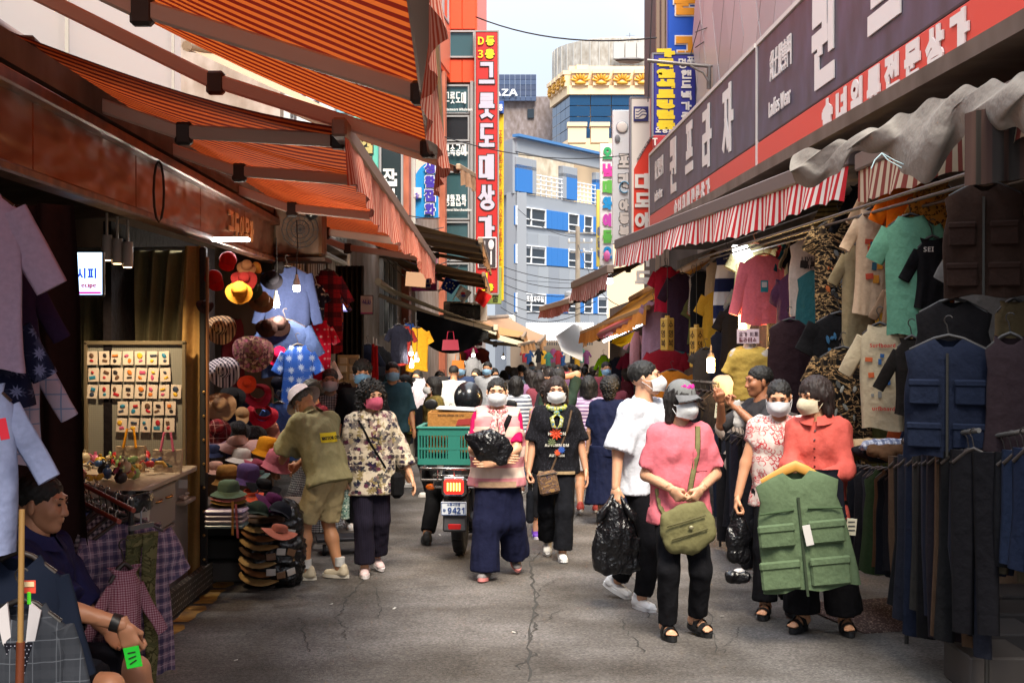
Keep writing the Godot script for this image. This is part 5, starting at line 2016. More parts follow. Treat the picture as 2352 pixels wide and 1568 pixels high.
func mask_mb(x: Transform3D, kk := 1.0) -> MB:
	var mb := MB.new()
	var rows := []
	for i in 9:
		var w := i / 8.0
		var row := PackedVector3Array()
		for j in 17:
			var u := j / 8.0 - 1.0
			var a := u * 1.25
			var hh := (1 - .35 * absf(u))
			var y := lerpf(.0 + .004 * (1 - absf(u)), -.108, w) * 1.0
			y = lerpf(-.05, y, hh)
			var bul := (.03 * kk * sin(PI * clampf(w * 1.05, 0, 1)) + .012) * pow(maxf(0, cos(a)), 1.5)
			row.append(x * Vector3(sin(a) * .081, y, cos(a) * .078 + .014 + bul))
		rows.append(row)
	mb.grid(rows)
	for g in [-1, 1]:
		for yy in [-.022, -.075]: mb.tube([x * Vector3(g * .077, yy, .04), x * Vector3(g * .084, lerpf(yy, -.01, .5), .012), x * Vector3(g * .087, -.005 + (yy + .05) * .5, -.018)], .0022, 4, false)
	return mb
func hat_on(o: Node3D, kind: String, x: Transform3D, s: Dictionary) -> void:
	var m := cloth(s.get("hatc", "8c8c8e"))
	var mb := MB.new()
	if kind == "cap" or kind == "visorcap":
		var pr := []
		for i in 9: pr.append(Vector2(.094 * cos(PI / 2 * i / 8) + .001, .03 + .098 * sin(PI / 2 * i / 8)))
		mb.lathe(pr, 20, x * Transform3D(Basis.from_scale(Vector3(.94, 1, 1.12)), Vector3(0, .012, -.014)))
		part(mb, "cap_crown", m, o)
		mb = MB.new()
		for lay in 2:
			var rows := []
			for i in 6:
				var w := i / 5.0
				var row := PackedVector3Array()
				for j in 13:
					var a := lerpf(-1.15, 1.15, j / 12.0)
					var r0 := Vector3(sin(a) * .09, .046, cos(a) * .092)
					row.append(x * (r0 + Vector3(sin(a) * .006, -.012 - .03 * absf(sin(a)) * 1.0, .075 * pow(cos(a), .6)) * w + Vector3(0, -.006 * lay, 0)))
				rows.append(row)
			mb.grid(rows)
		part(mb, "cap_bill", m if not s.has("billc") else cloth(s.billc), o)
	elif kind == "bucket":
		mb.lathe([Vector2(.15, .0), Vector2(.094, .045), Vector2(.09, .1), Vector2(.07, .125), Vector2(.001, .13)], 24, x * Transform3D(Basis.from_scale(Vector3(1, 1, 1.1)), Vector3(0, .012, -.01)))
		part(mb, "hat", m, o)
# pieces laid on the shirt, given in front view (x, y) of the wearer
func drape(o: Node3D, called: String, m: Material, x0: float, y0: float, x1: float, y1: float, sg := 1.0, off := .004, n := 8, skew := 0.0) -> void:
	var t: Array = o.get_meta("_t")
	var rows := []
	for i in n + 1:
		var row := PackedVector3Array()
		for j in n + 1:
			var x := lerpf(x0, x1, j / float(n))
			var y := lerpf(y0, y1, i / float(n)) + skew * (x - x0)
			row.append(t[2] * Vector3(x, y, t[0].front(x, y, sg) + off * sg))
		rows.append(row)
	var mb := MB.new()
	mb.grid(rows)
	part(mb, called, m, o)
func strap(o: Node3D, called: String, m: Material, pts: Array, w := .016, sg := 1.0) -> void:
	var t: Array = o.get_meta("_t")
	var ps := []
	for i in pts.size() - 1:
		for q in 6:
			var p: Vector2 = pts[i].lerp(pts[i + 1], q / 6.0)
			ps.append(t[2] * Vector3(p.x, p.y, t[0].front(p.x, p.y, sg) + .006 * sg))
	var mb := MB.new()
	mb.tube(ps, w, 6, true, .25, Vector3(0, 0, 1))
	part(mb, called, m, o)
# ---------------------------------------------------------------- the people one can tell apart
func bag_mb(w: float, h: float, d: float, sd: int, pinch := .35) -> MB:  # limp plastic bag hanging from the origin
	var s := SDF.new(V(-w, -h - .05, -d), V(w, .06, d), .0095)
	s.cap(V(0, .0, 0), V(0, -h * .35, 0), w * .14, w * pinch, .04, Vector3.BACK, .6)
	s.cap(V(-w * .18, -h * .55, 0), V(w * .18, -h * .55, 0), w * .3, w * .3, .06, Vector3.BACK, d / w)
	s.cap(V(-w * .26, -h * .8, 0), V(w * .26, -h * .82, 0), w * .24, w * .22, .06, Vector3.BACK, d / w)
	s.rough(.026, V(12, 5, 12), sd, 3)
	var mb := MB.new()
	s.into(mb)
	return mb
func plastic() -> StandardMaterial3D:
	var m := mt("0e0e11", .28, 0, "bag")
	if not m.normal_enabled:
		m.normal_enabled = true
		m.normal_texture = noise_tex("crinkle", .03, 3, Color.BLACK, Color.WHITE, 256, 14.0, FastNoiseLite.TYPE_CELLULAR)
		m.normal_scale = .6
		m.uv1_triplanar = true
		m.uv1_scale = Vector3.ONE * 3.0
	return m
func build_people() -> void:
	var white := "d3d5d8"
	# woman in the pink tee
	var at := G(1562, 1463)
	var o := person("woman in pink tee and grey cap with green shoulder bag, mid-street", at, .03, {"h": 1.565, "girth": 1.1, "hyaw": .5, "hair": "fringe", "hairc": "1c1210", "mask": white, "hat": "cap", "hatc": "777878", "billc": "6e6e70",
		"top": {"c": cloth("d4707c"), "sleeve": .42, "hem": .72, "fit": .018, "fold": .015, "cuff": .012}, "bottom": ["trousers", cloth("131317"), .97], "shoe": "sandal", "shoec": "111114", "solec": "0e0e10", "bust": 1.1,
		"arms": [[V(-.085, .96, .19), V(-.7, -.8, -.6)], [V(.105, .96, .19), V(.7, -.8, -.6)]], "hands": ["grip", "grip"], "palm": [V(0, 1, .3), V(0, 1, .3)], "hdir": [V(.62, -.7, .25), V(-.6, -.75, .25)],
		"feet": [V(-.085, .08, .04), V(.125, .09, -.06)], "fyaw": [.1, .45], "fpitch": [0.0, .12]})
	strap(o, "bag_strap", cloth("75704c"), [Vector2(.1, 1.335), Vector2(.085, 1.16), Vector2(.05, 1.0), Vector2(.03, .86)], .017)
	strap(o, "bag_strap", cloth("75704c"), [Vector2(-.16, .95), Vector2(-.14, .84), Vector2(-.11, .78)], .014)
	drape(o, "pocket", cloth("cb6874"), .06, 1.2, .16, 1.06, 1, .006, 6)
	var pm := MB.new()
	var hx4: Array = o.get_meta("_t")
	for i in 9: pm.ball(hx4[2] * (hx4[3] + hx4[4] * V(-.04 + .0105 * i, .093 + .008 * sin(i * 2.0), .077 - .0014 * pow(i - 4, 2))), V(.011, .012, .006), 6)
	part(pm, "cap_emblem", cloth("d23c9a"), o)
	var bag := thing("shoulder_bag", "olive green nylon shoulder bag on the hip of the woman in pink", "bag", at + V(.01, .72, .25))
	var sd := SDF.new(V(-.24, -.22, -.1), V(.24, .2, .1), .009)
	sd.cap(V(-.12, .09, 0), V(.12, .1, 0), .05, .05, .05, Vector3.BACK, .7)
	sd.cap(V(-.12, -.09, 0), V(.12, -.08, 0), .07, .07, .06, Vector3.BACK, .7)
	sd.cap(V(0, .06, 0), V(0, -.1, 0), .09, .1, .06, Vector3.BACK, .5)
	sd.cap(V(-.12, .0, 0), V(.13, .0, 0), .075, .075, .05, Vector3.BACK, .6)
	sd.rough(.008, V(14, 9, 14), 4, 3)
	var mb := MB.new()
	var tl := Basis(Vector3.BACK, .28) * Basis.from_scale(V(.84, .86, .9))
	sd.into(mb, Transform3D(tl, Vector3.ZERO))
	var olive := cloth("6e6a48")
	part(mb, "pouch", olive, bag)
	for q in [[.05, .24], [-.045, .22]]:
		mb = MB.new()
		mb.tube([tl * V(-q[1] * .6, q[0], .066), tl * V(0, q[0] + .002, .074), tl * V(q[1] * .6, q[0] + .005, .066)], .006, 6)
		part(mb, "zip", cloth("5c583c"), bag)
	mb = MB.new()
	mb.ball(tl * V(.02, .0, .076), V(.018, .012, .006), 8)
	part(mb, "badge", mt("8a8468", .4, .5), bag)
	# man in the white tee
	at = G(1478, 1391)
	o = person("man in loose white tee with face mask looking up to the right", at, .85, {"h": 1.7, "man": true, "hyaw": .5, "hpitch": -.2, "hair": "short", "hairc": "141212", "mask": white, "girth": 1.05,
		"top": {"c": cloth("cdd2dc"), "sleeve": .5, "hem": .74, "fit": .026, "fold": .018, "cuff": .035}, "bottom": ["slim", cloth("101014"), .96], "shoec": "d8d8d8", "solec": "d0d0d0",
		"arms": [[V(-.3, .8, .0), V(-.3, 0, -1)], [V(.24, .82, .1), V(.3, 0, -1)]], "hands": ["grip", "relax"], "feet": [V(-.1, .07, .06), V(.12, .1, -.3)], "fyaw": [-.35, .1], "fpitch": [0.0, .4]})
	var hw: Array = o.get_meta("_t")
	var hp: Vector3 = o.transform * (hw[2] * hw[5][0])
	bag = thing("plastic_bag", "big bulging black plastic bag held by the man in white tee", "bag", hp + V(0, -.1, .02))
	part(bag_mb(.34, .5, .2, 3), "bag", plastic(), bag)
	mb = MB.new()
	for g in [-1, 1]: mb.tube([V(g * .02, .06, .0), V(g * .05, .0, .02), V(g * .11, -.08, .05), V(g * .13, -.13, .04)], [.012, .02, .035, .008], 6)
	part(mb, "handle", plastic(), bag)
	# woman in the striped vest
	at = G(1142, 1328)
	var vs := cloth("ffffff", "wide d0b8aa c07880", .16)
	o = person("smiling woman in pink striped knit vest and navy culottes, arms folded round a black bag", at, .02, {"h": 1.57, "girth": 1.1, "hair": "tied", "mask": white, "smile": true, "hyaw": -.04, "skin": "c8916c",
		"top": {"c": cloth("c01456"), "sleeve": .42, "hem": .86, "fit": .008, "cuff": .01, "bust": .9}, "vest": {"c": vs, "sleeve": 0.0, "hem": .74, "fit": .046, "bust": 1.1}, "bottom": ["culotte", cloth("171a33"), 1.0], "shoec": "6f6a6a", "solec": "c87a78",
		"arms": [[V(.0, .98, .23), V(-1, -.5, -.2)], [V(-.02, .95, .26), V(1, -.45, -.2)]], "hands": ["flat", "flat"], "palm": [V(0, 1, 0), V(0, 1, 0)], "hdir": [V(1, -.05, .1), V(-1, .0, .1)],
		"feet": [V(-.1, .075, .1), V(.15, .16, -.2)], "fyaw": [-.25, .2], "fpitch": [-.1, .6]})
	drape(o, "vest_hem", cloth("a88a72"), -.15, .79, .15, .745, 1, .006)
	var th: Array = o.get_meta("_t")
	mb = MB.new()
	var nk: Vector3 = th[2] * (th[3] + V(0, -.13, 0))
	var ring := []
	for i in 15: ring.append(nk + V(sin(TAU * i / 14) * .075, .018 * cos(TAU * i / 14) * -1 - .01, cos(TAU * i / 14) * .075))
	mb.tube(ring, .024, 8)
	for g in [-1, 1]: mb.tube([nk + V(g * .015, -.03, .085), nk + V(g * .03, -.1, .115), nk + V(g * .04, -.19, .135)], [.022, .03, .026], 8, true, .4)
	part(mb, "scarf", cloth("ffffff", "floral d8b0a8 a83448 e0d0c8 7a2438", .12), o)
	strap(o, "sling", cloth("141416"), [Vector2(.1, 1.31), Vector2(.06, 1.22), Vector2(.02, 1.13), Vector2(-.02, 1.05)], .02)
	bag = thing("black_bag", "crumpled black bag clutched to the chest of the vest woman", "bag", at + V(-.02, 1.08, .25))
	mb = MB.new()
	mb.add(bag_mb(.24, .36, .17, 6, .6), Transform3D(Basis(Vector3.BACK, 1.15) * Basis.from_scale(V(.9, 1, .85)), V(-.2, .05, 0)))
	part(mb, "bag", plastic(), bag)
	# woman in the black printed tee
	at = G(1278, 1285)
	o = person("woman in black lace-sleeved printed tee with yellow green scarf, walking in mid-street", at, .0, {"h": 1.56, "girth": 1.08, "hair": "bob", "hairc": "2a1512", "mask": white, "skin": "b98060", "hyaw": -.03,
		"top": {"c": cloth("ffffff", "speck 121216 1c1c22 3a3a42", .3), "sleeve": .46, "hem": .76, "fit": .024, "cuff": .016}, "bottom": ["wide", cloth("15161b"), .96], "shoec": "d8d6d2", "solec": "d0d0d0",
		"arms": [[V(-.27, .68, .1), V(-.5, 0, -1)], [V(.28, .7, .05), V(.5, 0, -1)]], "hands": ["grip", "relax"], "feet": [V(-.07, .14, -.22), V(.05, .075, .1)], "fyaw": [-.1, .05], "fpitch": [.6, -.08]})
	drape(o, "hem_band", cloth("a08868"), -.16, .79, .16, .765, 1, .006)
	th = o.get_meta("_t")
	var wl := mt("c8c4b8", .7)
	for q in [["HGS   ON", 1.12, .026], ["AUTUMN DM", 1.02, .024], ["AUTUMN", .93, .022]]: 
		var w := part(latin(q[0], q[2], true, .004), "print", wl, o)
		w.position = th[2] * V(0, q[1], maxf(th[0].front(-.08, q[1]), th[0].front(.08, q[1])) + .012)
	for q in [[-.01, 1.12, .055, "c4401c"], [-.045, 1.045, .038, "5a6440"], [.005, .955, .03, "d0552a"], [.04, .98, .032, "2a56a8"]]:
		mb = MB.new()
		var fc: Vector3 = V(q[0], q[1], th[0].front(q[0], q[1]) + .016)
		for i in 9: mb.ball(th[2] * (fc + V(cos(TAU * i / 9), sin(TAU * i / 9), 0) * q[2] * .6), V(q[2] * .45, q[2] * .17, .004), 6, Basis(Vector3.BACK, TAU * i / 9))
		mb.ball(th[2] * fc, V(q[2] * .25, q[2] * .25, .007), 8)
		part(mb, "flower_print", mt(q[3], .7), o)
	mb = MB.new()
	nk = th[2] * (th[3] + V(0, -.13, 0))
	ring = []
	for i in 15: ring.append(nk + V(sin(TAU * i / 14) * .072, -.018 * cos(TAU * i / 14) - .01, cos(TAU * i / 14) * .075))
	mb.tube(ring, .024, 8)
	mb.ball(nk + V(0, -.06, .1), V(.028, .026, .022), 8)
	for g in [-1, 1]: mb.tube([nk + V(g * .01, -.07, .1), nk + V(g * .045, -.1, .115), nk + V(g * .03, -.17, .13), nk + V(0, -.19, .13)], [.014, .026, .024, .006], 8, true, .5)
	part(mb, "scarf", cloth("ffffff", "floral b8a828 2a6a9a d8d8c0 487a3a", .14), o)
	strap(o, "bag_strap", cloth("5a4838"), [Vector2(.13, 1.32), Vector2(.09, 1.15), Vector2(.0, .92), Vector2(-.06, .77)], .009)
	bag = thing("crossbody_bag", "small brown patchwork bag hanging at the waist of the black tee woman", "bag", at + V(-.075, .68, .17))
	mb = MB.new()
	mb.rbox(V(), V(.17, .2, .06), .02, Basis(Vector3.BACK, .2))
	part(mb, "pouch", cloth("ffffff", "camo 5a4434 7a6048 3a3444 8a6a44", .2), bag)
	mb = MB.new()
	mb.tube([V(-.07, .06, .034), V(.08, .09, .034)], .005, 5)
	part(mb, "zip", mt("2a2420", .5), bag)
	th = o.get_meta("_t")
	hp = o.transform * (th[2] * th[5][0])
	var um := thing("folded_umbrella", "folded black umbrella hanging from the hand of the black tee woman", "umbrella", hp + V(.01, -.1, .02))
	mb = MB.new()
	mb.tube([V(0, .05, 0), V(0, -.06, 0), V(0, -.08, 0), V(0, -.1, 0), V(0, -.33, 0), V(0, -.35, 0)], [.015, .015, .02, .034, .036, .02], 10)
	part(mb, "canopy", cloth("14161c"), um)
	mb = MB.new()
	mb.tube([V(0, .0, 0), V(0, -.09, 0)], .017, 8)
	part(mb, "handle", mt("0c0c0e", .35), um)
	# woman with curly hair
	at = G(850, 1320)
	o = person("woman with curly hair and pink mask in cream floral blouse, at the hat stall", at, .3, {"h": 1.53, "girth": 1.12, "hyaw": .3, "hair": "curly", "mask": "c05a72", "skin": "c08a66",
		"top": {"c": cloth("ffffff", "floral c9bca6 2a2038 4a3a38 5a2a40 1c2430 8a7a50 2a2a3a", .34), "sleeve": .82, "hem": .68, "fit": .026, "flare": .02, "cuff": .012, "collar": "same"}, "bottom": ["wide", cloth("ffffff", "vstripe 221e2c 1a1722", .06), .95], "shoec": "d0b8b8", "solec": "d8d0d0",
		"arms": [[V(-.23, .68, .05), V(-.5, 0, -1)], [V(.34, .78, .1), V(.8, -.2, -1)]], "hands": ["grip", "relax"], "feet": [V(-.06, .075, .06), V(.09, .12, -.18)], "fyaw": [-.2, .2], "fpitch": [0.0, .35]})
	strap(o, "bag_strap", cloth("121214"), [Vector2(-.12, 1.3), Vector2(-.02, 1.1), Vector2(.13, .86)], .008)
	drape(o, "neck_ribbon", cloth("ffffff", "floral c9bca6 2a2038 8a7a50 5a2a40", .3), -.03, 1.3, .03, 1.16, 1, .012, 5)
	th = o.get_meta("_t")
	hp = o.transform * (th[2] * th[5][0])
	var bo := thing("drink_can", "tall green patterned bottle in the hand of the curly haired woman", "bottle", hp + V(.0, -.09, .035))
	mb = MB.new()
	mb.lathe([Vector2(.001, -.2), Vector2(.032, -.2), Vector2(.035, -.19), Vector2(.035, -.03), Vector2(.028, .0), Vector2(.028, .03), Vector2(.001, .032)], 16)
	part(mb, "bottle", cloth("ffffff", "floral 5a7a6a d0d8c8 2a4a4a 8aa89a", .1), bo)
	bag = thing("black_pouch", "small black pouch at the hip of the curly haired woman", "bag", at + V(.22, .72, .04))
	mb = MB.new()
	mb.rbox(V(), V(.1, .2, .14), .03)
	part(mb, "pouch", cloth("121214"), bag)
	# old man choosing hats
	at = G(742, 1332)
	o = person("old man in khaki shirt and shorts with white sun hat, bending to the hats", at, -2.25, {"h": 1.56, "man": true, "hipz": -.06, "lean": .4, "hpitch": .45, "hair": "short", "hairc": "8a8884", "hat": "bucket", "hatc": "b5a8a6", "mask": "c8c4c4", "skin": "a3683f",
		"top": {"c": cloth("8f8762"), "sleeve": .5, "hem": .76, "fit": .034, "fold": .018, "cuff": .045, "collar": "same"}, "bottom": ["shorts", cloth("b8a67c"), .46], "shoec": "b8ab92", "solec": "c8c0b0",
		"arms": [[V(-.1, .88, .42), V(-.4, -1, -.3)], [V(.12, .84, .44), V(.4, -1, -.3)]], "hands": ["grip", "grip"], "palm": [V(0, 1, 0), V(0, 1, 0)], "feet": [V(-.13, .075, -.04), V(.1, .075, .1)], "fyaw": [.3, .5]})
	th = o.get_meta("_t")
	var T: Callable = th[1]
	var tb: Basis = Basis(Vector3.RIGHT, .4)
	var bk := func(x: float, y: float, off: float) -> Vector3:
		var z: float = -.142
		return th[2] * (T.call(V(x, y, z - off)))
	mb = MB.new()
	var prow := []
	for i in 6:
		var row := PackedVector3Array()
		for j in 9:
			var q: Vector3 = T.call(V(lerpf(.09, -.09, j / 8.0), lerpf(1.21, 1.13, i / 5.0), 0))
			row.append(th[2] * V(q.x, q.y, th[0].front(q.x, q.y, -1.0) - .006))
		prow.append(row)
	mb.grid(prow)
	part(mb, "back_patch", mt("d8bc10", .7), o)
	var wt := part(latin("MOTOR OIL", .026, true, .004), "patch_lettering", mt("1a1608", .7), o)
	wt.transform = Transform3D(Basis((prow[3][8] - prow[3][0]).normalized(), (prow[0][4] - prow[5][4]).normalized(), (prow[3][8] - prow[3][0]).cross(prow[0][4] - prow[5][4]).normalized()), prow[3][4] + (prow[3][8] - prow[3][0]).cross(prow[0][4] - prow[5][4]).normalized() * .014)
	for i in 2:
		mb = MB.new()
		var kx: Vector3 = [V(-.13, .1, -.05), V(.1, .1, .09)][i]
		mb.tube([th[2] * kx, th[2] * (kx + V(0, .07, .0))], .041, 10)
		part(mb, "sock", cloth("c8c6c2"), o)
	mb = MB.new()
	mb.tube([th[2] * (th[5][1].lerp(th[6][1], .02)), th[2] * th[5][1].lerp(th[6][1], .1)], .033, 10)
	part(mb, "watch", mt("121214", .4), o)
	# woman in the salmon shirt
	at = G(1880, 1452)
	o = person("woman in salmon button shirt holding up a green fishing vest", at, -.4, {"h": 1.6, "girth": 1.0, "hyaw": -.7, "hpitch": .12, "hair": "fringe", "hairc": "2c130d", "mask": "cdbfa4", "skin": "bd8158",
		"top": {"c": cloth("c75a50"), "sleeve": 1.0, "hem": .72, "fit": .016, "fold": .016, "collar": "same"}, "bottom": ["culotte", cloth("100f12"), .93], "shoe": "sandal", "shoec": "141416", "solec": "121214",
		"arms": [[V(-.02, 1.02, .33), V(-.7, -1, -.4)], [V(.08, 1.0, .3), V(.7, -1, -.5)]], "hands": ["grip", "grip"], "palm": [V(0, 1, 0), V(0, 1, 0)], "feet": [V(-.1, .08, .02), V(.17, .08, -.02)], "fyaw": [-.3, .35]})
	for i in 6: drape(o, "button", mt("4a1a1a", .4), -.006, 1.28 - i * .055, .006, 1.268 - i * .055, 1, .008, 2)
	# woman in the red and white blouse
	at = G(1790, 1412)
	o = person("woman in red and white blouse looking down, behind the green vest", at, -.15, {"h": 1.58, "girth": 1.05, "hyaw": -.1, "hpitch": .25, "hair": "tied", "hairc": "17100e", "mask": "cfcfd2", "skin": "b67a54",
		"top": {"c": cloth("ffffff", "swirl d0c4bc b0202c", .2), "sleeve": .22, "hem": .74, "fit": .018, "scoop": .03}, "bottom": ["wide", cloth("131216"), .95], "shoe": "sandal", "shoec": "111113", "solec": "101012",
		"arms": [[V(-.29, .76, .08), V(-.5, 0, -1)], [V(.18, .95, .22), V(.8, -.4, -.4)]], "hands": ["grip", "relax"], "feet": [V(-.1, .08, .12), V(.08, .08, .0)], "fyaw": [-.2, .1]})
	th = o.get_meta("_t")
	hp = o.transform * (th[2] * th[5][0])
	bag = thing("plastic_bag", "limp black plastic bag hanging from the red blouse woman's hand", "bag", hp + V(0, -.08, .02))
	part(bag_mb(.17, .56, .13, 8, .5), "bag", plastic(), bag)
	# seated stall keeper
	at = V(-1.8, GY(-5.0), -5.0)
	o = person("stall keeper sitting in navy polo and dark shorts, face in profile", at, 1.5, {"h": 1.6, "man": true, "girth": 1.02, "hip": .48, "hipz": -.12, "lean": .06, "hyaw": .0, "hair": "short", "hairc": "14100e", "skin": "9a6040",
		"top": {"c": cloth("23234a"), "sleeve": .5, "hem": .8, "fit": .03, "cuff": .025, "collar": "same"}, "bottom": ["shorts", cloth("14151d"), .44], "shoec": "28282c",
		"arms": [[V(-.17, .7, .33), V(-.8, -.8, -.3)], [V(.12, .6, .16), V(.8, -.6, -.4)]], "hands": ["grip", "relax"], "palm": [V(0, 0, 1), V(0, 0, 1)], "hdir": [V(0, -1, .4), Vector3.ZERO],
		"feet": [V(-.16, .075, .34), V(.14, .075, .36)], "kpole": [V(-.15, .6, 1), V(.15, .6, 1)], "fyaw": [-.2, .2]})
	th = o.get_meta("_t")
	mb = MB.new()
	mb.tube([th[2] * th[5][0].lerp(th[6][0], .06), th[2] * th[5][0].lerp(th[6][0], .2)], .036, 12)
	part(mb, "wristband", mt("0f0f11", .5), o)
	hp = o.transform * (th[2] * th[5][0])
	var card := thing("price_card", "bright green price card held in the seated keeper's fingers", "card", hp + V(.05, -.08, .05))
	mb = MB.new()
	mb.rbox(V(0, -.03, 0), V(.06, .08, .003), .001, Basis(Vector3.BACK, .2))
	part(mb, "card", mt("1fc832", .6), card)
	mb = MB.new()
	for i in 3: mb.box(V(-.004 + .003 * i, -.012 - i * .018, .003), V(.03, .005, .002), Basis(Vector3.BACK, .2 + .2 * i))
	part(mb, "scribble", mt("1a3018", .6), card)
	var stool := thing("stool", "low stool under the seated stall keeper", "stool", at)
	mb = MB.new()
	mb.rbox(V(-.1, .36, .0), V(.34, .05, .34), .02)
	part(mb, "seat", mt("5a2420", .6), stool)
	for q in [[-1, -1], [1, -1], [-1, 1], [1, 1]]:
		mb = MB.new()
		mb.tube([V(-.1 + q[0] * .16, 0, q[1] * .16), V(-.1 + q[0] * .13, .34, q[1] * .13)], .014, 6)
		part(mb, "leg", mt("77777a", .3, .8), stool)
	# seen from behind in the middle distance
	var bwalk := [V(-.09, .075, .14), V(.09, .13, -.2)]
	o = person("woman from behind in navy and white striped long-sleeved tee and jeans", GX(1185, 16.2), PI + .06, {"h": 1.5, "girth": 1.1, "hair": "bob", "hairc": "1a1311", "top": {"c": cloth("ffffff", "hstripe b8bcc2 2a3048", .2), "sleeve": .9, "hem": .78, "fit": .024}, "bottom": ["trousers", "24406a"], "shoec": "5a3a2c", "feet": bwalk, "fpitch": [0.0, .7]})
	o = person("woman from behind in lilac striped tee and pale shorts", GX(1352, 14.1), PI - .1, {"h": 1.53, "girth": 1.08, "hair": "bob", "hairc": "110e0e", "top": {"c": cloth("ffffff", "hstripe b0a0b8 54386a", .16), "sleeve": .45, "hem": .72, "fit": .022}, "bottom": ["shorts", "c6c4cc", .38], "shoec": "a8403a", "skin": "bd8560", "feet": bwalk})
	o = person("woman from behind with permed black hair in navy top and long navy skirt", GX(1400, 13.2), PI - .25, {"h": 1.53, "girth": 1.12, "hair": "perm", "hairc": "100e0f", "top": {"c": "171d38", "sleeve": .45, "hem": .74, "fit": .026}, "bottom": ["skirt", "141a34", .82], "shoec": "1a1a1c", "feet": [V(-.08, .075, .05), V(.08, .075, -.05)]})
	o = person("woman in pink and yellow top half hidden behind the black tee woman, wearing violet shoes", GX(1262, 12.3), .15, {"h": 1.5, "girth": 1.1, "hair": "perm", "hairc": "2a1814", "top": {"c": cloth("ffffff", "floral c08a7a b89a3a a8486a 7a6a8a", .3), "sleeve": .5, "hem": .74}, "bottom": ["slim", "1a1a1e", .8], "shoec": "5a2f9a", "solec": "c8c0d0", "feet": [V(-.16, .075, .1), V(.15, .075, 0)]})
	o = person("person in dark green tee with one bare arm raised over the head", GX(1282, 13.6), PI + .5, {"h": 1.62, "man": true, "hair": "short", "top": {"c": "2c3a30", "sleeve": .45}, "bottom": ["trousers", "20242c"], "arms": [[V(-.02, 1.5, .02), V(-1, 1.2, .1)], [V(.25, .8, .06), V(.4, 0, -1)]], "skin": "a86c48"})
	o = person("woman in tropical floral blouse and olive shorts with a shoulder bag, facing left", GX(932, 17.2), -1.5, {"h": 1.52, "girth": 1.1, "hyaw": .3, "hair": "tied", "mask": "4a4a4c", "top": {"c": cloth("ffffff", "floral 1c2a18 b03a5a c0a02a 4a7a2a c06a2a", .3), "sleeve": .45, "hem": .76, "fit": .03}, "bottom": ["shorts", "363422", .3], "skin": "ae7048", "arms": [[V(-.15, .95, .26), V(-.6, -1, 0)], [V(.2, .92, .22), V(.6, -1, 0)]], "shoec": "c8c4c0"})
	bag = thing("tote_bag", "dark woven tote bag on the arm of the floral blouse woman", "bag", GX(912, 17) + V(0, .8, .1))
	mb = MB.new()
	mb.rbox(V(0, 0, 0), V(.26, .34, .12), .03)
	mb.tube([V(-.08, .15, 0), V(-.05, .5, 0), V(.05, .5, 0), V(.08, .15, 0)], .01, 5)
	part(mb, "bag", cloth("3a2c22"), bag)
	o = person("woman in olive leopard blouse and white mask, facing left among the racks", GX(998, 15.8), -1.2, {"h": 1.5, "girth": 1.12, "hair": "bob", "hairc": "1a1412", "mask": white, "hyaw": -.1, "top": {"c": cloth("ffffff", "leopard 6a5c30 2a2414 8a7a48", .2), "sleeve": .6, "fit": .03}, "bottom": ["trousers", "1c1c1e"]})
	o = person("grey haired man in checked shirt with white mask beside the old man", GX(758, 13.0), .1, {"h": 1.62, "man": true, "hair": "short", "hairc": "5c5a58", "mask": "cfcfd2", "skin": "a87350", "top": {"c": cloth("ffffff", "check b8b4b0 38383c", .1), "sleeve": .5}, "bottom": ["trousers", "24262c"]})
	o = person("woman with dark hair looking down over the hats, behind the old man", GX(722, 11.6), -.9, {"h": 1.54, "hair": "tied", "mask": "5a88b8", "hpitch": .25, "skin": "b4764e", "top": {"c": "7a2a34", "sleeve": .5}, "bottom": ["skirt", cloth("ffffff", "check c8c8c8 1c1c20", .08), .85]})
	o = person("young man with thick black hair and blue mask behind the curly haired woman", GX(832, 12.9), .15, {"h": 1.7, "man": true, "hair": "thick", "hairc": "0c0b0c", "mask": "6f9cc0", "skin": "b4764e", "top": {"c": "191a1e", "sleeve": .5}, "bottom": ["trousers", "1c1c20"]})
	o = person("stall vendor in grey tee raising a white cloth to his mouth, right stall", GX(1752, 9.9), -1.25, {"h": 1.66, "man": true, "hair": "short", "hairc": "1a1512", "skin": "94532f", "hyaw": -.1, "top": {"c": "3c3a3c", "sleeve": .5}, "bottom": ["trousers", "1c1c20"], "arms": [[V(-.1, 1.33, .3), V(-.6, -1, .3)], [V(.16, 1.3, .3), V(1, -1, .2)]], "hands": ["grip", "grip"]})
	th = o.get_meta("_t")
	hp = o.transform * (th[2] * th[5][1])
	var tw := thing("towel", "white cloth in the vendor's raised hand", "cloth", hp)
	var s2 := SDF.new(V(-.1, -.16, -.1), V(.1, .1, .1), .009)
	s2.cap(V(0, .04, 0), V(.02, -.1, 0), .03, .05, .03, Vector3.BACK, .4)
	s2.rough(.02, V(20, 12, 20), 2, 3)
	mb = MB.new()
	s2.into(mb)
	part(mb, "cloth", cloth("c0bcb8"), tw)

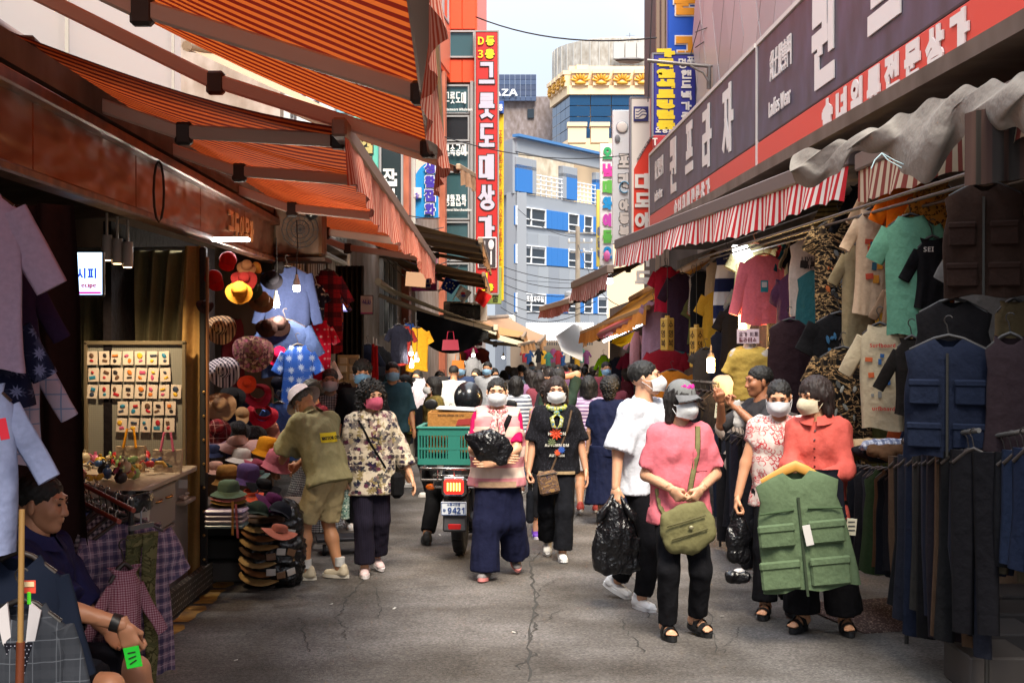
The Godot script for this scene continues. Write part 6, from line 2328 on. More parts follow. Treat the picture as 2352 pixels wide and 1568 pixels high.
# ---------------------------------------------------------------- the crowd further off: a few figures, each copied with its own clothes
func build_crowd() -> void:
	var cols := ["7a3a44", "a0a2a6", "3c4a6c", "2c2c30", "b8a898", "44665c", "8a6282", "c8c4c0", "3a3f4c", "7a4a3c", "a4907a", "505c68", "b4545a", "2f4a54"]
	var names := ["wine red", "grey", "blue", "black", "beige", "green", "mauve", "white", "navy", "rust brown", "tan", "slate", "rose", "teal"]
	var hairs := ["bob", "short", "perm", "tied", "thick", "long"]
	var hn := ["bobbed", "short", "permed", "tied back", "thick", "long"]
	var protos := []
	for i in 10:
		var away := i < 6
		var man: bool = hairs[i % 6] in ["short", "thick"]
		var sp := {"low": true, "h": 1.5 + .03 * (i % 4) + (.1 if man else 0.0), "man": man, "girth": 1.0 + .04 * (i % 4), "hair": hairs[i % 6], "hairc": ["16110f", "1c1715", "2a1a14"][i % 3], "skin": ["b07850", "a4683f", "bb8460"][i % 3],
			"top": {"c": "ffffff", "sleeve": .5, "hem": .76, "fit": .025}, "bottom": [["trousers", "wide", "skirt"][i % 3], "ffffff"], "arms": [[V(-.24, .82, .1), V(-.4, 0, -1)], [V(.25, .8, -.06 + .05 * i / 3), V(.4, 0, -1)]],
			"feet": [V(-.09, .07, .12), V(.09, .1, -.14)]}
		if not away: sp["mask"] = ["d0d2d4", "d0d2d4", "2a2a2c", "8ab0cc"][i % 4]
		protos.append([sp, null, away, i % 6])
	# picture column, metres away, seen from behind or not, shirt colour
	var spots := [[1093, 24, 0, 4], [1120, 23, 0, 1], [1134, 25, 0, 7], [1157, 27, 1, 10], [1180, 26, 1, 7], [1197, 30, 1, 8], [1214, 27, 1, 11], [1222, 22, 1, 6], [1238, 28, 1, 0], [1256, 33, 1, 5], [1262, 24, 1, 5], [1288, 21, 0, 8], [1312, 36, 1, 12], [1322, 26, 1, 6], [1343, 28, 1, 4],
		[1392, 22, 0, 0], [1415, 27, 1, 12], [1440, 24, 1, 0], [1455, 30, 1, 9], [1100, 31, 0, 9], [1168, 36, 1, 2], [1188, 40, 0, 1], [1205, 44, 1, 0], [1221, 38, 0, 13], [1247, 47, 0, 7], [1268, 40, 1, 8], [1280, 45, 0, 10], [1300, 48, 1, 12], [1330, 42, 0, 11], [1346, 37, 1, 13], [1362, 33, 1, 3], [1374, 40, 0, 4], [1385, 35, 1, 10],
		[1042, 21, 1, 7], [1058, 22.5, 0, 2], [1072, 26, 1, 9], [958, 21, 0, 3], [900, 16, 0, 13], [1010, 24, 0, 8], [1410, 18.5, 1, 0], [1240, 18.6, 1, 0], [1270, 16.2, 1, 3]]
	var ups := ["woman", "person"]
	var q := 0
	for s in spots:
		var cand := []
		for p in protos:
			if p[2] == (s[2] == 1): cand.append(p)
		var p: Array = cand[(q * 5 + int(s[0]) / 7) % cand.size()]
		var lab := "person in %s top, %s hair, %s, %s" % [names[s[3]], hn[p[3]], "back turned" if s[2] else "masked", crowd_place(s[0], s[1])]
		var yaw: float = (PI if s[2] else 0.0) + rf(-.5, .5)
		var o: Node3D
		if p[1] == null:
			p[0]["group"] = "people in the crowd"
			o = person(lab, GX(s[0], s[1]), yaw, p[0])
			p[1] = o
		else:
			o = copy(p[1], GX(s[0], s[1]), yaw, lab)
		for c in o.get_children():
			var nm := String(c.name)
			if nm == "shirt": c.material_override = cloth(cols[s[3]])
			if nm in ["trousers", "skirt"]: c.material_override = cloth(["1c1d22", "24304a", "3a362f", "17171a", "8a8478"][(q * 3 + 1) % 5])
		q += 1
func crowd_place(px: float, d: float) -> String:
	var near: String = "nearer," if d < 24 else "midway," if d < 32 else "far," if d < 40 else "farthest,"
	var side: String = "by the left bag stall" if px < 1080 else "left of centre" if px < 1180 else "in the centre" if px < 1270 else "right of centre" if px < 1350 else "by the right stalls"
	return "%s %s" % [near, side]
# ---------------------------------------------------------------- clothes on hangers, hats
# a garment hanging from the origin: half width hw, length L, sleeve length sl (0 none); thin, folded, both faces built
func cloth_mb(hw: float, L: float, sl: float, sd: int, deep := .05, neck := .07, flare := 1.05, vneck := 0.0) -> MB:
	var mb := MB.new()
	var r := RandomNumberGenerator.new()
	r.seed = sd
	var ph := r.randf() * 6.0
	var fr := r.randi_range(3, 5)
	var lean := r.randf_range(-.04, .04)
	var rows := []
	var prof := [[neck, 0.0, .5], [hw * .62, -.035, .6], [hw * .93, -.075, .8], [hw * (.86 if sl <= 0 else .95), -.17, 1.0], [hw * (.95 if sl <= 0 else .97), -.26, 1.0]]
	for i in 5: prof.append([hw * lerpf(.97, flare, (i + 1) / 5.0), lerpf(-.26, -L, (i + 1) / 5.0), 1.0])
	for p in prof:
		var row := PackedVector3Array()
		var w: float = clampf(-p[1] / L, 0, 1)
		for j in 26:
			var g := TAU * j / 26
			var x: float = cos(g) * p[0]
			var wob := .014 * w * sin(fr * x / hw * 3.0 + ph + w * 2) + .006 * w * sin(x * 46 + ph)
			var dip := 0.0
			if p[1] > -.08: dip = (.02 + vneck * .5) * (1 - absf(cos(g))) * (1.0 if sin(g) > 0 else .3) * (1.0 if p[1] > -.02 else .2)
			row.append(V(x + lean * w * .5 + .012 * w * sin(ph + w * 5), p[1] - dip + .012 * sin(x * 22 + ph) * float(p[1] < -L + .01), sin(g) * deep * p[2] + wob))
		rows.append(row)
	mb.grid(rows, true, true)
	for g in [-1, 1]:
		if sl <= 0: break
		var a := V(g * hw * .74, -.085, 0)
		var d := V(g * (.46 if sl < .35 else .24), -.85, .02 * sin(ph * g)).normalized()
		var ps := []
		var rr := []
		for i in 5:
			ps.append(a + d * sl * i / 4.0 + V(0, 0, .012 * sin(i * 2.0 + ph)))
			rr.append(lerpf(minf(.085, hw * .4), minf(.078, hw * .36) if sl < .35 else .05, i / 4.0))
		mb.tube(ps, rr, 10, true, .34, V(0, 0, 1))
	return mb
func hanger_mb(hw: float) -> MB:
	var mb := MB.new()
	mb.tube([V(-hw * .82, -.065, 0), V(-hw * .3, -.005, 0), V(0, .012, 0), V(hw * .3, -.005, 0), V(hw * .82, -.065, 0)], .011, 6)
	var hk := []
	for i in 9: hk.append(V(-.022 * sin(PI * 1.3 * i / 8) , .015 + .05 + .024 - .024 * cos(PI * 1.3 * i / 8) if i else .015, 0))
	mb.tube(hk, .0035, 5, false)
	return mb
# the picture place of the collar, and the width and length in picture units, give the real size at distance d
func wear(label: String, cat: String, px: float, py: float, d: float, wpx: float, hpx: float, m: Material, sl := .22, yaw := -.3, group := "", hang := "2a201c", o2 := {}) -> Node3D:
	var k := d / FL
	var o := thing("hanging_" + cat.replace(" ", "_"), label, cat, P(px, py, d), yaw, group)
	var hw := wpx * k * .5
	var mb := cloth_mb(hw, hpx * k, sl, int(px * 3 + py), o2.get("deep", .05), o2.get("neck", .075), o2.get("flare", 1.04), o2.get("v", 0.0))
	part(mb, "cloth", m, o)
	if hang: part(hanger_mb(hw), "hanger", mt(hang, .5), o)
	if o2.has("print"): print_on(o, o2.print, hw, hpx * k)
	if o2.has("vest"): vest_bits(o, hw, hpx * k, o2.vest)
	if o2.has("lines"):
		for q in o2.lines:  # words printed on the front: text, height, colour, x, y
			var w := part(latin(q[0], q[1], true, .003), "print", mt(q[2], .8), o)
			w.position = V(q[3] * hw, -q[4] * hpx * k, .064)
	return o
func print_on(o: Node3D, kind: String, hw: float, L: float) -> void:
	var a := kind.split(" ")
	for i in range(1, a.size()):  # loose patches of ink of each colour
		var mb := MB.new()
		rng.seed = i * 77 + int(hw * 1000)
		for q in (7 if a[0] == "beast" else 3):
			var c := V(rf(-.45, .45) * hw, -L * rf(.28, .72), .058 + .001 * i)
			if a[0] == "beast": mb.ball(c, V(rf(.02, .1) * hw, rf(.04, .2) * hw, .003), 7, Basis(Vector3.BACK, rf(-.7, .7)))
			else: mb.rbox(c, V(rf(.1, .5) * hw, rf(.03, .1) * L, .003), .001, Basis(Vector3.BACK, rf(-.1, .1)))
		part(mb, "print", mt(a[i], .85), o)
func vest_bits(o: Node3D, hw: float, L: float, m: Material) -> void:
	for g in [-1, 1]:
		for q in [[.44, .3, .32], [.8, .5, .36]]:
			var mb := MB.new()
			mb.rbox(V(g * hw * .48, -L * q[0] - .02, .062), V(hw * q[2] * 2, L * .17, .022), .008)
			var p := part(mb, "pocket", m, o)
			mb = MB.new()
			mb.rbox(V(g * hw * .48, -L * q[0] + L * .065, .07), V(hw * q[2] * 2.08, L * .06, .022), .008)
			part(mb, "flap", m, p)
	var mb := MB.new()
	mb.box(V(0, -L * .56, .056), V(.012, L * .86, .014))
	part(mb, "zip", mt("26241f", .5, .3), o)
func trousers(label: String, px: float, py: float, d: float, wpx: float, hpx: float, m: Material, yaw: float, group := "") -> Node3D:
	var k := d / FL
	var o := thing("hanging_trousers", label, "trousers", P(px, py, d), yaw, group)
	var w := wpx * k
	var L := hpx * k
	var mb := MB.new()
	for g in [-1, 1]:
		var ps := []
		var rr := []
		for i in 7:
			var t := i / 6.0
			ps.append(V(g * w * (.2 + .07 * t), -L * t, .01 * sin(i * 1.7 + px) + g * .012))
			rr.append(w * lerpf(.27, .2, t))
		mb.tube(ps, rr, 10, true, .3, V(0, 0, 1))
	mb.rbox(V(0, -.03, 0), V(w * .98, .06, w * .17), .012)
	part(mb, "cloth", m, o)
	mb = MB.new()
	mb.box(V(0, .03, 0), V(w * .8, .02, .014))
	mb.tube([V(0, .035, 0), V(0, .09, 0), V(.02, .11, 0), V(.035, .09, 0)], .004, 5)
	part(mb, "clip_hanger", mt("8a8a8c", .3, .7), o)
	return o
# a row of the same kind of garment hung edge-on along a rail
func rail_row(label: String, cat: String, a: Vector3, b: Vector3, n: int, cols: Array, hw: float, L: float, sl: float, yaw: float, group: String, legs := false, post := true) -> void:
	var rl := thing("clothes_rail", "steel rail carrying " + group, "rail", a)
	var mb := MB.new()
	mb.tube([a + Vector3.UP * .09, b + Vector3.UP * .09], .013, 8)
	wpart(mb, "rail", mt("6a6866", .4, .6), rl)
	if post:
		for e in [a, b]:
			mb = MB.new()
			mb.tube([e + Vector3.UP * .09, V(e.x, GY(e.z), e.z)], .013, 8)
			wpart(mb, "post", mt("3a3836", .5, .4), rl)
	var ords := ["first", "second", "third", "fourth", "fifth", "sixth", "seventh", "eighth", "ninth", "tenth", "eleventh", "twelfth", "thirteenth", "fourteenth", "fifteenth", "sixteenth"]
	for i in n:
		var p := a.lerp(b, (i + .5) / n) + V(rf(-.01, .01), rf(-.012, .0), 0)
		var o := thing("hanging_" + cat.replace(" ", "_"), "%s from the near end of %s" % [ords[i % 16], label], cat, p, yaw + rf(-.26, .26), group)
		mb = MB.new()
		if legs:
			for g in [-1, 1]: mb.tube([V(g * hw * .45, 0, g * .012), V(g * hw * .5, -L * .5, g * .016 + rf(-.02, .02)), V(g * hw * .55 + rf(-.03, .03), -L * rf(.84, 1.04), g * .02 + rf(-.03, .03))], [hw * .5, hw * .46, hw * .42], 8, true, .3, V(0, 0, 1))
		else: mb.add(cloth_mb(hw, L * rf(.95, 1.05), sl, i * 13 + int(a.x * 50), .035))
		var m = cols[i % cols.size()]
		part(mb, "cloth", m if m is Material else cloth(m), o)
		part(hanger_mb(hw), "hanger", mt("2a2320", .5), o)
func hat(label: String, kind: String, m: Material, at: Vector3, w: float, yaw := 0.0, tilt := 0.0, roll := 0.0, band := "", group := "hats on the hat stall") -> Node3D:
	var o := thing("hat", label, "hat", at, yaw, group)
	var b := Basis(Vector3.RIGHT, tilt) * Basis(Vector3.BACK, roll)
	var x := Transform3D(b, Vector3.ZERO)
	var mb := MB.new()
	var r := w * .5
	if kind == "cap":
		var pr := []
		for i in 8: pr.append(Vector2(r * .62 * cos(PI / 2 * i / 7) + .001, r * .66 * sin(PI / 2 * i / 7)))
		mb.lathe(pr, 18, x)
		part(mb, "crown", m, o)
		mb = MB.new()
		var rows := []
		for i in 5:
			var row := PackedVector3Array()
			for j in 11:
				var a := lerpf(-1.1, 1.1, j / 10.0)
				row.append(x * V(sin(a) * r * .62, .01 - .12 * r * i / 4.0 - .1 * r * absf(sin(a)) * i / 4.0, cos(a) * r * .6 + r * .16 * i * pow(cos(a), .7)))
			rows.append(row)
		mb.grid(rows)
		part(mb, "bill", m, o)
		return o
	var bw: float = {"bucket": 1.0, "cloche": .9, "wide": 1.0, "visor": 1.0}[kind]
	var cr: float = {"bucket": .6, "cloche": .66, "wide": .46, "visor": .55}[kind] * r
	var hh: float = {"bucket": .62, "cloche": .8, "wide": .42, "visor": .3}[kind] * r
	var wp: float = {"bucket": .06, "cloche": .05, "wide": .22, "visor": .2}[kind]
	var cp := [Vector2(cr, 0), Vector2(cr * .98, hh * .5), Vector2(cr * .86, hh * .86), Vector2(cr * .55, hh), Vector2(.001, hh * 1.04)]
	if kind == "visor": cp = [Vector2(cr, 0), Vector2(cr * 1.02, hh * .5), Vector2(cr * .98, hh), Vector2(cr * .9, hh * .9), Vector2(cr * .92, 0)]
	mb.lathe(cp, 22, x)
	part(mb, "crown", m, o)
	mb = MB.new()
	mb.lathe([Vector2(r * bw, -hh * .36), Vector2(r * bw * .84, -hh * .2), Vector2(cr * 1.0, .004)], 26, x, wp)
	part(mb, "brim", m, o)
	if band:
		mb = MB.new()
		mb.lathe([Vector2(cr * 1.01, .004), Vector2(cr * 1.02, hh * .28), Vector2(cr * .99, hh * .3)], 22, x)
		part(mb, "band", cloth(band), o)
	return o
func bulb(label: String, at: Vector3, e := .5, col := "fff4e0", cord := .5) -> void:
	var o := thing("light_bulb", label, "light bulb", at)
	var mb := MB.new()
	mb.lathe([Vector2(.001, -.06), Vector2(.025, -.055), Vector2(.034, -.03), Vector2(.03, 0)], 14)
	part(mb, "bulb", glow(col, 6.0), o)
	mb = MB.new()
	mb.lathe([Vector2(.034, 0), Vector2(.026, .05), Vector2(.016, .07), Vector2(.014, .1), Vector2(.001, .1)], 14)
	part(mb, "socket", mt("a8a298", .5), o)
	mb = MB.new()
	mb.tube([V(0, .1, 0), V(.01, .1 + cord * .5, 0), V(0, .1 + cord, 0)], .006, 5)
	part(mb, "cord", mt("121212", .6), o)
	var l := OmniLight3D.new()
	l.name = "bulb_light"
	l.light_color = hx(col)
	l.light_energy = e
	l.light_size = .04
	l.omni_range = 12
	l.omni_attenuation = 2
	l.shadow_enabled = true
	l.position = V(0, -.1, .0)
	o.add_child(l)
# ---------------------------------------------------------------- left stalls
func LX(d: float) -> float: return -2.15 - .026 * d
func build_left_stalls() -> void:
	var dark := mt("6e5c50", .9, 0, "grime")
	var sh := thing("market_arcade", "dark covered row of stall units along the left side", "building", V(-3.6, GY(-11), -11))
	var mb := MB.new()
	mb.box(V(-4.75, 1.3, -11), V(.2, 3.4, 19), Basis(Vector3.UP, .026))
	wpart(mb, "back_wall", dark, sh)
	mb = MB.new()
	mb.box(V(-3.6, 2.98, -11), V(2.4, .14, 19), Basis(Vector3.UP, .026))
	wpart(mb, "roof", mt("6e6056", .9, 0, "grime"), sh)
	for z in [-2.0, -13.7, -20.3]:
		mb = MB.new()
		mb.box(V(-3.7, 1.3, z), V(2.2, 3.3, .1))
		wpart(mb, "partition", dark, sh)
	# sheet steel fascia with its lips, joints and raised shop name
	var fs := thing("steel_fascia", "long rusty sheet steel fascia under the awnings with raised shop letters", "fascia", V(LX(9), 2.6, -9))
	var st := mt("7e5644", .33, .65, "wave")
	var r := V(LX(4.2) - LX(13.2), 0, 9).normalized()
	var bas := Basis(V(-r.x, 0, -r.z), Vector3.UP, V(-r.x, 0, -r.z).cross(Vector3.UP))
	for i in 5:
		var d := 5.1 + i * 1.8
		mb = MB.new()
		mb.rbox(V(LX(d), 2.62, -d), V(1.79, .34, .06), .006, bas)
		wpart(mb, "panel", st, fs)
	mb = MB.new()
	mb.rbox(V(LX(8.7) + .03, 2.82, -8.7), V(9.0, .07, .14), .01, bas)
	wpart(mb, "upper_lip", mt("7a4430", .4, .5, "dirty"), fs)
	mb = MB.new()
	mb.rbox(V(LX(8.7) + .01, 2.43, -8.7), V(9.0, .05, .12), .01, bas)
	wpart(mb, "lower_lip", mt("8a5a44", .4, .5, "dirty"), fs)
	var rd := V(-r.x, 0, -r.z)
	wpart(hangul("그두이모자", V(LX(10.6) + .04, 2.72, -10.6), rd, .2, .2, .2, false, .2, .012), "lettering", mt("c88a58", .35, .6), fs)
	mb = MB.new()
	var lp := []
	for i in 13: lp.append(P(365 + 12 * sin(TAU * i / 12.0), 440 - 70 * cos(TAU * i / 12.0), 8.0))
	mb.tube(lp, .008, 5)
	wpart(mb, "looped_cable", mt("17120f", .6), fs)
	for i in 8:  # dim roof clutter behind the fascia
		var bx := thing("storage_box", "%s dusty box stored on the stall roof above the fascia" % ["first", "second", "third", "fourth", "fifth", "sixth", "seventh", "eighth"][i], "box", V(LX(5 + i) - .35 - rf(0, .2), 3.06, -5.0 - i * 1.02), rf(-.3, .3), "boxes on the stall roof")
		mb = MB.new()
		mb.rbox(V(0, .13, 0), V(rf(.3, .5), rf(.2, .3), .4), .01)
		part(mb, "carton", mt(["4a3a32", "3a3534", "54402f"][i % 3], .8), bx)
	# unit and grille beyond the fascia
	var ac := thing("air_conditioner", "grimy outdoor unit on a bracket at the end of the steel fascia", "air conditioner", P(690, 535, 13.2))
	mb = MB.new()
	mb.rbox(V(), V(.5, .5, .4), .03)
	part(mb, "casing", mt("8a7664", .6, .2, "dirty"), ac)
	fan(ac, V(.03, .02, .205), .19)
	mb = MB.new()
	mb.box(V(0, -.29, .05), V(.6, .04, .5))
	part(mb, "bracket", mt("4a3a30", .6, .4), ac)
	var cc := thing("security_camera", "small black camera on the corner of the grimy outdoor unit", "camera", P(716, 490, 12.9))
	mb = MB.new()
	mb.ball(V(), V(.07, .07, .07), 12)
	mb.tube([V(0, .05, 0), V(0, .2, -.1)], .02, 6)
	part(mb, "dome", mt("141414", .3), cc)
	var gf := thing("grille_fascia", "long fascia of pale slats and steel panels over the clothing stall", "fascia", P(820, 590, 15.5))
	for i in 26:
		var d := 13.4 + i * .23
		if i % 9 == 8: continue
		mb = MB.new()
		mb.rbox(V(LX(d) + .05, 2.52, -d), V(.1, .36, .03), .006, bas)
		wpart(mb, "slat", mt(["8c8270", "77705f", "98907f"][i % 3], .5, .3), gf)
	for q in [2.73, 2.31]:
		mb = MB.new()
		mb.rbox(V(LX(16.3) + .05, q, -16.3), V(6.2, .06, .14), .01, bas)
		wpart(mb, "frame", mt("6a6254", .5, .4), gf)
	mb = MB.new()
	mb.box(V(LX(16.3) - .03, 2.5, -16.3), V(6.2, .4, .03), bas)
	wpart(mb, "backing", mt("1c1814", .8), gf)
	# accessory stall: curtains, board of packets, counter
	var cu := thing("curtain", "dark maroon curtain dividing the near clothes from the accessory stall", "curtain", V(-1.9, .2, -5.3))
	var rows := []
	for i in 8:
		var row := PackedVector3Array()
		for j in 25:
			var u := j / 24.0
			row.append(P(lerpf(-150, lerpf(178, 205, i / 7.0), u), lerpf(470, 1250, i / 7.0), 5.4) + V(0, 0, .045 * sin(u * 26) + .02 * sin(u * 9 + i)))
		rows.append(row)
	mb = MB.new()
	mb.grid(rows)
	wpart(mb, "cloth", cloth("2f1c19"), cu)
	var gc := thing("curtain", "grey green pleated curtain hanging behind the packet board", "curtain", V(-2.7, .2, -9.9))
	rows = []
	for i in 10:
		var w := i / 9.0
		var row := PackedVector3Array()
		for j in 73:
			var u := j / 72.0
			row.append(P(lerpf(160, lerpf(470, 425, w), u), lerpf(575, 1120, w), 9.8) + V(0, 0, (.03 + .05 * u) * sin(u * 52 + .8 * sin(w * 3)) + .02 * sin(u * 120)))
		rows.append(row)
	mb = MB.new()
	mb.grid(rows)
	wpart(mb, "cloth", cloth("7a7052"), gc)
	mb = MB.new()
	mb.tube([P(160, 572, 9.75), P(470, 570, 9.75)], .015, 6)
	wpart(mb, "curtain_rod", mt("8a8a88", .3, .7), gc)
	var tc := thing("canvas_flap", "tan canvas flap edged with black eyelet tape between the stalls", "canvas", V(-2.38, .8, -9.4))
	rows = []
	for i in 9:
		var w := i / 8.0
		var row := PackedVector3Array()
		for j in 13:
			var u := j / 12.0
			row.append(P(lerpf(lerpf(425, 402, w), 463, u), lerpf(565, 1330, w), 9.35) + V(0, 0, .03 * sin(u * 8 + w * 2)))
		rows.append(row)
	mb = MB.new()
	mb.grid(rows)
	wpart(mb, "cloth", cloth("b08850"), tc)
	mb = MB.new()
	mb.rbox(P(467, 950, 9.3), V(.05, 2.45, .06), .01)
	wpart(mb, "edge_post", mt("15110f", .7), tc)
	for i in 8:
		mb = MB.new()
		mb.ball(P(467, 900 + i * 55, 9.26), V(.011, .011, .006), 8)
		wpart(mb, "eyelet", mt("b08a50", .3, .8), tc)
	var sc := thing("display_screen", "lit display screen with blue Hangul letters hung in the accessory stall", "screen", P(205, 628, 7.2))
	mb = MB.new()
	mb.rbox(V(0, 0, -.02), V(.16, .26, .04), .006)
	part(mb, "casing", mt("101012", .4), sc)
	mb = MB.new()
	mb.box(V(0, 0, .002), V(.145, .24, .004))
	part(mb, "screen", glow("a8c8e8", .75), sc)
	wpart(hangul("시피", P(177, 615, 7.19), Vector3.RIGHT, .055, .06, .16, false, .1, .004), "lettering", glow("1838b0", .35), sc)
	word("ecipe", P(203, 655, 7.19), .024, glow("8a2040", .35), sc)
	mb = MB.new()
	mb.box(P(205, 672, 7.19), V(.13, .012, .003))
	mb.box(P(205, 588, 7.19), V(.13, .003, .003))
	wpart(mb, "stripes", glow("b0188c", .4), sc)
	for i in 3:
		var tl := thing("track_spotlight", ["leftmost", "middle", "rightmost"][i] + " white cylinder spotlight above the packet board", "spotlight", P(245 + i * 24, 570 + i * 8, 8.6), 0, "track spotlights")
		mb = MB.new()
		mb.lathe([Vector2(.001, -.08), Vector2(.036, -.08), Vector2(.036, .09), Vector2(.001, .09)], 14)
		part(mb, "can", mt("b0a49a", .5), tl)
		mb = MB.new()
		mb.lathe([Vector2(.001, -.084), Vector2(.028, -.084), Vector2(.028, -.081)], 12)
		part(mb, "lens", glow("ffd8a0", 3.0), tl)
		mb = MB.new()
		mb.tube([V(0, .09, 0), V(0, .24, 0)], .01, 6)
		part(mb, "stem", mt("b0a49a", .5), tl)
		if i > 0:
			var l := SpotLight3D.new()
			l.name = "spotlight_beam"
			l.light_color = Color(1, .9, .74)
			l.light_energy = .32
			l.spot_angle = 52
			l.light_size = .03
			l.spot_range = 8
			l.shadow_enabled = true
			l.position = V(0, -.1, 0)
			tl.add_child(l)
			l.look_at_from_position(tl.position + V(0, -.1, 0), P(310, 980, 9.2))
	var pb := thing("packet_board", "tall framed mesh board hung with rows of small badge packets", "display board", P(310, 960, 9.2))
	var k := 9.2 / FL
	mb = MB.new()
	mb.box(V(0, 0, -.02), V(226 * k, 350 * k, .02))
	part(mb, "mesh_panel", cloth("ffffff", "grid 6e6a60 8c877a", .06), pb)
	mb = MB.new()
	for q in [[-113, 0, 8, 350], [113, 0, 8, 350], [0, 173, 234, 9]]: mb.rbox(V(q[0] * k, q[1] * k, 0), V(q[2] * k, q[3] * k, .04), .004)
	part(mb, "frame", mt("8a7a60", .35, .6), pb)
	var pc := ["a02028", "c89a28", "2a2424", "28708a", "b04a6a", "5a4030", "303848", "c06a28"]
	var at := 0
	for row in 5:
		for col in 8:
			if (row < 2 and col == 7) or (row > 2 and col < 2) or (row == 4 and col == 7): continue
			at += 1
			var x := (212 + col * 27.5 + (row % 2) * 3) - 310 + (12 if row > 2 else 0) * 1.0
			var y := 960 - (822 + row * 38.5)
			if x > 100: continue
			var pk := thing("badge_packet", "%s packet in the %s row of the badge board" % [["first", "second", "third", "fourth", "fifth", "sixth", "seventh", "eighth"][col], ["top", "second", "middle", "fourth", "bottom"][row]], "packet", pb.position + V(x * k, y * k, .012), 0, "badge packets on the board")
			mb = MB.new()
			mb.rbox(V(), V(24 * k, 32 * k, .006), .002, Basis(Vector3.BACK, rf(-.06, .06)) * Basis(Vector3.RIGHT, -.1))
			part(mb, "card", mt("b8a898", .35), pk)
			for q in 2:
				mb = MB.new()
				if (at + q) % 3 == 0: mb.rbox(V(rf(-4, 4) * k, (6 - q * 12) * k, .008), V(rf(8, 15) * k, rf(4, 8) * k, .006), .002, Basis(Vector3.BACK, rf(-.5, .5)))
				else: mb.ball(V(rf(-4, 4) * k, (6 - q * 12) * k, .008), V(rf(3, 7) * k, rf(3, 7) * k, .004), 8, Basis(Vector3.BACK, rf(-.9, .9)))
				part(mb, "badge", mt(pc[(at * 5 + q * 3) % 8], .4), pk)
	var ct := thing("drawer_counter", "grey counter with brass handled drawers and perforated plinth", "counter", V(-2.75, GY(-8.5), -8.5))
	var fx := LX(8.4) + .02
	mb = MB.new()
	mb.rbox(V(fx - .42, .22, -8.45), V(.82, .9, 1.45), .01)
	wpart(mb, "carcass", mt("857c74", .5), ct)
	for i in 3:
		mb = MB.new()
		mb.rbox(V(fx, .52 - i * .29, -8.25), V(.03, .275, .98), .008)
		var dr := wpart(mb, "drawer", mt("8f877f", .45), ct)
		for q in 4:
			mb = MB.new()
			mb.tube([0, 1, 2, 3, 4].map(func(s): return V(fx + .018 + .022 * sin(PI * s / 4), .52 - i * .29 + .06, -8.62 + q * .24 + s * .035)), .008, 6)
			wpart(mb, "handle", mt("a8783a", .25, .9), dr)
	mb = MB.new()
	mb.rbox(V(fx - .4, .7, -8.45), V(.9, .04, 1.52), .008)
	wpart(mb, "top", mt("a89a8a", .4), ct)
	mb = MB.new()
	mb.box(V(fx + .09, -.1, -8.75), V(.05, .16, 1.3))
	wpart(mb, "plinth", cloth("ffffff", "dots 4a463e a09a8c", .16), ct)
	# wares heaped on the counter: each piece small
	for i in 96:
		var c := V(fx - rf(.06, .78), .73 + rf(0, .07), [-8.9, -8.45, -8.0][i / 32] - rf(-.24, .24))
		var kn := (i / 8) % 4
		var nm: String = ["hair_clip", "keyring", "beaded_pouch", "ribbon"][kn]
		var t := thing(nm, "%s %s among the wares heaped at the %s of the counter" % [["yellow", "pale green", "pink", "red", "cream", "black", "blue", "gold"][i % 8], nm.replace("_", " "), ["back", "middle", "front"][i / 32]], nm.replace("_", " "), c, rf(0, 6), "small wares on the counter")
		mb = MB.new()
		match kn:
			0: mb.tube([V(-.05, 0, 0), V(-.02, .03, 0), V(.03, .03, .01), V(.05, 0, 0)], .014, 6)
			1: mb.ball(V(0, .02, 0), V(.035, .025, .03), 8); mb.tube([V(.03, .02, 0), V(.06, .04, .01), V(.08, .02, 0)], .005, 5)
			2: mb.ball(V(0, .03, 0), V(.05, .04, .035), 8); mb.tube([V(0, .06, 0), V(.0, .085, 0)], .012, 6)
			3:
				for g in [-1, 1]: mb.ball(V(g * .035, .03, 0), V(.035, .022, .012), 7, Basis(Vector3.BACK, g * .4))
				mb.ball(V(0, .03, 0), V(.012, .014, .014), 6)
		part(mb, "piece", mt(["c8a02a", "8aa868", "b85a78", "a8242a", "b8a888", "1c1a1a", "3a5a8a", "b08a3a"][i % 8], .35), t)
	for q in [[302, 1050, "d08a1c", "b09a80", "canvas tote bag with mustard handles behind the wares"], [387, 1058, "c0607a", "b8a48c", "cream tote bag with pink handles hung at the counter end"]]:
		var tb := thing("tote_bag", q[4], "bag", P(q[0], q[1], 8.8))
		mb = MB.new()
		mb.prism(PackedVector2Array([Vector2(-.1, .08), Vector2(.1, .08), Vector2(.09, -.1), Vector2(.06, -.14), Vector2(-.06, -.14), Vector2(-.09, -.1)]), .05)
		part(mb, "bag", cloth(q[3]), tb)
		mb = MB.new()
		mb.tube([V(-.045, .07, .055), V(-.025, .2, .03), V(.02, .2, .03), V(.045, .07, .055)], .009, 6)
		part(mb, "handle", cloth(q[2]), tb)
		mb = MB.new()
		for s in 4: mb.rbox(V(-.05 + .024 * s, .01 - .014 * s, .053), V(.03, .014, .006), .002)
		part(mb, "print", mt("2a4a4a", .7), tb)
	var bin := thing("waste_bin", "white bin lined with a black bag before the counter", "bin", V(-2.08, .55, -6.9))
	mb = MB.new()
	mb.lathe([Vector2(.001, 0), Vector2(.085, 0), Vector2(.1, .26), Vector2(.094, .26)], 18)
	part(mb, "bin", mt("b0a8a0", .5), bin)
	mb = MB.new()
	mb.lathe([Vector2(.104, .17), Vector2(.118, .22), Vector2(.106, .27), Vector2(.09, .27), Vector2(.08, .15)], 18, Transform3D(), .06)
	part(mb, "liner", plastic(), bin)
	var tr := thing("goods_tray", "clear plastic tray of red and white trinkets at the counter end", "tray", P(405, 1150, 9.0))
	mb = MB.new()
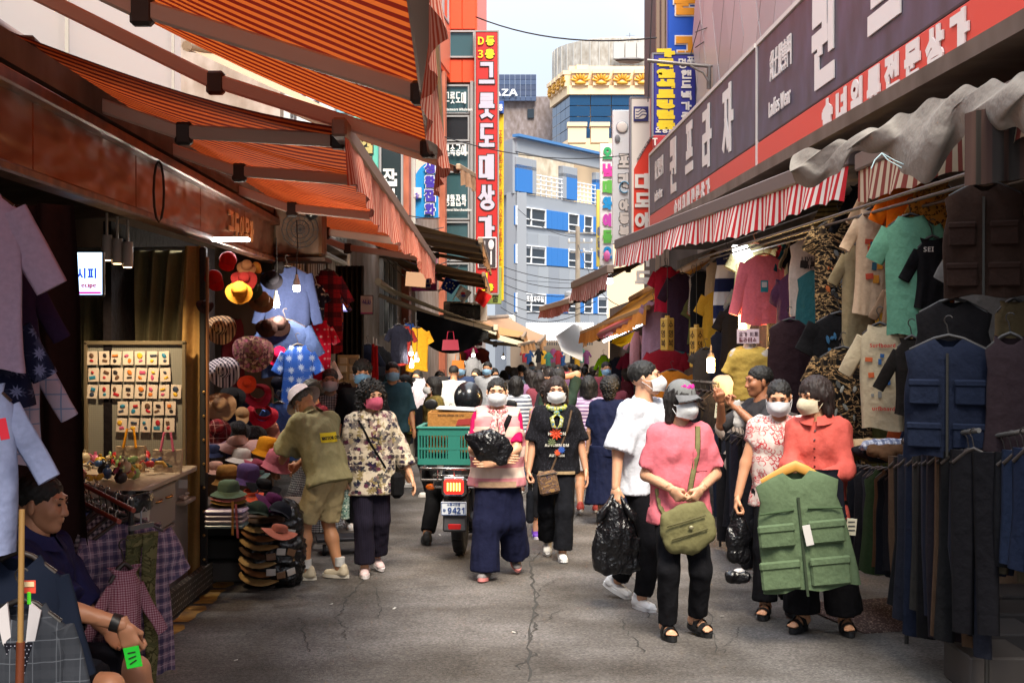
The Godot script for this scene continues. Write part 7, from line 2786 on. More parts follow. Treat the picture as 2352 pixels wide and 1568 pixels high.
	mb.rbox(V(0, 0, 0), V(.2, .03, .3), .006)
	part(mb, "tray", mt("9a8a78", .4), tr)
	for i in 12:
		mb = MB.new()
		mb.rbox(V(rf(-.08, .08), .03 + rf(0, .02), rf(-.12, .14)), V(.05, .014, .03), .004, Basis(Vector3.UP, rf(0, 3)))
		part(mb, "trinket", mt(["c03a20", "c8b8a8", "b8a08a"][i % 3], .35), tr)
	mb = MB.new()
	mb.rbox(V(.05, .13, .08), V(.09, .06, .004), .001)
	part(mb, "price_card", mt("c8c0b8", .6), tr)
	build_hat_stall()
	build_near_left()
	build_left_far()

func build_hat_stall() -> void:
	var DL := func(px: float) -> float: return 2.2 * FL / (1176 - px)
	# back cloth and shelf
	var sh := thing("hat_shelf", "dark wooden shelf heaped with hats under the hat display", "shelf", V(-2.3, .4, -10.3))
	var mb := MB.new()
	mb.rbox(V(-2.25, .3, -9.95), V(1.1, .05, 1.1), .01)
	wpart(mb, "board", mt("4a3222", .7), sh)
	for q in [[-1.8, -9.46], [-2.7, -9.46], [-1.8, -10.4]]:
		mb = MB.new()
		mb.rbox(V(q[0], .02, q[1]), V(.05, .53, .05), .006)
		wpart(mb, "leg", mt("2a1e18", .7), sh)
	mb = MB.new()
	mb.tube([P(476, 590, 9.1), P(476, 1085, 9.1)], .012, 6)
	wpart(mb, "cane", mt("8a5a34", .5), sh)
	mb = MB.new()
	mb.box(V(-2.95, 1.4, -10.8), V(.06, 2.2, 3.2))
	wpart(mb, "back_cloth", cloth("171214"), sh)
	# hats pinned up: picture place, width, colour or print, kind, tilt, words
	var st := "vstripe b58a5c 3a2a20"
	for h in [[490, 640, 66, "a81812", "cap", 1.0, .3, "red cap at the left edge of the hanging hats"], [523, 598, 64, "b01812", "cap", .9, -.3, "red cap near the ceiling lamp"], [549, 668, 62, "b87018", "bucket", 1.3, .2, "mustard orange bucket hat hung brim down"], [566, 612, 44, "7a4a28", "bucket", 1.2, 0, "small brown hat hung high"],
			[588, 612, 34, "b8742a", "cap", 1.2, .4, "small tan orange cap hung highest"], [574, 660, 60, "2a3622", "bucket", 1.3, -.4, "dark green hat behind the mustard one"], [600, 690, 60, "6a4a30", "bucket", 1.2, 0, "brown felt hat with a cord"], [560, 640, 60, "7a1c14", "wide", 1.3, .2, "dark red hat behind the mustard one"],
			[504, 752, 76, st, "wide", 1.35, .5, "tan hat with fine dark stripes"], [512, 850, 78, "vstripe b8a8a8 1a1a28", "wide", 1.35, .6, "navy and white striped hat folded on itself"], [504, 930, 76, "9a7a5c", "wide", 1.4, .3, "beige folded visor hat"], [534, 908, 60, "121010", "wide", 1.3, -.3, "black hat with pale edge"],
			[581, 805, 96, "floral 4a2a2c 8a4a5a 6a5a3a a07a6a", "wide", 1.45, 0, "large floral hat showing its open crown"], [641, 815, 58, "c01040", "bucket", 1.3, .4, "bright pink hat among dark ones"], [566, 880, 44, "b8381c", "wide", 1.3, .8, "orange edged hat turned on its side"], [590, 905, 66, "8a1c30", "visor", 1.2, .5, "crimson visor hat over the bright red one"], [602, 950, 74, "a0102c", "visor", 1.0, -.2, "bright red visor under the crimson one"],
			[497, 985, 66, "plaid 3a0c12 7a1820 8a6a68", "bucket", 1.3, .2, "red tartan hat hung low"], [621, 985, 62, "b07868", "cap", 1.0, .3, "satin pink cap near the palm shirt"], [548, 985, 56, "speck 141214 3a3638 5a5658", "bucket", 1.2, 0, "black speckled hat hung low"], [581, 1000, 66, "speck 141214 3a3638 6a6668", "bucket", 1.2, .4, "black hat with grey sprigs"], [640, 745, 56, "2a1a18", "bucket", 1.3, -.2, "dark brown hat beside the lit bulb"],
			[640, 880, 60, "1c1c2a", "cap", 1.2, .3, "navy cap below the bright pink hat"], [470, 700, 40, "3a2a28", "wide", 1.3, 0, "brown hat half hidden by the red cap"], [555, 950, 52, "94704c", "cap", 1.0, 0, "tan cap under the black hat"], [624, 640, 52, "141218", "bucket", 1.3, .2, "black hat next to the blue jacket"], [640, 610, 40, "181414", "cap", 1.2, 0, "black cap at the top right of the hats"], [612, 750, 50, "3a2420", "bucket", 1.3, .3, "chocolate hat above the floral one"]]:
		var d: float = DL.call(h[0]) - (.05 if h[2] > 60 else -.1)
		var m: Material = cloth(h[3]) if not " " in h[3] else cloth("ffffff", h[3], .09 if h[3].begins_with("v") else .2)
		hat(h[7], h[4], m, P(h[0], h[1], d), h[2] * d / FL, .35 + h[6], h[5] * .74, h[6])
	# hats on the shelf
	for h in [[545, 1020, 110, "a07a72", "wide", 0, .1, "dusty pink wide hat at the back of the shelf"], [500, 1012, 60, "7a5a62", "bucket", .2, .2, "mauve hat leaning at the back left"], [487, 1040, 62, "2c3048", "bucket", 0, 0, "navy hat with white piping on the left"], [494, 1078, 60, "b88874", "bucket", 0, 0, "peach hat below the navy one"], [553, 1052, 74, "b8aca0", "bucket", 0, -.1, "cream hat in clear wrap"],
			[612, 1035, 80, "c07a12", "cloche", 0, -.2, "mustard cloche hat on the shelf"], [633, 1065, 84, "b8646a", "cloche", .1, -.3, "rose pink cloche hat by the mustard one"], [590, 1070, 70, "8a3a48", "wide", .2, -.4, "wine ribbed hat behind the rose one"], [590, 1090, 60, "5a6a64", "visor", 0, 0, "grey green visor on the shelf"], [567, 1098, 84, "5e466e", "cloche", 0, -.1, "violet cloche hat on the shelf"], [522, 1100, 82, "9a6a34", "cloche", 0, 0, "tan cloche hat with a thin band"],
			[604, 1118, 84, "100e10", "wide", .2, -.2, "black hat under the old man's hand"], [625, 1152, 90, "46183e", "wide", .1, -.4, "plum purple hat at the front"], [588, 1180, 92, "1f2a22", "cap", -.2, -.2, "dark green cap with red badge"], [641, 1180, 90, "14161f", "cap", -.2, -.5, "navy sports cap with white stripes"], [640, 1222, 86, "9a5a4a", "wide", -.1, -.2, "terracotta hat lying on the wrapped bale"], [575, 1135, 60, "b04a34", "visor", .2, 0, "coral visor at the back of the shelf"]]:
		var d: float = 9.25 + (1185 - h[1]) * .0062
		hat(h[7], h[4], cloth(h[3]), P(h[0], h[1], d), h[2] * d / FL, .3, h[5], h[6], "6a4a28" if h[7].begins_with("tan c") else "")
	for i in 6:
		var d := 9.1
		hat("%s hat brim from the top of the stack under the tan cloche" % ["first", "second", "third", "fourth", "fifth", "sixth"][i], "bucket", cloth(["4a5a4a", "9a5a52", "8a6a34", "2a2220", "b08a48", "5a4a62"][i]), P(524, 1128 + i * 8, d), 84 * d / FL, .3, 0, 0)
	var tie := thing("ribbon", "tan and pink ribbons hanging from the stacked hats", "ribbon", P(533, 1190, 8.9))
	for i in 2:
		mb = MB.new()
		mb.box(V(i * .03, -.02 * i, .0), V(.016, .24, .004), Basis(Vector3.BACK, .06 * i))
		part(mb, "ribbon", cloth(["9a6a34", "a85a5a"][i]), tie)
	for i in 4:
		var pk := thing("wrapped_pack", "%s flat pack of mauve hats in clear film on the low board" % ["top", "second", "third", "bottom"][i], "pack", P(520, 1172 + i * 11, 9.0), 0, "film packs under the hat stack")
		mb = MB.new()
		mb.rbox(V(), V(.28, .03, .2), .012)
		part(mb, "pack", mt(["8a7a94", "7a6a70", "9a8a8a", "6a7a78"][i], .3), pk)
	# bale of straw hats in black film
	var bl := thing("hat_bale", "tall bale of straw hats wrapped in torn black film with packing tape", "bale", G(630, 1343))
	mb = MB.new()
	var s := SDF.new(V(-.3, -.03, -.3), V(.3, .72, .3), .016)
	s.cap(V(0, .16, 0), V(.0, .5, 0), .19, .18, .1)
	for g in [-1, 1]: s.cap(V(g * .08, .14, .05), V(g * .08, .5, .05), .15, .14, .08)
	s.rough(.04, V(9, 16, 9), 5, 3)
	s.cut(V(0, .0, 0), Vector3.DOWN)
	s.into(mb)
	part(mb, "film", plastic(), bl)
	for i in 8:
		mb = MB.new()
		mb.lathe([Vector2(.2, 0), Vector2(.19, .014), Vector2(.12, .03)], 20, Transform3D(Basis(Vector3.BACK, rf(-.1, .1)), V(-.06, .07 + i * .066, .06)), .16)
		part(mb, "straw_brim", cloth(["9a7a4c", "7a5232", "a8885a", "4a3626"][i % 4]), bl)
	for i in 9:
		mb = MB.new()
		mb.rbox(V(.02 + (i % 3) * .07, .12 + (i / 3) * .15 + rf(-.03, .03), .26 - (i % 3) * .03), V(.07, .05, .006), .002, Basis(Vector3.UP, .3 + .2 * (i % 3)) * Basis(Vector3.BACK, rf(-.5, .5)))
		part(mb, "tape", mt(["b0a8a0", "6a4a30"][i % 2], .4), bl)
	# crates in the dark below the shelf
	for i in 3:
		var cr := thing("crate", "%s dark crate in the shade beneath the hat shelf" % ["lowest", "middle", "topmost"][i], "crate", V(-2.3, GY(-9.9) + i * .17, -9.9 - i * .05))
		mb = MB.new()
		mb.rbox(V(0, .08, 0), V(.5, .15, .4), .01)
		part(mb, "crate", mt(["4a4440", "2a2624", "1c1a1c"][i], .7), cr)
	# clothes beyond the hats
	for w in [["blue jacket with long sleeves beside the bulbs", "jacket", 660, 612, 12.4, 104, 190, "3a4468", .5, .1], ["pale denim shirt under the blue jacket", "shirt", 655, 735, 12.1, 110, 130, "42527c", .3, .1], ["navy floral blouse behind the palm shirt", "blouse", 668, 770, 12.3, 60, 90, "sprig 1c1c30 8a7a8a", .0, .1], ["bright blue shirt printed with pale palms", "shirt", 684, 792, 11.9, 72, 150, "palm 2a52a8 a0b0d0", .2, .05], ["light blue shirt hanging low by the sun hat", "shirt", 640, 925, 11.5, 70, 130, "4a6ab0", .25, .1],
			["red and black checked shirt behind the dotted top", "shirt", 752, 620, 13.6, 60, 190, "plaid 7a1420 14101a 5a1420", .3, .2], ["navy dotted blouse on a white hanger", "blouse", 727, 655, 13.2, 44, 90, "dots 14182c a8a8b0", .1, .2], ["red blouse printed with pale flowers", "blouse", 733, 735, 13.0, 56, 140, "dots b01030 d0a0a8", .18, .2], ["white long tee below the red flowered top", "tee", 735, 815, 13.3, 60, 140, "c0b4b8", .2, .2], ["navy and orange print tee at the end of the rail", "tee", 772, 660, 14.0, 34, 130, "floral 1c2444 a84a2a 3a4a7a", .2, .3]]:
		wear(w[0], w[1], w[2], w[3], w[4], w[5], w[6], cloth(w[7]) if not " " in w[7] else cloth("ffffff", w[7], .3), w[8], w[9], "", "c8c4c0" if w[0].begins_with("navy do") else "3a302a")
	bulb("lit white bulb in front of the blue jacket", P(681, 655, 11.6), .24)
	bulb("lit white bulb half hidden behind the dark cap", P(634, 692, 11.9), .24)
	var lt := thing("strip_light", "bright strip lamp under the fascia above the red cap", "lamp", P(530, 550, 9.9))
	mb = MB.new()
	mb.rbox(V(0, 0, 0), V(.3, .03, .06), .01)
	part(mb, "tube", glow("e8f4f8", 4.0), lt)
	var al := AreaLight3D.new()
	al.name = "strip_lamp_light"
	al.area_size = Vector2(.3, .06)
	al.light_energy = .6
	al.rotation.x = -PI / 2
	al.position.y = -.02
	al.shadow_enabled = true
	lt.add_child(al)

func build_near_left() -> void:
	for w in [["lavender long shirt at the left edge of the view", "shirt", -62, 430, 4.4, 210, 420, "a08aa0", .3, .25], ["plum short sleeved shirt behind the lavender one", "shirt", 22, 600, 4.8, 120, 240, "30203c", .24, .2], ["pale checked shirt with open collar by the maroon curtain", "shirt", 32, 770, 4.75, 120, 300, "grid a898a8 6a7a9a", .26, .25], ["dark palm print shirt in the middle of the left edge", "shirt", -30, 700, 4.5, 170, 230, "palm 14162c 6a6a88", .2, .3], ["light blue linen shirt hanging lowest at the left edge", "shirt", -44, 880, 4.25, 150, 400, "8a94b8", .28, .3]]:
		wear(w[0], w[1], w[2], w[3], w[4], w[5], w[6], cloth(w[7]) if not " " in w[7] else cloth("ffffff", w[7], .22), w[8], w[9])
	var tg := thing("price_tag", "red price tag on the light blue shirt", "price tag", P(6, 985, 4.1))
	var mb := MB.new()
	mb.rbox(V(), V(.03, .07, .003), .001, Basis(Vector3.BACK, .2))
	part(mb, "tag", mt("c01830", .6), tg)
	# jackets on the low stand
	var blue := cloth("ffffff", "weave 131927 1c2436", .02)
	wear("navy tailored jacket on the low stand", "jacket", 40, 1275, 4.35, 200, 420, blue, .36, .15, "", "2a201c", {"v": .1})
	var gp := wear("grey checked blazer with white lapels on the low stand", "jacket", 48, 1385, 4.1, 210, 400, cloth("ffffff", "plaid 2c2f36 34373f 50545c", .14), .36, .1, "", "14100e", {"v": .14})
	mb = MB.new()
	for g in [-1, 1]: mb.prism(PackedVector2Array([Vector2(g * .035, .01), Vector2(g * .07, -.02), Vector2(g * .05, -.12), Vector2(g * .015, -.19)]), .012, Transform3D(Basis(), V(0, 0, .03)))
	part(mb, "lapel", mt("b8b4b8", .7), gp)
	mb = MB.new()
	mb.prism(PackedVector2Array([Vector2(-.045, -.12), Vector2(.045, -.12), Vector2(.0, -.3)]), .008, Transform3D(Basis(), V(0, 0, .04)))
	part(mb, "inner_shirt", cloth("ffffff", "dots 14141c 8a8a98", .05), gp)
	var pt := thing("price_tag", "orange and cream price tag on the pole with a green clip", "price tag", P(64, 1348, 3.9))
	mb = MB.new()
	mb.rbox(V(), V(.042, .04, .003), .001)
	part(mb, "tag", mt("c8402a", .6), pt)
	mb = MB.new()
	mb.rbox(V(0, .008, .003), V(.034, .016, .002), .001)
	part(mb, "tag_field", mt("d0b890", .6), pt)
	mb = MB.new()
	mb.rbox(V(0, -.035, 0), V(.012, .04, .006), .002)
	part(mb, "clip", mt("48c020", .5), pt)
	var pl := thing("display_pole", "wooden pole with a brown sleeve standing before the jackets", "pole", P(44, 1568, 3.85))
	mb = MB.new()
	mb.tube([P(48, 1170, 3.85), P(44, 1475, 3.85)], .0095, 8)
	wpart(mb, "pole", mt("8a6a3c", .5), pl)
	mb = MB.new()
	mb.tube([P(44, 1475, 3.85), P(40, 1640, 3.85)], .0135, 8)
	wpart(mb, "sleeve", mt("5a2a14", .5), pl)
	# rack of checked shirts with red hanger bars
	var cols := []
	for p in ["plaid 8a7080 2a2a48 b0a0a8", "check a89898 1c1c28", "plaid a09090 30406a 1c1c30", "check b0a0a0 2a2030", "plaid a898a0 7a4a5a 2a2a3a", "plaid 38447a 8088b0 20284a", "plaid b0a490 3a3a48 8a2a30", "check a89aa0 7a5064", "check a8a0a0 181820"]: cols.append(cloth("ffffff", p, .09))
	rail_row("the checked shirt rail beside the seated keeper", "checked shirt", P(300, 1195, 5.5), P(140, 1140, 6.3), 11, cols, .2, .68, .22, 1.0, "checked shirts on the near left rail")
	for q in [[160, 1098, 305, 1172], [180, 1150, 272, 1198]]:
		var bar := thing("hanger_bar", "red brown hanger bar with steel hooks over the %s checked shirts" % ("rear" if q[0] == 160 else "front"), "hanger bar", P(q[0], q[1], 5.6))
		mb = MB.new()
		mb.tube([P(q[0], q[1], 6.0), P(q[2], q[3], 5.3)], .011, 8)
		wpart(mb, "bar", mt("7a2a18", .45), bar)
		for i in 6:
			mb = MB.new()
			var c := P(q[0], q[1], 6.0).lerp(P(q[2], q[3], 5.3), (i + .5) / 6)
			mb.tube([c, c + V(0, .03, 0), c + V(.012, .042, 0), c + V(.02, .03, 0)], .003, 5)
			wpart(mb, "hook", mt("b0a8a0", .25, .8), bar)
	trousers("faded camouflage trousers at the end of the checked shirt rail", 322, 1225, 5.4, 95, 420, cloth("ffffff", "camo 4a4a30 5a5838 36341f 6a6444", .3), 1.1)
	wear("pink gingham shirt facing out at the rail end", "checked shirt", 283, 1300, 5.25, 80, 200, cloth("ffffff", "check a88a94 6a2a3c", .04), .24, .7)

func build_left_far() -> void:
	# darker stalls further down on the left
	var DL := func(px: float) -> float: return 2.35 * FL / (1176 - px)
	for q in [[785, 694, "lit price screen with violet lettering on the dark curtain", "a8a8f0"], [842, 700, "white board with violet edge beside the lit screen", "b8b0b8"]]:
		var sc := thing("price_screen", q[2], "screen", P(q[0], q[1], 15.5))
		var mb := MB.new()
		mb.rbox(V(0, 0, -.02), V(.16, .24, .03), .005)
		part(mb, "casing", mt("202024", .5), sc)
		mb = MB.new()
		mb.box(V(0, 0, .0), V(.145, .22, .004))
		part(mb, "face", glow(q[3], .8) if q[0] == 785 else mt("a8a0a8", .5), sc)
		wpart(hangul("식사" if q[0] > 800 else "한식", P(q[0] - 10, q[1] - 12, 15.48), Vector3.RIGHT, .05, .06, .16, false, .2, .004), "lettering", mt("3a2a8a", .5), sc)
		mb = MB.new()
		mb.box(V(0, -.1, .004), V(.145, .014, .004))
		part(mb, "edge_band", mt("a01878", .5), sc)
	var cu := thing("curtain", "dark grey green curtain behind the lit price screen", "curtain", V(-2.4, .4, -16))
	var rows := []
	for i in 5:
		var row := PackedVector3Array()
		for j in 33:
			row.append(P(lerpf(770, 835, j / 32.0), lerpf(610, 980, i / 4.0), 16.0) + V(0, 0, .05 * sin(j * 1.1)))
		rows.append(row)
	var mb := MB.new()
	mb.grid(rows)
	wpart(mb, "cloth", cloth("2c2a24"), cu)
	var fr := thing("picture_board", "cream framed board of small ornaments beyond the hanging tops", "display board", P(800, 865, 15.0))
	mb = MB.new()
	mb.rbox(V(), V(.26, .52, .03), .006)
	part(mb, "frame", mt("a8946a", .5), fr)
	for i in 10:
		mb = MB.new()
		mb.rbox(V(-.06 + (i % 2) * .12, .19 - (i / 2) * .095, .02), V(.09, .075, .012), .004)
		part(mb, "card", mt(["b8a890", "8a7a60", "c0b8a8"][i % 3], .5), fr)
	# goods: label, kind, x, y, d, w, h, colour, sleeve
	for w in [["mustard shirt with wine yoke under three bulbs", "shirt", 958, 752, 21, 52, 100, "b5801a", .2], ["dark tee left of the mustard shirt", "tee", 915, 745, 20, 40, 90, "1c1c28", .2], ["rust brown tee on the far left rail", "tee", 930, 748, 20.6, 34, 90, "6a1c18", .2], ["blue tee on the far left rail", "tee", 940, 742, 21.5, 34, 80, "23407a", .2], ["grey white tee hanging low on the far left", "tee", 965, 868, 20.5, 34, 90, "a8a0a8", .2], ["black jacket beside the umbrellas", "jacket", 868, 795, 17.5, 50, 110, "121216", .4], ["navy backpack shaped jacket on the dark stand", "jacket", 845, 790, 17.2, 40, 110, "181c2c", .3], ["grey tee by the red bag", "tee", 1085, 820, 24, 34, 80, "6a6a6e", .2], ["magenta blouse behind the lit bulb", "blouse", 1082, 790, 25, 24, 60, "a81850", .1], ["brown dress on the corner stall", "dress", 1105, 800, 26, 44, 110, "6a2c1c", .0], ["lime vest at the crowd's left edge", "vest", 1121, 858, 27, 20, 70, "98b818", .0],
			["black tee on the lower left rail", "tee", 880, 880, 17.8, 50, 120, "17171a", .2], ["dark green tee low on the left", "tee", 905, 900, 18.5, 40, 120, "1f2a28", .2], ["striped dark trousers set low on the left", "tee", 930, 910, 19.5, 36, 110, "24242c", .2], ["floral dark blouse beside the young man", "blouse", 790, 930, 13.8, 60, 130, "floral 14141c 3a5a7a a83a3a 5a7a4a", .2], ["wine and black shawl above the young man", "shawl", 790, 880, 14.2, 60, 70, "1c0e16", .0],
			["yellow striped dark dress near the leopard woman", "dress", 1035, 945, 18.5, 40, 130, "vstripe 2a2a1c 8a7a2a", .1], ["beige checked tee on the lower rail", "tee", 1015, 935, 19.5, 40, 100, "7a6a50", .2], ["black cardigan low by the rider", "cardigan", 975, 930, 19, 44, 120, "16161a", .3], ["navy dress between the racks", "dress", 1060, 900, 23, 30, 110, "1c2440", .1]]:
		wear(w[0], w[1], w[2], w[3], w[4], w[5], w[6], cloth(w[7]) if not " " in w[7] else cloth("ffffff", w[7], .3), w[8], .35)
	for q in [[1035, 790, "8a0c2c", "large crimson handbag hung on the far left stall", 34], [1052, 835, "c86a0c", "bright orange handbag with tall handles", 26], [1045, 905, "1c4a8a", "blue handbag low on the far left stall", 22], [1015, 872, "1a1418", "black handbag beside the mustard shirt", 28], [870, 850, "1c2430", "navy backpack below the black jacket", 30]]:
		var d := 22.0 if q[0] > 900 else 17.3
		var o := thing("handbag", q[3], "bag", P(q[0], q[1], d))
		var w: float = q[4] * d / FL
		mb = MB.new()
		mb.prism(PackedVector2Array([Vector2(-w * .5, w * .3), Vector2(w * .5, w * .3), Vector2(w * .58, -w * .4), Vector2(-w * .58, -w * .4)]), w * .4)
		part(mb, "body", mt(q[2], .45), o)
		mb = MB.new()
		mb.tube([V(-w * .25, w * .28, w * .2), V(-w * .18, w * .85, w * .2), V(w * .18, w * .85, w * .2), V(w * .25, w * .28, w * .2)], w * .035, 6)
		part(mb, "handle", mt(q[2], .45), o)
	for i in 5:
		var red := i < 2
		var o := thing("folded_umbrella", ["red umbrella on the left of the hung pair", "red umbrella on the right of the hung pair", "teal patterned umbrella hanging point down", "pale striped umbrella hanging point down", "pink umbrella by the dark jacket"][i], "umbrella", P([857, 864, 893, 845, 838][i], [808, 812, 880, 895, 905][i], 17.0))
		mb = MB.new()
		if red: mb.tube([V(0, .12, 0), V(0, .1, 0), V(0, -.34, 0), V(0, -.4, 0)], [.006, .02, .03, .004], 8)
		else: mb.tube([V(0, .12, 0), V(0, .0, 0), V(0, -.26, 0), V(0, -.3, 0)], [.05, .085, .02, .004], 10)
		part(mb, "canopy", cloth(["a81818", "b01c1c", "3a6a74", "8a8a94", "a06a78"][i]), o)
		mb = MB.new()
		mb.tube([V(0, .11, 0), V(0, .2, 0)], .012, 6)
		part(mb, "handle", mt("c0b8b0", .4), o)
	for q in [[944, 808, "uppermost"], [957, 822, "rightmost"], [945, 836, "lowest"]]: bulb(q[2] + " of three lit bulbs in front of the mustard shirt", P(q[0], q[1], 20.0), .12)
	bulb("lit bulb by the grey tee on the far left stall", P(1087, 812, 23.5), .2)
	bulb("tiny lit bulb over the crowd on the far left", P(1156, 818, 33), .2)
	var wl := thing("stall_wall", "deep shaded stall fronts further down the left side", "stall", V(-3.6, GY(-26), -26))
	mb = MB.new()
	mb.box(V(-3.35, .9, -27), V(.2, 3.0, 14), Basis(Vector3.UP, .026))
	mb.box(V(-2.9, .7, -40), V(.2, 3.0, 13), Basis(Vector3.UP, -.02))
	wpart(mb, "front", mt("66564a", .9, 0, "grime"), wl)
	var rb := thing("sign_board", "blank tan board on the canopy edge below the pink valance", "board", P(955, 642, 21))
	mb = MB.new()
	mb.rbox(V(), V(.34, .24, .03), .005, Basis(Vector3.BACK, -.08))
	part(mb, "board", mt("a07a5c", .6), rb)
	var rf2 := thing("red_fascia", "red painted fascia with an orange shop front under the small tan awning", "fascia", P(1080, 790, 28))
	mb = MB.new()
	mb.box(P(1062, 783, 28.5), V(.9, .2, .1))
	wpart(mb, "fascia", mt("8a2418", .5), rf2)
	mb = MB.new()
	mb.box(P(1085, 850, 29), V(.6, 1.0, .1))
	wpart(mb, "shop_front", mt("7a3414", .6), rf2)
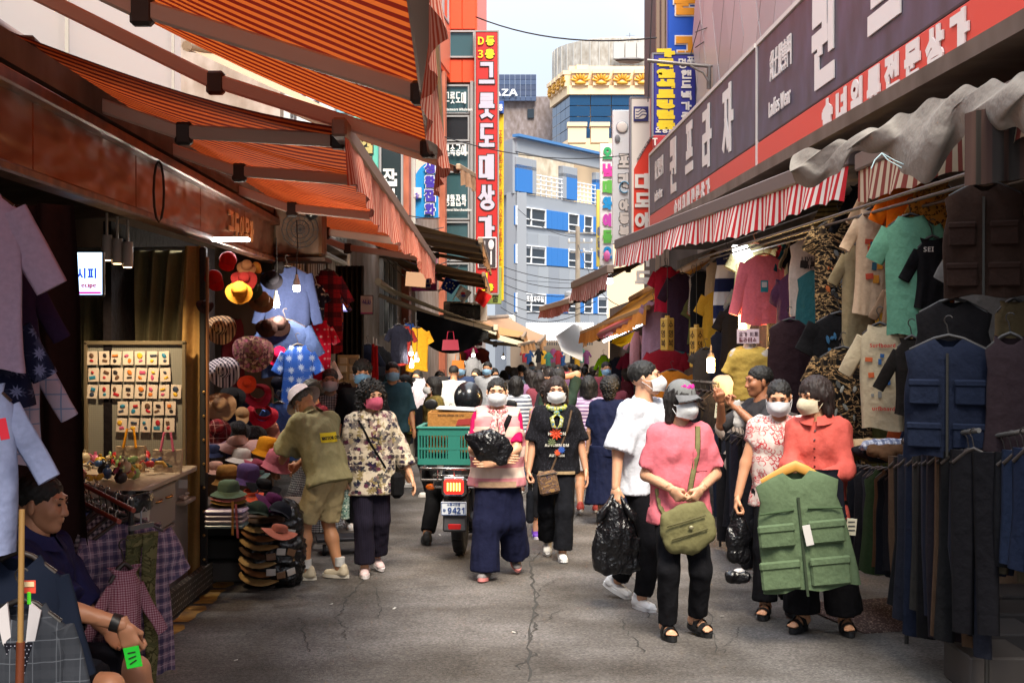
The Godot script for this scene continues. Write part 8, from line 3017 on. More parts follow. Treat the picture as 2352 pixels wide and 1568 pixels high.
# ---------------------------------------------------------------- right stalls
func build_right_stalls() -> void:
	var sh := thing("market_arcade", "dark covered row of clothing stalls along the right side", "building", V(3.3, GY(-12), -12))
	var mb := MB.new()
	var dk := mt("66564a", .9, 0, "grime")
	mb.box(V(3.28, 1.3, -13), V(.12, 3.3, 19), Basis(Vector3.UP, .03))
	wpart(mb, "back_wall", dk, sh)
	mb = MB.new()
	mb.box(V(3.0, 3.2, -13), V(1.5, .1, 19), Basis(Vector3.UP, .03))
	wpart(mb, "roof", mt("6e6056", .9, 0, "grime"), sh)
	mb = MB.new()
	mb.box(V(2.9, .9, -31), V(.2, 3.0, 17), Basis(Vector3.UP, -.03))
	wpart(mb, "far_front", dk, sh)
	for i in 3:
		mb = MB.new()
		mb.tube([V(2.72 - i * .2, 2.5, -6.4), V(2.35 - i * .14, 2.5, -14)], .011, 6)
		wpart(mb, "hanging_rail", mt("3a322c", .5, .3), sh)
	var or2 := cloth("d07018")
	# label, kind, x, y, d, w, h, colour or print, sleeve, yaw, extras
	for w in [["red tee at the far corner of the right stall", "tee", 1530, 612, 17.0, 56, 105, "b02038", .2, 0, {}], ["sheer plum blouse beside the red tee", "blouse", 1567, 628, 16.6, 66, 180, "33202e", .3, 0, {}], ["black tank between zigzag side panels", "tank top", 1612, 622, 15.2, 56, 170, "0f0f11", 0, 0, {}], ["brown and cream zigzag scarf top", "scarf", 1640, 640, 15.4, 24, 165, "zigzag b8a898 2a1a16", 0, 0, {}], ["cream zigzag scarf left of the black tank", "scarf", 1592, 630, 15.5, 22, 90, "zigzag b8a898 2a1a16", 0, 0, {}],
			["beige collared dress behind the striped one", "dress", 1645, 600, 15.0, 50, 180, "a08c70", 0, 0, {}], ["navy and white wide striped dress", "dress", 1672, 578, 14.2, 58, 165, "wide b8b4b4 1a2040", 0, 0, {}], ["orange sports tee with white flash", "tee", 1700, 575, 14.4, 50, 130, "c87414", .1, 0, {}], ["red and black striped tee at the edge of the orange top", "tee", 1714, 640, 14.0, 34, 120, "hstripe 16100f a81830", .1, 0, {}], ["sage long shirt behind the pink windbreaker", "shirt", 1735, 560, 13.0, 96, 150, "7c7a5e", .2, 0, {}],
			["pink hooded windbreaker with teal tag", "jacket", 1755, 585, 12.0, 100, 160, "c0606a", .5, 0, {}], ["red tee fourth in the edge-on row", "tee", 1797, 560, 12.2, 30, 150, "a82830", .2, .9, {}], ["teal tee in the edge-on row", "tee", 1806, 560, 12.0, 34, 160, "1c5060", .2, .9, {}], ["cream tee in the edge-on row", "tee", 1816, 555, 11.9, 34, 165, "b0a080", .2, .9, {}], ["black tee in the edge-on row", "tee", 1826, 552, 11.8, 34, 140, "1a1518", .2, .9, {}],
			["white tank top with black lettered skull print", "tank top", 1858, 545, 11.2, 92, 180, "c9b8ac", 0, 0, {"lines": [["LIVER", .036, "1c1614", .05, .28], ["DIET", .034, "1c1614", .08, .38], ["LOVE", .02, "1c1614", .0, .6], ["HONEST", .018, "1c1614", .1, .7]], "print": "patch 2a2220"}], ["plum brown tank top hung below the white one", "tank top", 1815, 735, 10.6, 104, 210, "2c1c20", 0, 0, {}], ["black and tan tie dye shirt with beast print, upper", "shirt", 1930, 500, 9.6, 116, 285, "tie 120f0c 1c1814 c09a68 2a2018", .2, 0, {"print": "beast 6a6a66 a8521c 2a2622"}],
			["black and tan tie dye shirt with pale lion face, lower", "shirt", 1938, 800, 8.8, 126, 270, "tie 120f0c 1c1814 b08a5c 171310", .2, 0, {"print": "beast 77776e 4a4a46 9a988c"}], ["black tee with blue haired print", "tee", 1930, 720, 9.0, 130, 170, "0e0d0f", .22, 0, {"print": "beast 1c4a6a 3a3030"}], ["olive striped shirt behind the tie dye", "shirt", 1925, 450, 10.2, 70, 120, "hstripe 7a6a40 3a3420", .2, 0, {}], ["black long shirt at the top of the rail", "shirt", 1975, 425, 9.4, 50, 160, "121012", .3, 0, {}], ["sand tee on the top rail", "tee", 2015, 430, 9.0, 76, 130, "b09070", .2, 0, {}],
			["cream tee with tall colourful print", "tee", 2003, 480, 8.7, 74, 240, "c0a488", .22, .2, {"print": "patch b87818 a83a20 1c4a5a"}], ["khaki tee behind the cream printed tee", "tee", 1975, 560, 8.9, 74, 270, "8a7a5c", .22, .2, {}], ["vivid orange tee at the top right", "tee", 2088, 410, 8.4, 110, 190, "d8660c", .22, -.2, {"lines": [["MOUNTAIN", .012, "c8b8a8", .1, .45]]}], ["mint green tee on a black hanger", "tee", 2092, 495, 7.9, 120, 275, "5f9078", .22, -.1, {}], ["leopard print shirt beside the brown vest", "shirt", 2150, 415, 8.1, 84, 170, "leopard a8702c 1c120a 6a4218", .2, 0, {}], ["black tee printed SEI behind the leopard shirt", "tee", 2142, 545, 7.8, 76, 160, "100e10", .2, 0, {"lines": [["SEI", .03, "b8b0a8", -.2, .18]]}],
			["mustard shirt under the leopard one", "shirt", 2150, 640, 7.9, 46, 110, "b06a14", .1, 0, {}], ["taupe tee behind the mint one", "tee", 2062, 640, 8.3, 60, 150, "8a6f58", .2, 0, {}], ["cream tee with red Surfboard lettering", "tee", 2022, 745, 8.0, 96, 240, "b0a084", .26, -.1, {"lines": [["Surfboard", .024, "a8241c", .2, .2], ["urfboard", .024, "a8241c", .25, .8]], "print": "patch a84a1c 1c4a7a 6a6a66"}], ["black tee sleeve to sleeve with the Surfboard one", "tee", 2095, 775, 7.6, 76, 180, "1a1614", .26, 0, {}],
			["dark brown fishing vest high on the right", "vest", 2262, 420, 6.7, 190, 260, "2c1e18", 0, -.1, {"v": .08, "vest": "2a1c17"}], ["black vest behind the navy one", "vest", 2190, 690, 6.8, 180, 150, "141214", 0, -.1, {"v": .05}], ["navy zip vest with steel pullers", "vest", 2180, 775, 6.5, 210, 275, "171d2e", 0, -.1, {"v": .1, "vest": "181f31"}], ["khaki mesh vest at the right edge", "vest", 2330, 690, 6.9, 90, 140, "5a4e38", 0, -.1, {}], ["plum grey vest at the right edge", "vest", 2322, 770, 6.3, 120, 270, "2f2428", 0, -.1, {"v": .08}], ["amber vest deep on the right rail", "vest", 2330, 660, 7.4, 60, 100, "8a5a14", 0, 0, {}],
			["lilac long tee hanging over the street corner", "tee", 1502, 690, 17.4, 54, 165, "a88090", .1, 0, {}], ["maroon dress low on the corner rail", "dress", 1510, 835, 17.0, 66, 130, "5a141c", .2, 0, {}], ["amber tee with small print and black collar", "tee", 1545, 850, 15.5, 92, 160, "a8641c", .22, 0, {"print": "patch 4a2a14"}], ["red shirt behind the amber tee", "shirt", 1530, 800, 16.4, 90, 90, "7a1420", .2, 0, {}], ["slate long dress right of the amber tee", "dress", 1622, 800, 14.4, 64, 210, "3c3836", .1, 0, {}], ["navy trousers set on the inner rail", "set", 1660, 760, 14.0, 60, 160, "1a1c2a", 0, 0, {}],
			["black shirt beside the warm bulb", "shirt", 1690, 700, 13.4, 66, 150, "131115", .2, 0, {}], ["pink stripe tee deep in the stall", "tee", 1650, 820, 14.6, 30, 110, "b02060", 0, 0, {}], ["dark tee right of the yellow mannequin", "tee", 1775, 700, 12.4, 60, 110, "201a24", .2, 0, {}], ["denim shirt edge behind the yellow tee", "shirt", 1770, 800, 12.0, 46, 150, "4a5064", .2, .6, {}]]:
		var o2: Dictionary = w[10]
		if o2.has("vest"): o2["vest"] = cloth(o2.vest)
		wear(w[0], w[1], w[2], w[3], w[4], w[5], w[6], cloth(w[7]) if not " " in w[7] else cloth("ffffff", w[7], .45 if w[7].begins_with("t") else .3 if w[7].begins_with("w") else .16), w[8], -.35 + w[9], "", "6a3a1c" if w[2] in [1755, 1735] else "1e1917", o2)
	var tg := thing("swing_tag", "teal swing tag on the pink windbreaker", "tag", P(1756, 657, 11.85))
	mb = MB.new()
	mb.rbox(V(), V(.07, .11, .004), .001)
	part(mb, "tag", mt("17707c", .4), tg)
	mb = MB.new()
	mb.rbox(V(0, .015, .003), V(.05, .05, .003), .001)
	part(mb, "label", mt("b8b0b0", .4), tg)
	# the green vest held up in the street
	var at := P(1828, 1080, 7.42)
	var gv := thing("fishing_vest", "green many pocketed fishing vest on a wooden hanger held by the salmon shirt woman", "vest", at, -.05)
	var green := cloth("5a6b50")
	var hw := .262
	mb = cloth_mb(hw, .7, 0, 5, .055, .085, 1.1, .1)
	var bt := Basis(Vector3.BACK, .1)
	part(mb, "cloth", green, gv).transform.basis = bt
	for g in [-1, 1]:
		for q in [[-.37, .105, .125], [-.6, .115, .16]]:
			mb = MB.new()
			mb.rbox(bt * V(g * .145 - .01, q[0], .066), V(q[1] * 2, q[2], .03), .012, bt)
			var pk := part(mb, "pocket", green, gv)
			mb = MB.new()
			mb.rbox(bt * V(g * .145 - .01, q[0] + q[2] * .42, .078), V(q[1] * 2.08, .05, .026), .01, bt)
			part(mb, "flap", green, pk)
		mb = MB.new()
		mb.tube([bt * V(g * .04, -.22, .064), bt * V(g * .24, -.235, .05)], .006, 5)
		part(mb, "seam", cloth("44563c"), gv)
	mb = MB.new()
	mb.box(bt * V(-.01, -.44, .064), V(.014, .58, .016), bt)
	part(mb, "zip", mt("2a3622", .5), gv)
	mb = MB.new()
	mb.rbox(bt * V(.02, -.37, .098), V(.045, .12, .004), .001, Basis(Vector3.BACK, .22))
	part(mb, "swing_tag", mt("c0bcb8", .5), gv)
	mb = MB.new()
	mb.tube([V(-.2, -.07, 0), V(-.06, .0, 0), V(0, .025, 0), V(.06, .0, 0), V(.2, -.07, 0)], [.016, .03, .034, .03, .016], 8, true, .4, V(0, 0, 1))
	part(mb, "hanger", mt("c08a3c", .5), gv)
	wear("navy jacket folded over the salmon shirt woman's arm", "jacket", 1898, 1078, 7.45, 84, 110, cloth("12131c"), 0, -.1, "", "")
	# the rows behind, closer packed
	var cn := ["maroon", "olive", "white", "navy", "black", "sand", "teal", "grey", "rust", "rose", "mustard", "plum"]
	var cc := ["5a1c24", "5a5832", "b8b0a8", "1e2440", "161416", "a08c6c", "24555a", "6a6866", "8a3e1e", "b0606a", "b08428", "44263e"]
	var od := ["first", "second", "third", "fourth", "fifth", "sixth", "seventh", "eighth", "ninth", "tenth", "eleventh", "twelfth"]
	for side in 2:
		for lv in 2:
			for i in 22:
				var d := 7.4 + i * .5 if side else 13.6 + i * .55
				var k := (i * 5 + lv * 3 + side * 7) % 12
				var x := 2.98 - .03 * d if side else LX(d) - .42
				var o := thing("hanging_shirt", "%s garment, %s of its colour in the %s back row on the %s" % [cn[k], od[i / 12 + lv * 0], ["upper", "lower"][lv], ["left", "right"][side]], "shirt", V(x + rf(-.12, .1), ([2.36, 1.32] if side else [2.0, 1.1])[lv] - .012 * d, -d), (-.7 if side else .7) + rf(-.3, .3), "back rows of garments")
				part(cloth_mb(rf(.19, .25), rf(.6, .85), .22 if k % 3 else 0.0, i * 7 + lv), "cloth", cloth(cc[k]), o)
	# racks of trousers and vests below
	var dk2 := ["131216", "1f212b", "121214", "4a382a", "1c181e", "20222e", "0f0e10", "2c2a28", "161c2c"]
	rail_row("the dark trouser rail at the right front", "trousers", P(2250, 1030, 6.2), P(2075, 1050, 7.3), 13, dk2, .13, .98, 0, -.9, "dark trousers on the right front rail", true, false)
	rail_row("the jeans rail at the right edge", "jeans", P(2380, 1030, 5.9), P(2270, 1045, 6.4), 7, ["171f33", "192236", "131317", "4a4438", "18181c"], .12, .62, 0, -.8, "jeans on the right edge rail", true)
	rail_row("the vest rail behind the green vest", "vest", P(2085, 1080, 7.6), P(1955, 1070, 8.9), 11, ["1b1a1e", "15161c", "5a3f2a", "3a4a2e", "17181d", "202028"], .16, .66, 0, -.9, "vests and trousers on the middle rail")
	rail_row("the dark trouser rail behind the red blouse", "trousers", P(1740, 1010, 9.6), P(1655, 985, 11.6), 10, ["1a1a20", "22242e", "141416", "2a2630", "1c2434"], .13, .78, 0, -.9, "trousers behind the red blouse", true)
	rail_row("the low rail under the swimwear lanterns", "skirt", P(1650, 900, 12.6), P(1560, 890, 15.0), 9, ["1a181c", "2c2620", "16161a", "3a2a34"], .16, .8, .1, -.8, "skirts under the lanterns")
	for i in 5:
		var fo := thing("folded_clothes", "%s bundle of clothes heaped on the rail top by the lion shirt" % ["khaki", "cream", "black", "checked", "brown"][i], "clothes", P(1985 + i * 17, 1035 - 12 * (i % 2), 8.0 - i * .12))
		var s := SDF.new(V(-.2, -.1, -.16), V(.2, .12, .16), .014)
		s.cap(V(-.1, 0, 0), V(.1, .02, .03), .06, .05, .05, Vector3.UP, .6)
		s.cap(V(-.06, -.02, .05), V(.1, -.05, .06), .04, .03, .05)
		s.rough(.03, V(14, 14, 14), i + 2, 3)
		mb = MB.new()
		s.into(mb)
		part(mb, "cloth", cloth(["5a4e2c", "a08868", "16151a", "ffffff", "4a3220"][i], "plaid b0b0b8 1c2440 3a4468" if i == 3 else "", .09), fo)
	# mannequin in yellow
	var mq := thing("mannequin", "headless mannequin in a draped yellow tee with a handwritten card", "mannequin", P(1722, 800, 11.4), -.35)
	var s2 := SDF.new(V(-.32, -.62, -.2), V(.32, .16, .2), .014)
	s2.cap(V(-.1, -.09, 0), V(.1, -.09, 0), .1, .1, .05, Vector3.BACK, .8)
	s2.cap(V(0, -.1, 0), V(0, .08, 0), .06, .05, .03)
	s2.cap(V(-.05, -.5, 0), V(.05, -.5, 0), .1, .1, .1, Vector3.BACK, .8)
	mb = MB.new()
	s2.into(mb)
	part(mb, "torso", mt("b0a498", .5), mq)
	s2 = SDF.new(V(-.36, -.5, -.22), V(.36, .06, .22), .012)
	for g in [-1, 1]: s2.cap(V(g * .13, -.07, 0), V(g * .2, -.22, .01), .055, .06, .04)
	s2.cut(V(-.22, -.22, 0), V(-.5, -.9, 0).normalized(), .12)
	s2.cut(V(.22, -.22, 0), V(.5, -.9, 0).normalized(), .12)
	s2.cap(V(-.07, -.09, 0), V(.07, -.09, 0), .105, .105, .05, Vector3.BACK, .8)
	s2.cap(V(-.04, -.1, 0), V(-.04, -.42, 0), .1, .11, .05, Vector3.BACK, .8)
	s2.cap(V(.04, -.1, 0), V(.04, -.44, 0), .1, .11, .05, Vector3.BACK, .8)
	s2.rough(.008, V(6, 16, 6), 4)
	s2.cut(V(0, -.46, 0), V(.25, -1, 0).normalized())
	mb = MB.new()
	s2.into(mb)
	part(mb, "shirt", cloth("b89a4c"), mq)
	mb = MB.new()
	mb.rbox(V(0, .11, .08), V(.2, .13, .006), .002)
	part(mb, "card", mt("c0a8b0", .6), mq)
	part(hangul("요가 히트", V(-.08, .15, .084), Vector3.RIGHT, .034, .04, .14, false, .2, .003), "lettering", mt("3a1424", .7), mq)
	part(hangul("필라테스", V(-.08, .1, .084), Vector3.RIGHT, .034, .04, .14, false, .2, .003), "lettering", mt("5a1424", .7), mq)
	for q in [[1675, 905, 13.0, "white mannequin torso in grey skirt beside the lit lantern"], [1690, 1010, 11.0, "bare lower mannequin in black trousers by the red blouse woman"]]:
		var m2 := thing("mannequin", q[3], "mannequin", P(q[0], q[1], q[2]), -.3)
		s2 = SDF.new(V(-.25, -.9, -.2), V(.25, .3, .2), .018)
		s2.cap(V(-.08, .1, 0), V(.08, .1, 0), .1, .1, .05, Vector3.BACK, .8)
		s2.cap(V(0, 0, 0), V(0, -.2, 0), .1, .13, .06)
		mb = MB.new()
		s2.into(mb)
		part(mb, "torso", mt("a8988c", .5), m2)
		mb = MB.new()
		for g in [-1, 1]: mb.tube([V(g * .07, -.12, 0), V(g * .08, -.5, .01), V(g * .085, -.88, 0)], [.1, .085, .075], 10)
		part(mb, "trousers", cloth("1a191c" if q[0] > 1680 else "4a4440"), m2)
	# lanterns and lamps
	for q in [[1533, 730, 15.6, 46, 75, "smaller yellow swimwear lantern, on the left"], [1600, 752, 14.6, 46, 92, "larger yellow swimwear lantern, on the right"]]:
		var k: float = q[2] / FL
		var ln := thing("paper_lantern", q[5], "lantern", P(q[0], q[1] + q[4] * .5, q[2]), -.2, "hanging swimwear lanterns")
		mb = MB.new()
		mb.rbox(V(), V(24 * k, q[4] * k, 24 * k), .012, Basis(Vector3.UP, PI / 4))
		mb.tube([V(0, q[4] * k * .5, 0), V(0, q[4] * k * .58, 0)], .03, 8)
		part(mb, "body", mt("b08a3c", .5), ln)
		mb = MB.new()
		mb.tube([V(0, q[4] * k * .58, 0), V(0, q[4] * k * .58 + .7, 0)], .004, 4)
		part(mb, "cord", mt("2a2420", .6), ln)
		for g in [-1, 1]: 
			var dirr := V(1, 0, g * -1.0).normalized() if g < 0 else V(1, 0, -1).normalized()
			var nn := dirr.cross(Vector3.UP)
			part(hangul("수영복", nn * (12.1 * k) - dirr * .035 + V(0, q[4] * k * .42, 0), dirr, .07, .09, .13, true, .3, .004), "lettering", mt("2a1a10", .7), ln)
	for q in [[1633, 838, 12.6, "lit box lantern glowing warm white over the mannequins"], [1706, 740, 12.2, "lit warm lamp half hidden above the yellow mannequin"]]:
		var ll := thing("lit_lantern", q[3], "lantern", P(q[0], q[1], q[2]))
		mb = MB.new()
		mb.rbox(V(), V(.07, .15, .07), .01)
		part(mb, "lamp", glow("ffd890", 4.0), ll)
		mb = MB.new()
		mb.lathe([Vector2(.04, .076), Vector2(.034, .11), Vector2(.012, .13), Vector2(.01, .2), Vector2(.001, .2)], 10)
		part(mb, "cap", mt("3a3026", .5), ll)
		var l := OmniLight3D.new()
		l.name = "lantern_light"
		l.light_color = Color(1, .8, .5)
		l.light_energy = .4
		l.light_size = .07
		l.omni_range = 10
		l.omni_attenuation = 2
		l.shadow_enabled = true
		l.position = V(0, -.02, .1)
		ll.add_child(l)
	for q in [[1705, 575, 13.0, "square white lamp under the right awning"], [1395, 645, 24.0, "white square lamp glowing under the far right awning"]]:
		var fl := thing("lamp", q[3], "lamp", P(q[0], q[1], q[2]))
		mb = MB.new()
		mb.rbox(V(), V(.2, .12, .03), .01, Basis(Vector3.RIGHT, -.5))
		part(mb, "lamp_face", glow("f0f4f4", 4.0), fl)
		var l := OmniLight3D.new()
		l.name = "lamp_light"
		l.light_energy = .07
		l.light_size = .1
		l.omni_range = 10
		l.omni_attenuation = 2
		l.shadow_enabled = true
		l.position = V(0, -.1, .08)
		fl.add_child(l)
	var tb := thing("fluorescent_tube", "long white fluorescent tube under a red fascia on the far right", "lamp", P(1440, 755, 19.5))
	mb = MB.new()
	mb.tube([P(1388, 783, 22), P(1500, 731, 17.6)], .025, 8)
	wpart(mb, "tube", glow("f4f4ff", 3.0), tb)
	mb = MB.new()
	mb.tube([P(1380, 768, 22), P(1500, 712, 17.6)], .08, 4)
	wpart(mb, "red_fascia", mt("8a1c20", .5), tb)
	var yf := thing("yellow_flag", "small yellow banner slanting under the fluorescent tube", "banner", P(1430, 772, 19))
	mb = MB.new()
	mb.grid([PackedVector3Array([P(1408, 778, 19), P(1435, 772, 19), P(1458, 760, 18.8)]), PackedVector3Array([P(1405, 788, 19), P(1432, 787, 19.1), P(1448, 786, 18.9)]), PackedVector3Array([P(1402, 786, 19.1), P(1420, 794, 19), P(1428, 797, 19)])])
	wpart(mb, "cloth", cloth("c89a14", "", .3, .3), yf)
	for q in [[1387, 855, "90c818", 26, 24, 60, "lime vest"], [1420, 860, "1c2030", 25, 36, 110, "navy coat"], [1445, 850, "6a1830", 24, 34, 110, "wine coat"], [1475, 850, "2a2a2c", 22, 40, 120, "black coat"], [1460, 800, "a87a80", 21, 26, 90, "rose knit"]]: wear(q[6] + " on the far right stall past the amber awning", q[6].split(" ")[1], q[0], q[1] - 40, q[3], q[4], q[5], cloth(q[2]), .25, -.4)
	for i in 3:
		var pc := thing("price_card", ["price card with green figures on the rack by the mannequin", "round white price card over the dark rail", "white hang tag on the vest rail"][i], "price card", P([1651, 1785, 1957][i], [940, 960, 1210][i], [11.0, 9.3, 7.5][i]))
		mb = MB.new()
		mb.rbox(V(), V(.06, [.15, .07, .1][i], .004), .001, Basis(Vector3.BACK, -.1))
		part(mb, "card", mt("c0b8a0", .6), pc)
		mb = MB.new()
		for s in 3: mb.box(V(0, .03 - s * .025, .004), V(.04, .008, .002))
		part(mb, "writing", mt(["1c6a3a", "1c1c20", "3a3a3a"][i], .7), pc)
	var mat2 := thing("floor_mat", "flecked mat lying under the trouser rails", "mat", V(2.45, GY(-8.4), -8.4), .25)
	mb = MB.new()
	mb.rbox(V(0, .012, 0), V(.75, .016, .9), .006)
	part(mb, "mat", cloth("ffffff", "speck 3a2c28 6a5a54 8a7a70", .5), mat2)
	for i in 4:
		var bk := thing("storage_crate", "%s grey crate under the jeans at the right edge" % ["first", "second", "third", "fourth"][i], "crate", V(2.5 + i * .25, GY(-6.6), -6.6 - i * .5))
		mb = MB.new()
		mb.rbox(V(0, .1, 0), V(.34, .2, .4), .01)
		part(mb, "crate", mt("3a3432", .7), bk)

# ---------------------------------------------------------------- motorcycle, rider, crate
func build_small_things() -> void:
	var at := GX(1048, 10.75)
	var b := thing("motorcycle", "black delivery motorcycle seen from behind with lit brake lamp and rear racks", "motorcycle", at, -.06)
	var blk := mt("121214", .35)
	var chrome := mt("b0aca8", .2, .9)
	var mb := MB.new()
	var wh := func(z: float) -> void:
		var w := MB.new()
		var pr := []
		for i in 13: pr.append(Vector2(.245 + .055 * cos(TAU * i / 12), .055 * sin(TAU * i / 12)))
		w.lathe(pr, 28, Transform3D(Basis(Vector3.BACK, PI / 2), V(0, .3, z)))
		var wp := part(w, "wheel", mt("17171a", .85), b)
		w = MB.new()
		for i in 14: w.box(V(0, .3 + .3 * sin(TAU * i / 14), z + .3 * cos(TAU * i / 14)), V(.075, .02, .012), Basis(Vector3.RIGHT, -TAU * i / 14))
		part(w, "tread", mt("0d0d0f", .9), wp)
		w = MB.new()
		w.lathe([Vector2(.001, -.03), Vector2(.05, -.04), Vector2(.06, 0), Vector2(.05, .04), Vector2(.001, .03)], 14, Transform3D(Basis(Vector3.BACK, PI / 2), V(0, .3, z)))
		for i in 6: w.tube([V(0, .3, z), V(0, .3 + .2 * sin(TAU * i / 6), z + .2 * cos(TAU * i / 6))], .012, 5)
		part(w, "rim", chrome, wp)
	wh.call(-.32); wh.call(-1.55)
	mb.tube([V(0, .78, .12), V(0, .74, -.3), V(0, .62, -.8), V(0, .72, -1.25), V(0, .95, -1.35)], [.06, .1, .14, .12, .05], 10)
	part(mb, "frame", blk, b)
	mb = MB.new()
	mb.rbox(V(0, .62, -.05), V(.22, .2, .42), .06)
	part(mb, "tail", mt("1a0f12", .25), b)
	mb = MB.new()
	mb.rbox(V(0, .37, .13), V(.2, .2, .03), .03, Basis(Vector3.RIGHT, -.2))
	mb.rbox(V(0, .52, .08), V(.2, .2, .06), .03)
	part(mb, "mudguard", mt("2a2a2e", .5), b)
	mb = MB.new()
	mb.rbox(V(0, .315, .152), V(.11, .05, .02), .006)
	part(mb, "reflector", mt("a01818", .2), b)
	mb = MB.new()
	mb.rbox(V(0, .66, .18), V(.21, .16, .05), .04)
	part(mb, "lamp_housing", chrome, b)
	mb = MB.new()
	mb.rbox(V(0, .66, .2), V(.17, .125, .04), .03)
	var lens := part(mb, "brake_lamp", glow("e01810", 1.2), b)
	mb = MB.new()
	for i in 5: mb.rbox(V(-.05 + i * .025, .66, .222), V(.012, .07, .004), .002)
	part(mb, "lit_bars", glow("ff7838", 3.0), lens)
	mb = MB.new()
	mb.rbox(V(-.005, .47, .165), V(.215, .115, .008), .004)
	var plate := part(mb, "number_plate", mt("c4ccd4", .4), b)
	mb = MB.new()
	for q in [[0, .051, .205, .004], [0, -.051, .205, .004], [.102, 0, .004, .1], [-.102, 0, .004, .1]]: mb.box(V(q[0] - .005, .47 + q[1], .171), V(q[2], q[3], .003))
	part(mb, "plate_border", mt("1c3c7a", .5), plate)
	var nv := mt("1c3c7a", .5)
	var tx := part(latin("9421", .05, true, .003), "lettering", nv, plate)
	tx.position = V(.02, .455, .173)
	part(hangul("서울서대문", V(-.06, .516, .17), Vector3.RIGHT, .019, .02, .16, false, .2, .003), "lettering", nv, plate)
	part(hangul("차", V(-.095, .47, .17), Vector3.RIGHT, .024, .026, .16, false, .2, .003), "lettering", nv, plate)
	for g in [-1, 1]:
		mb = MB.new()
		mb.tube([V(g * .09, .64, .05), V(g * .17, .64, .07)], .012, 6)
		var stem := part(mb, "indicator_stem", blk, b)
		mb = MB.new()
		mb.ball(V(g * .21, .64, .08), V(.045, .028, .03), 10)
		part(mb, "indicator", mt("c85a10", .2), stem)
		mb = MB.new()
		mb.tube([V(g * .1, .3, -.32), V(g * .12, .62, -.2)], .022, 8)
		part(mb, "shock_absorber", mt("5a5a5e", .3, .7), b)
		mb = MB.new()
		mb.tube([V(g * .12, 1.0, -1.3), V(g * .34, 1.04, -1.2)], .016, 8)
		part(mb, "handlebar", blk, b)
		mb = MB.new()
		mb.tube([V(g * .3, 1.04, -1.25), V(g * .36, 1.22, -1.3)], .007, 6)
		mb.ball(V(g * .38, 1.26, -1.3), V(.07, .05, .012), 10)
		part(mb, "mirror", blk, b)
	mb = MB.new()
	mb.tube([V(.16, .32, -.7), V(.17, .36, -.2), V(.17, .4, .05)], [.03, .045, .045], 10)
	part(mb, "exhaust", mt("4a4a4c", .3, .8), b)
	mb = MB.new()
	mb.rbox(V(0, .72, -.6), V(.28, .1, .6), .04)
	part(mb, "seat", mt("141416", .6), b)
	for q in [[.81, .56, .52], [.74, .36, .3]]:
		mb = MB.new()
		var w: float = q[1] * .5
		mb.tube([V(-w, q[0], -.25), V(-w, q[0], q[2] * .4), V(w, q[0], q[2] * .4), V(w, q[0], -.25)], .013, 6)
		for i in 5: mb.tube([V(-w + w * 2 * i / 4.0, q[0], q[2] * .4), V(-w + w * 2 * i / 4.0, q[0] - .11, q[2] * .3)], .008, 5)
		mb.tube([V(-w, q[0] - .1, q[2] * .3), V(w, q[0] - .1, q[2] * .3)], .01, 5)
		part(mb, "rack", chrome if q[0] < .9 else blk, b)
	var cr := thing("plastic_crate", "teal slatted plastic crate strapped on the motorcycle rack", "crate", at + V(.0, .83, -.1), -.06)
	var teal := mt("216c5f", .45)
	mb = MB.new()
	mb.box(V(0, .01, 0), V(.6, .02, .46))
	part(mb, "base", teal, cr)
	for q in [[0, .23, .0], [PI, .23, .0], [PI / 2, .3, .0], [-PI / 2, .3, .0]]:
		var bs := Basis(Vector3.UP, q[0])
		var L: float = .6 if q[1] < .25 else .46
		mb = MB.new()
		for y in [.03, .14, .28]: mb.box(bs * V(0, y, q[1]), V(L, [.05, .018, .06][[.03, .14, .28].find(y)], .018), bs)
		mb.rbox(bs * V(0, .315, q[1]), V(L + .03, .022, .04), .006, bs)
		var n := int(L / .026)
		for i in n + 1: 
			if true: mb.box(bs * V(-L / 2 + L * i / n, .15, q[1]), V(.011 if absf(i - n * .5) > 2 else .026, .2, .014), bs)
		part(mb, "side", teal, cr)
	var bx := thing("cardboard_box", "open cardboard box with red print standing in the teal crate", "box", cr.position + V(.02, .1, .02), -.02)
	mb = MB.new()
	mb.rbox(V(0, .17, .12), V(.52, .34, .02), .004)
	mb.rbox(V(0, .17, -.16), V(.52, .34, .02), .004)
	for g in [-1, 1]: mb.rbox(V(g * .25, .17, -.02), V(.02, .34, .27), .004)
	part(mb, "box", cloth("a0703c"), bx)
	tx = part(latin("DISUNG KOREA CO.,LTD.", .014, true, .002), "print", mt("3a2414", .7), bx)
	tx.position = V(-.06, .315, .133)
	mb = MB.new()
	mb.prism(PackedVector2Array([Vector2(-.0, .28), Vector2(.2, .3), Vector2(.17, .24), Vector2(-.02, .23)]), .004, Transform3D(Basis(), V(0, 0, .131)))
	part(mb, "red_print", mt("8a2420", .6), bx)
	mb = MB.new()
	mb.rbox(V(.03, .36, -.02), V(.44, .02, .3), .008, Basis(Vector3.BACK, -.05))
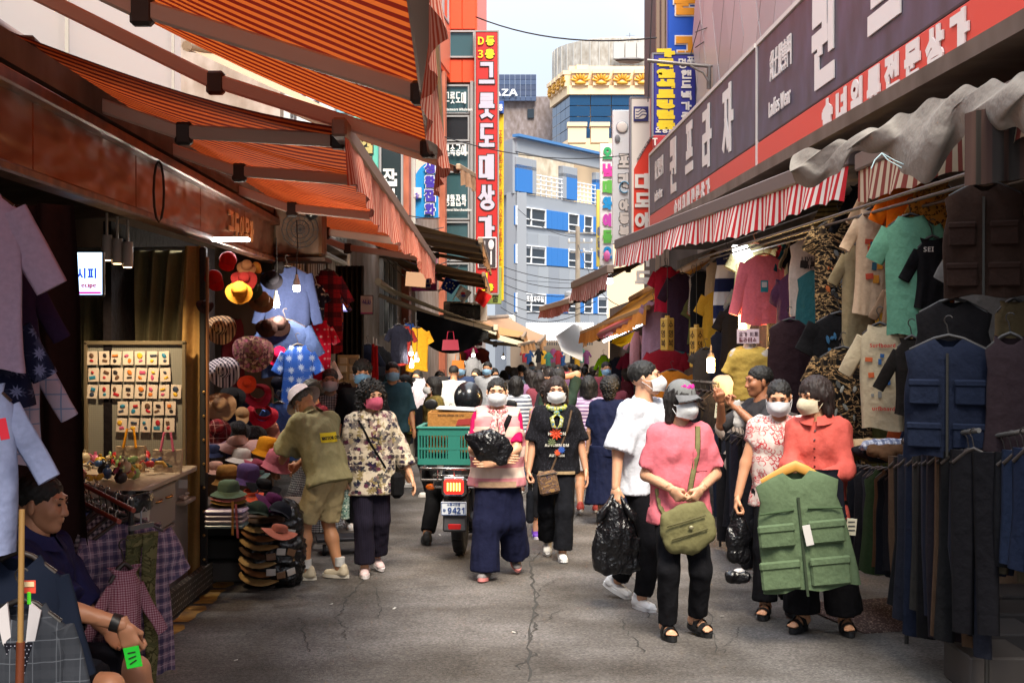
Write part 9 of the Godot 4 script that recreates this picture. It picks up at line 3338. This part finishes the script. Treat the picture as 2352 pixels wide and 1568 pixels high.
	part(mb, "paper", mt("b8b8ba", .7), bx)
	var rd := person("motorcycle rider seen from behind in dark jacket and black helmet", GX(1076, 11.6), PI + .05, {"h": 1.72, "man": true, "hip": .6, "hipz": -.02, "lean": .12, "girth": 1.1, "skin": "a86c48", "top": {"c": "2a2e38", "sleeve": 1.0, "hem": .8, "fit": .035}, "bottom": ["slim", "121214", .95], "shoec": "121214", "solec": "1a1a1c",
		"arms": [[V(-.3, .85, .42), V(-1, -.3, -.3)], [V(.3, .85, .42), V(1, -.3, -.3)]], "hands": ["grip", "grip"], "feet": [V(-.22, .2, .12), V(.36, .08, .1)], "kpole": [V(-.4, 0, 1), V(.5, 0, 1)]})
	var th: Array = rd.get_meta("_t")
	mb = MB.new()
	var s := SDF.new(V(-.17, -.18, -.19), V(.17, .19, .19), .009)
	s.ell(V(0, .015, -.005), V(.125, .14, .145), .02)
	s.cut(V(0, -.1, 0), Vector3.DOWN)
	s.ell(V(0, -.02, .15), V(.09, .07, .08), .01, Basis(), true)
	s.into(mb, th[2] * Transform3D(th[4], th[3]))
	part(mb, "helmet", mt("17191d", .22), rd)
	mb = MB.new()
	mb.tube([th[2] * (th[3] + V(-.12, -.07, -.05)), th[2] * (th[3] + V(0, -.07, -.145)), th[2] * (th[3] + V(.12, -.07, -.05))], .009, 6)
	part(mb, "helmet_trim", mt("3a3c42", .3), rd)
	var tro := thing("hand_trolley", "low steel hand trolley standing behind the old man", "trolley", GX(790, 11.2), .2)
	mb = MB.new()
	mb.rbox(V(0, .14, 0), V(.5, .03, .3), .006)
	part(mb, "platform", mt("3a3a3e", .4, .5), tro)
	for g in [-1, 1]:
		mb = MB.new()
		mb.lathe([Vector2(.001, -.015), Vector2(.05, -.015), Vector2(.05, .015), Vector2(.001, .015)], 12, Transform3D(Basis(Vector3.BACK, PI / 2), V(g * .18, .05, .1)))
		part(mb, "wheel", mt("1a1a1c", .7), tro)
	bulb("lit bulb over the crowd on the far right stall", P(1448, 870, 24), .4)
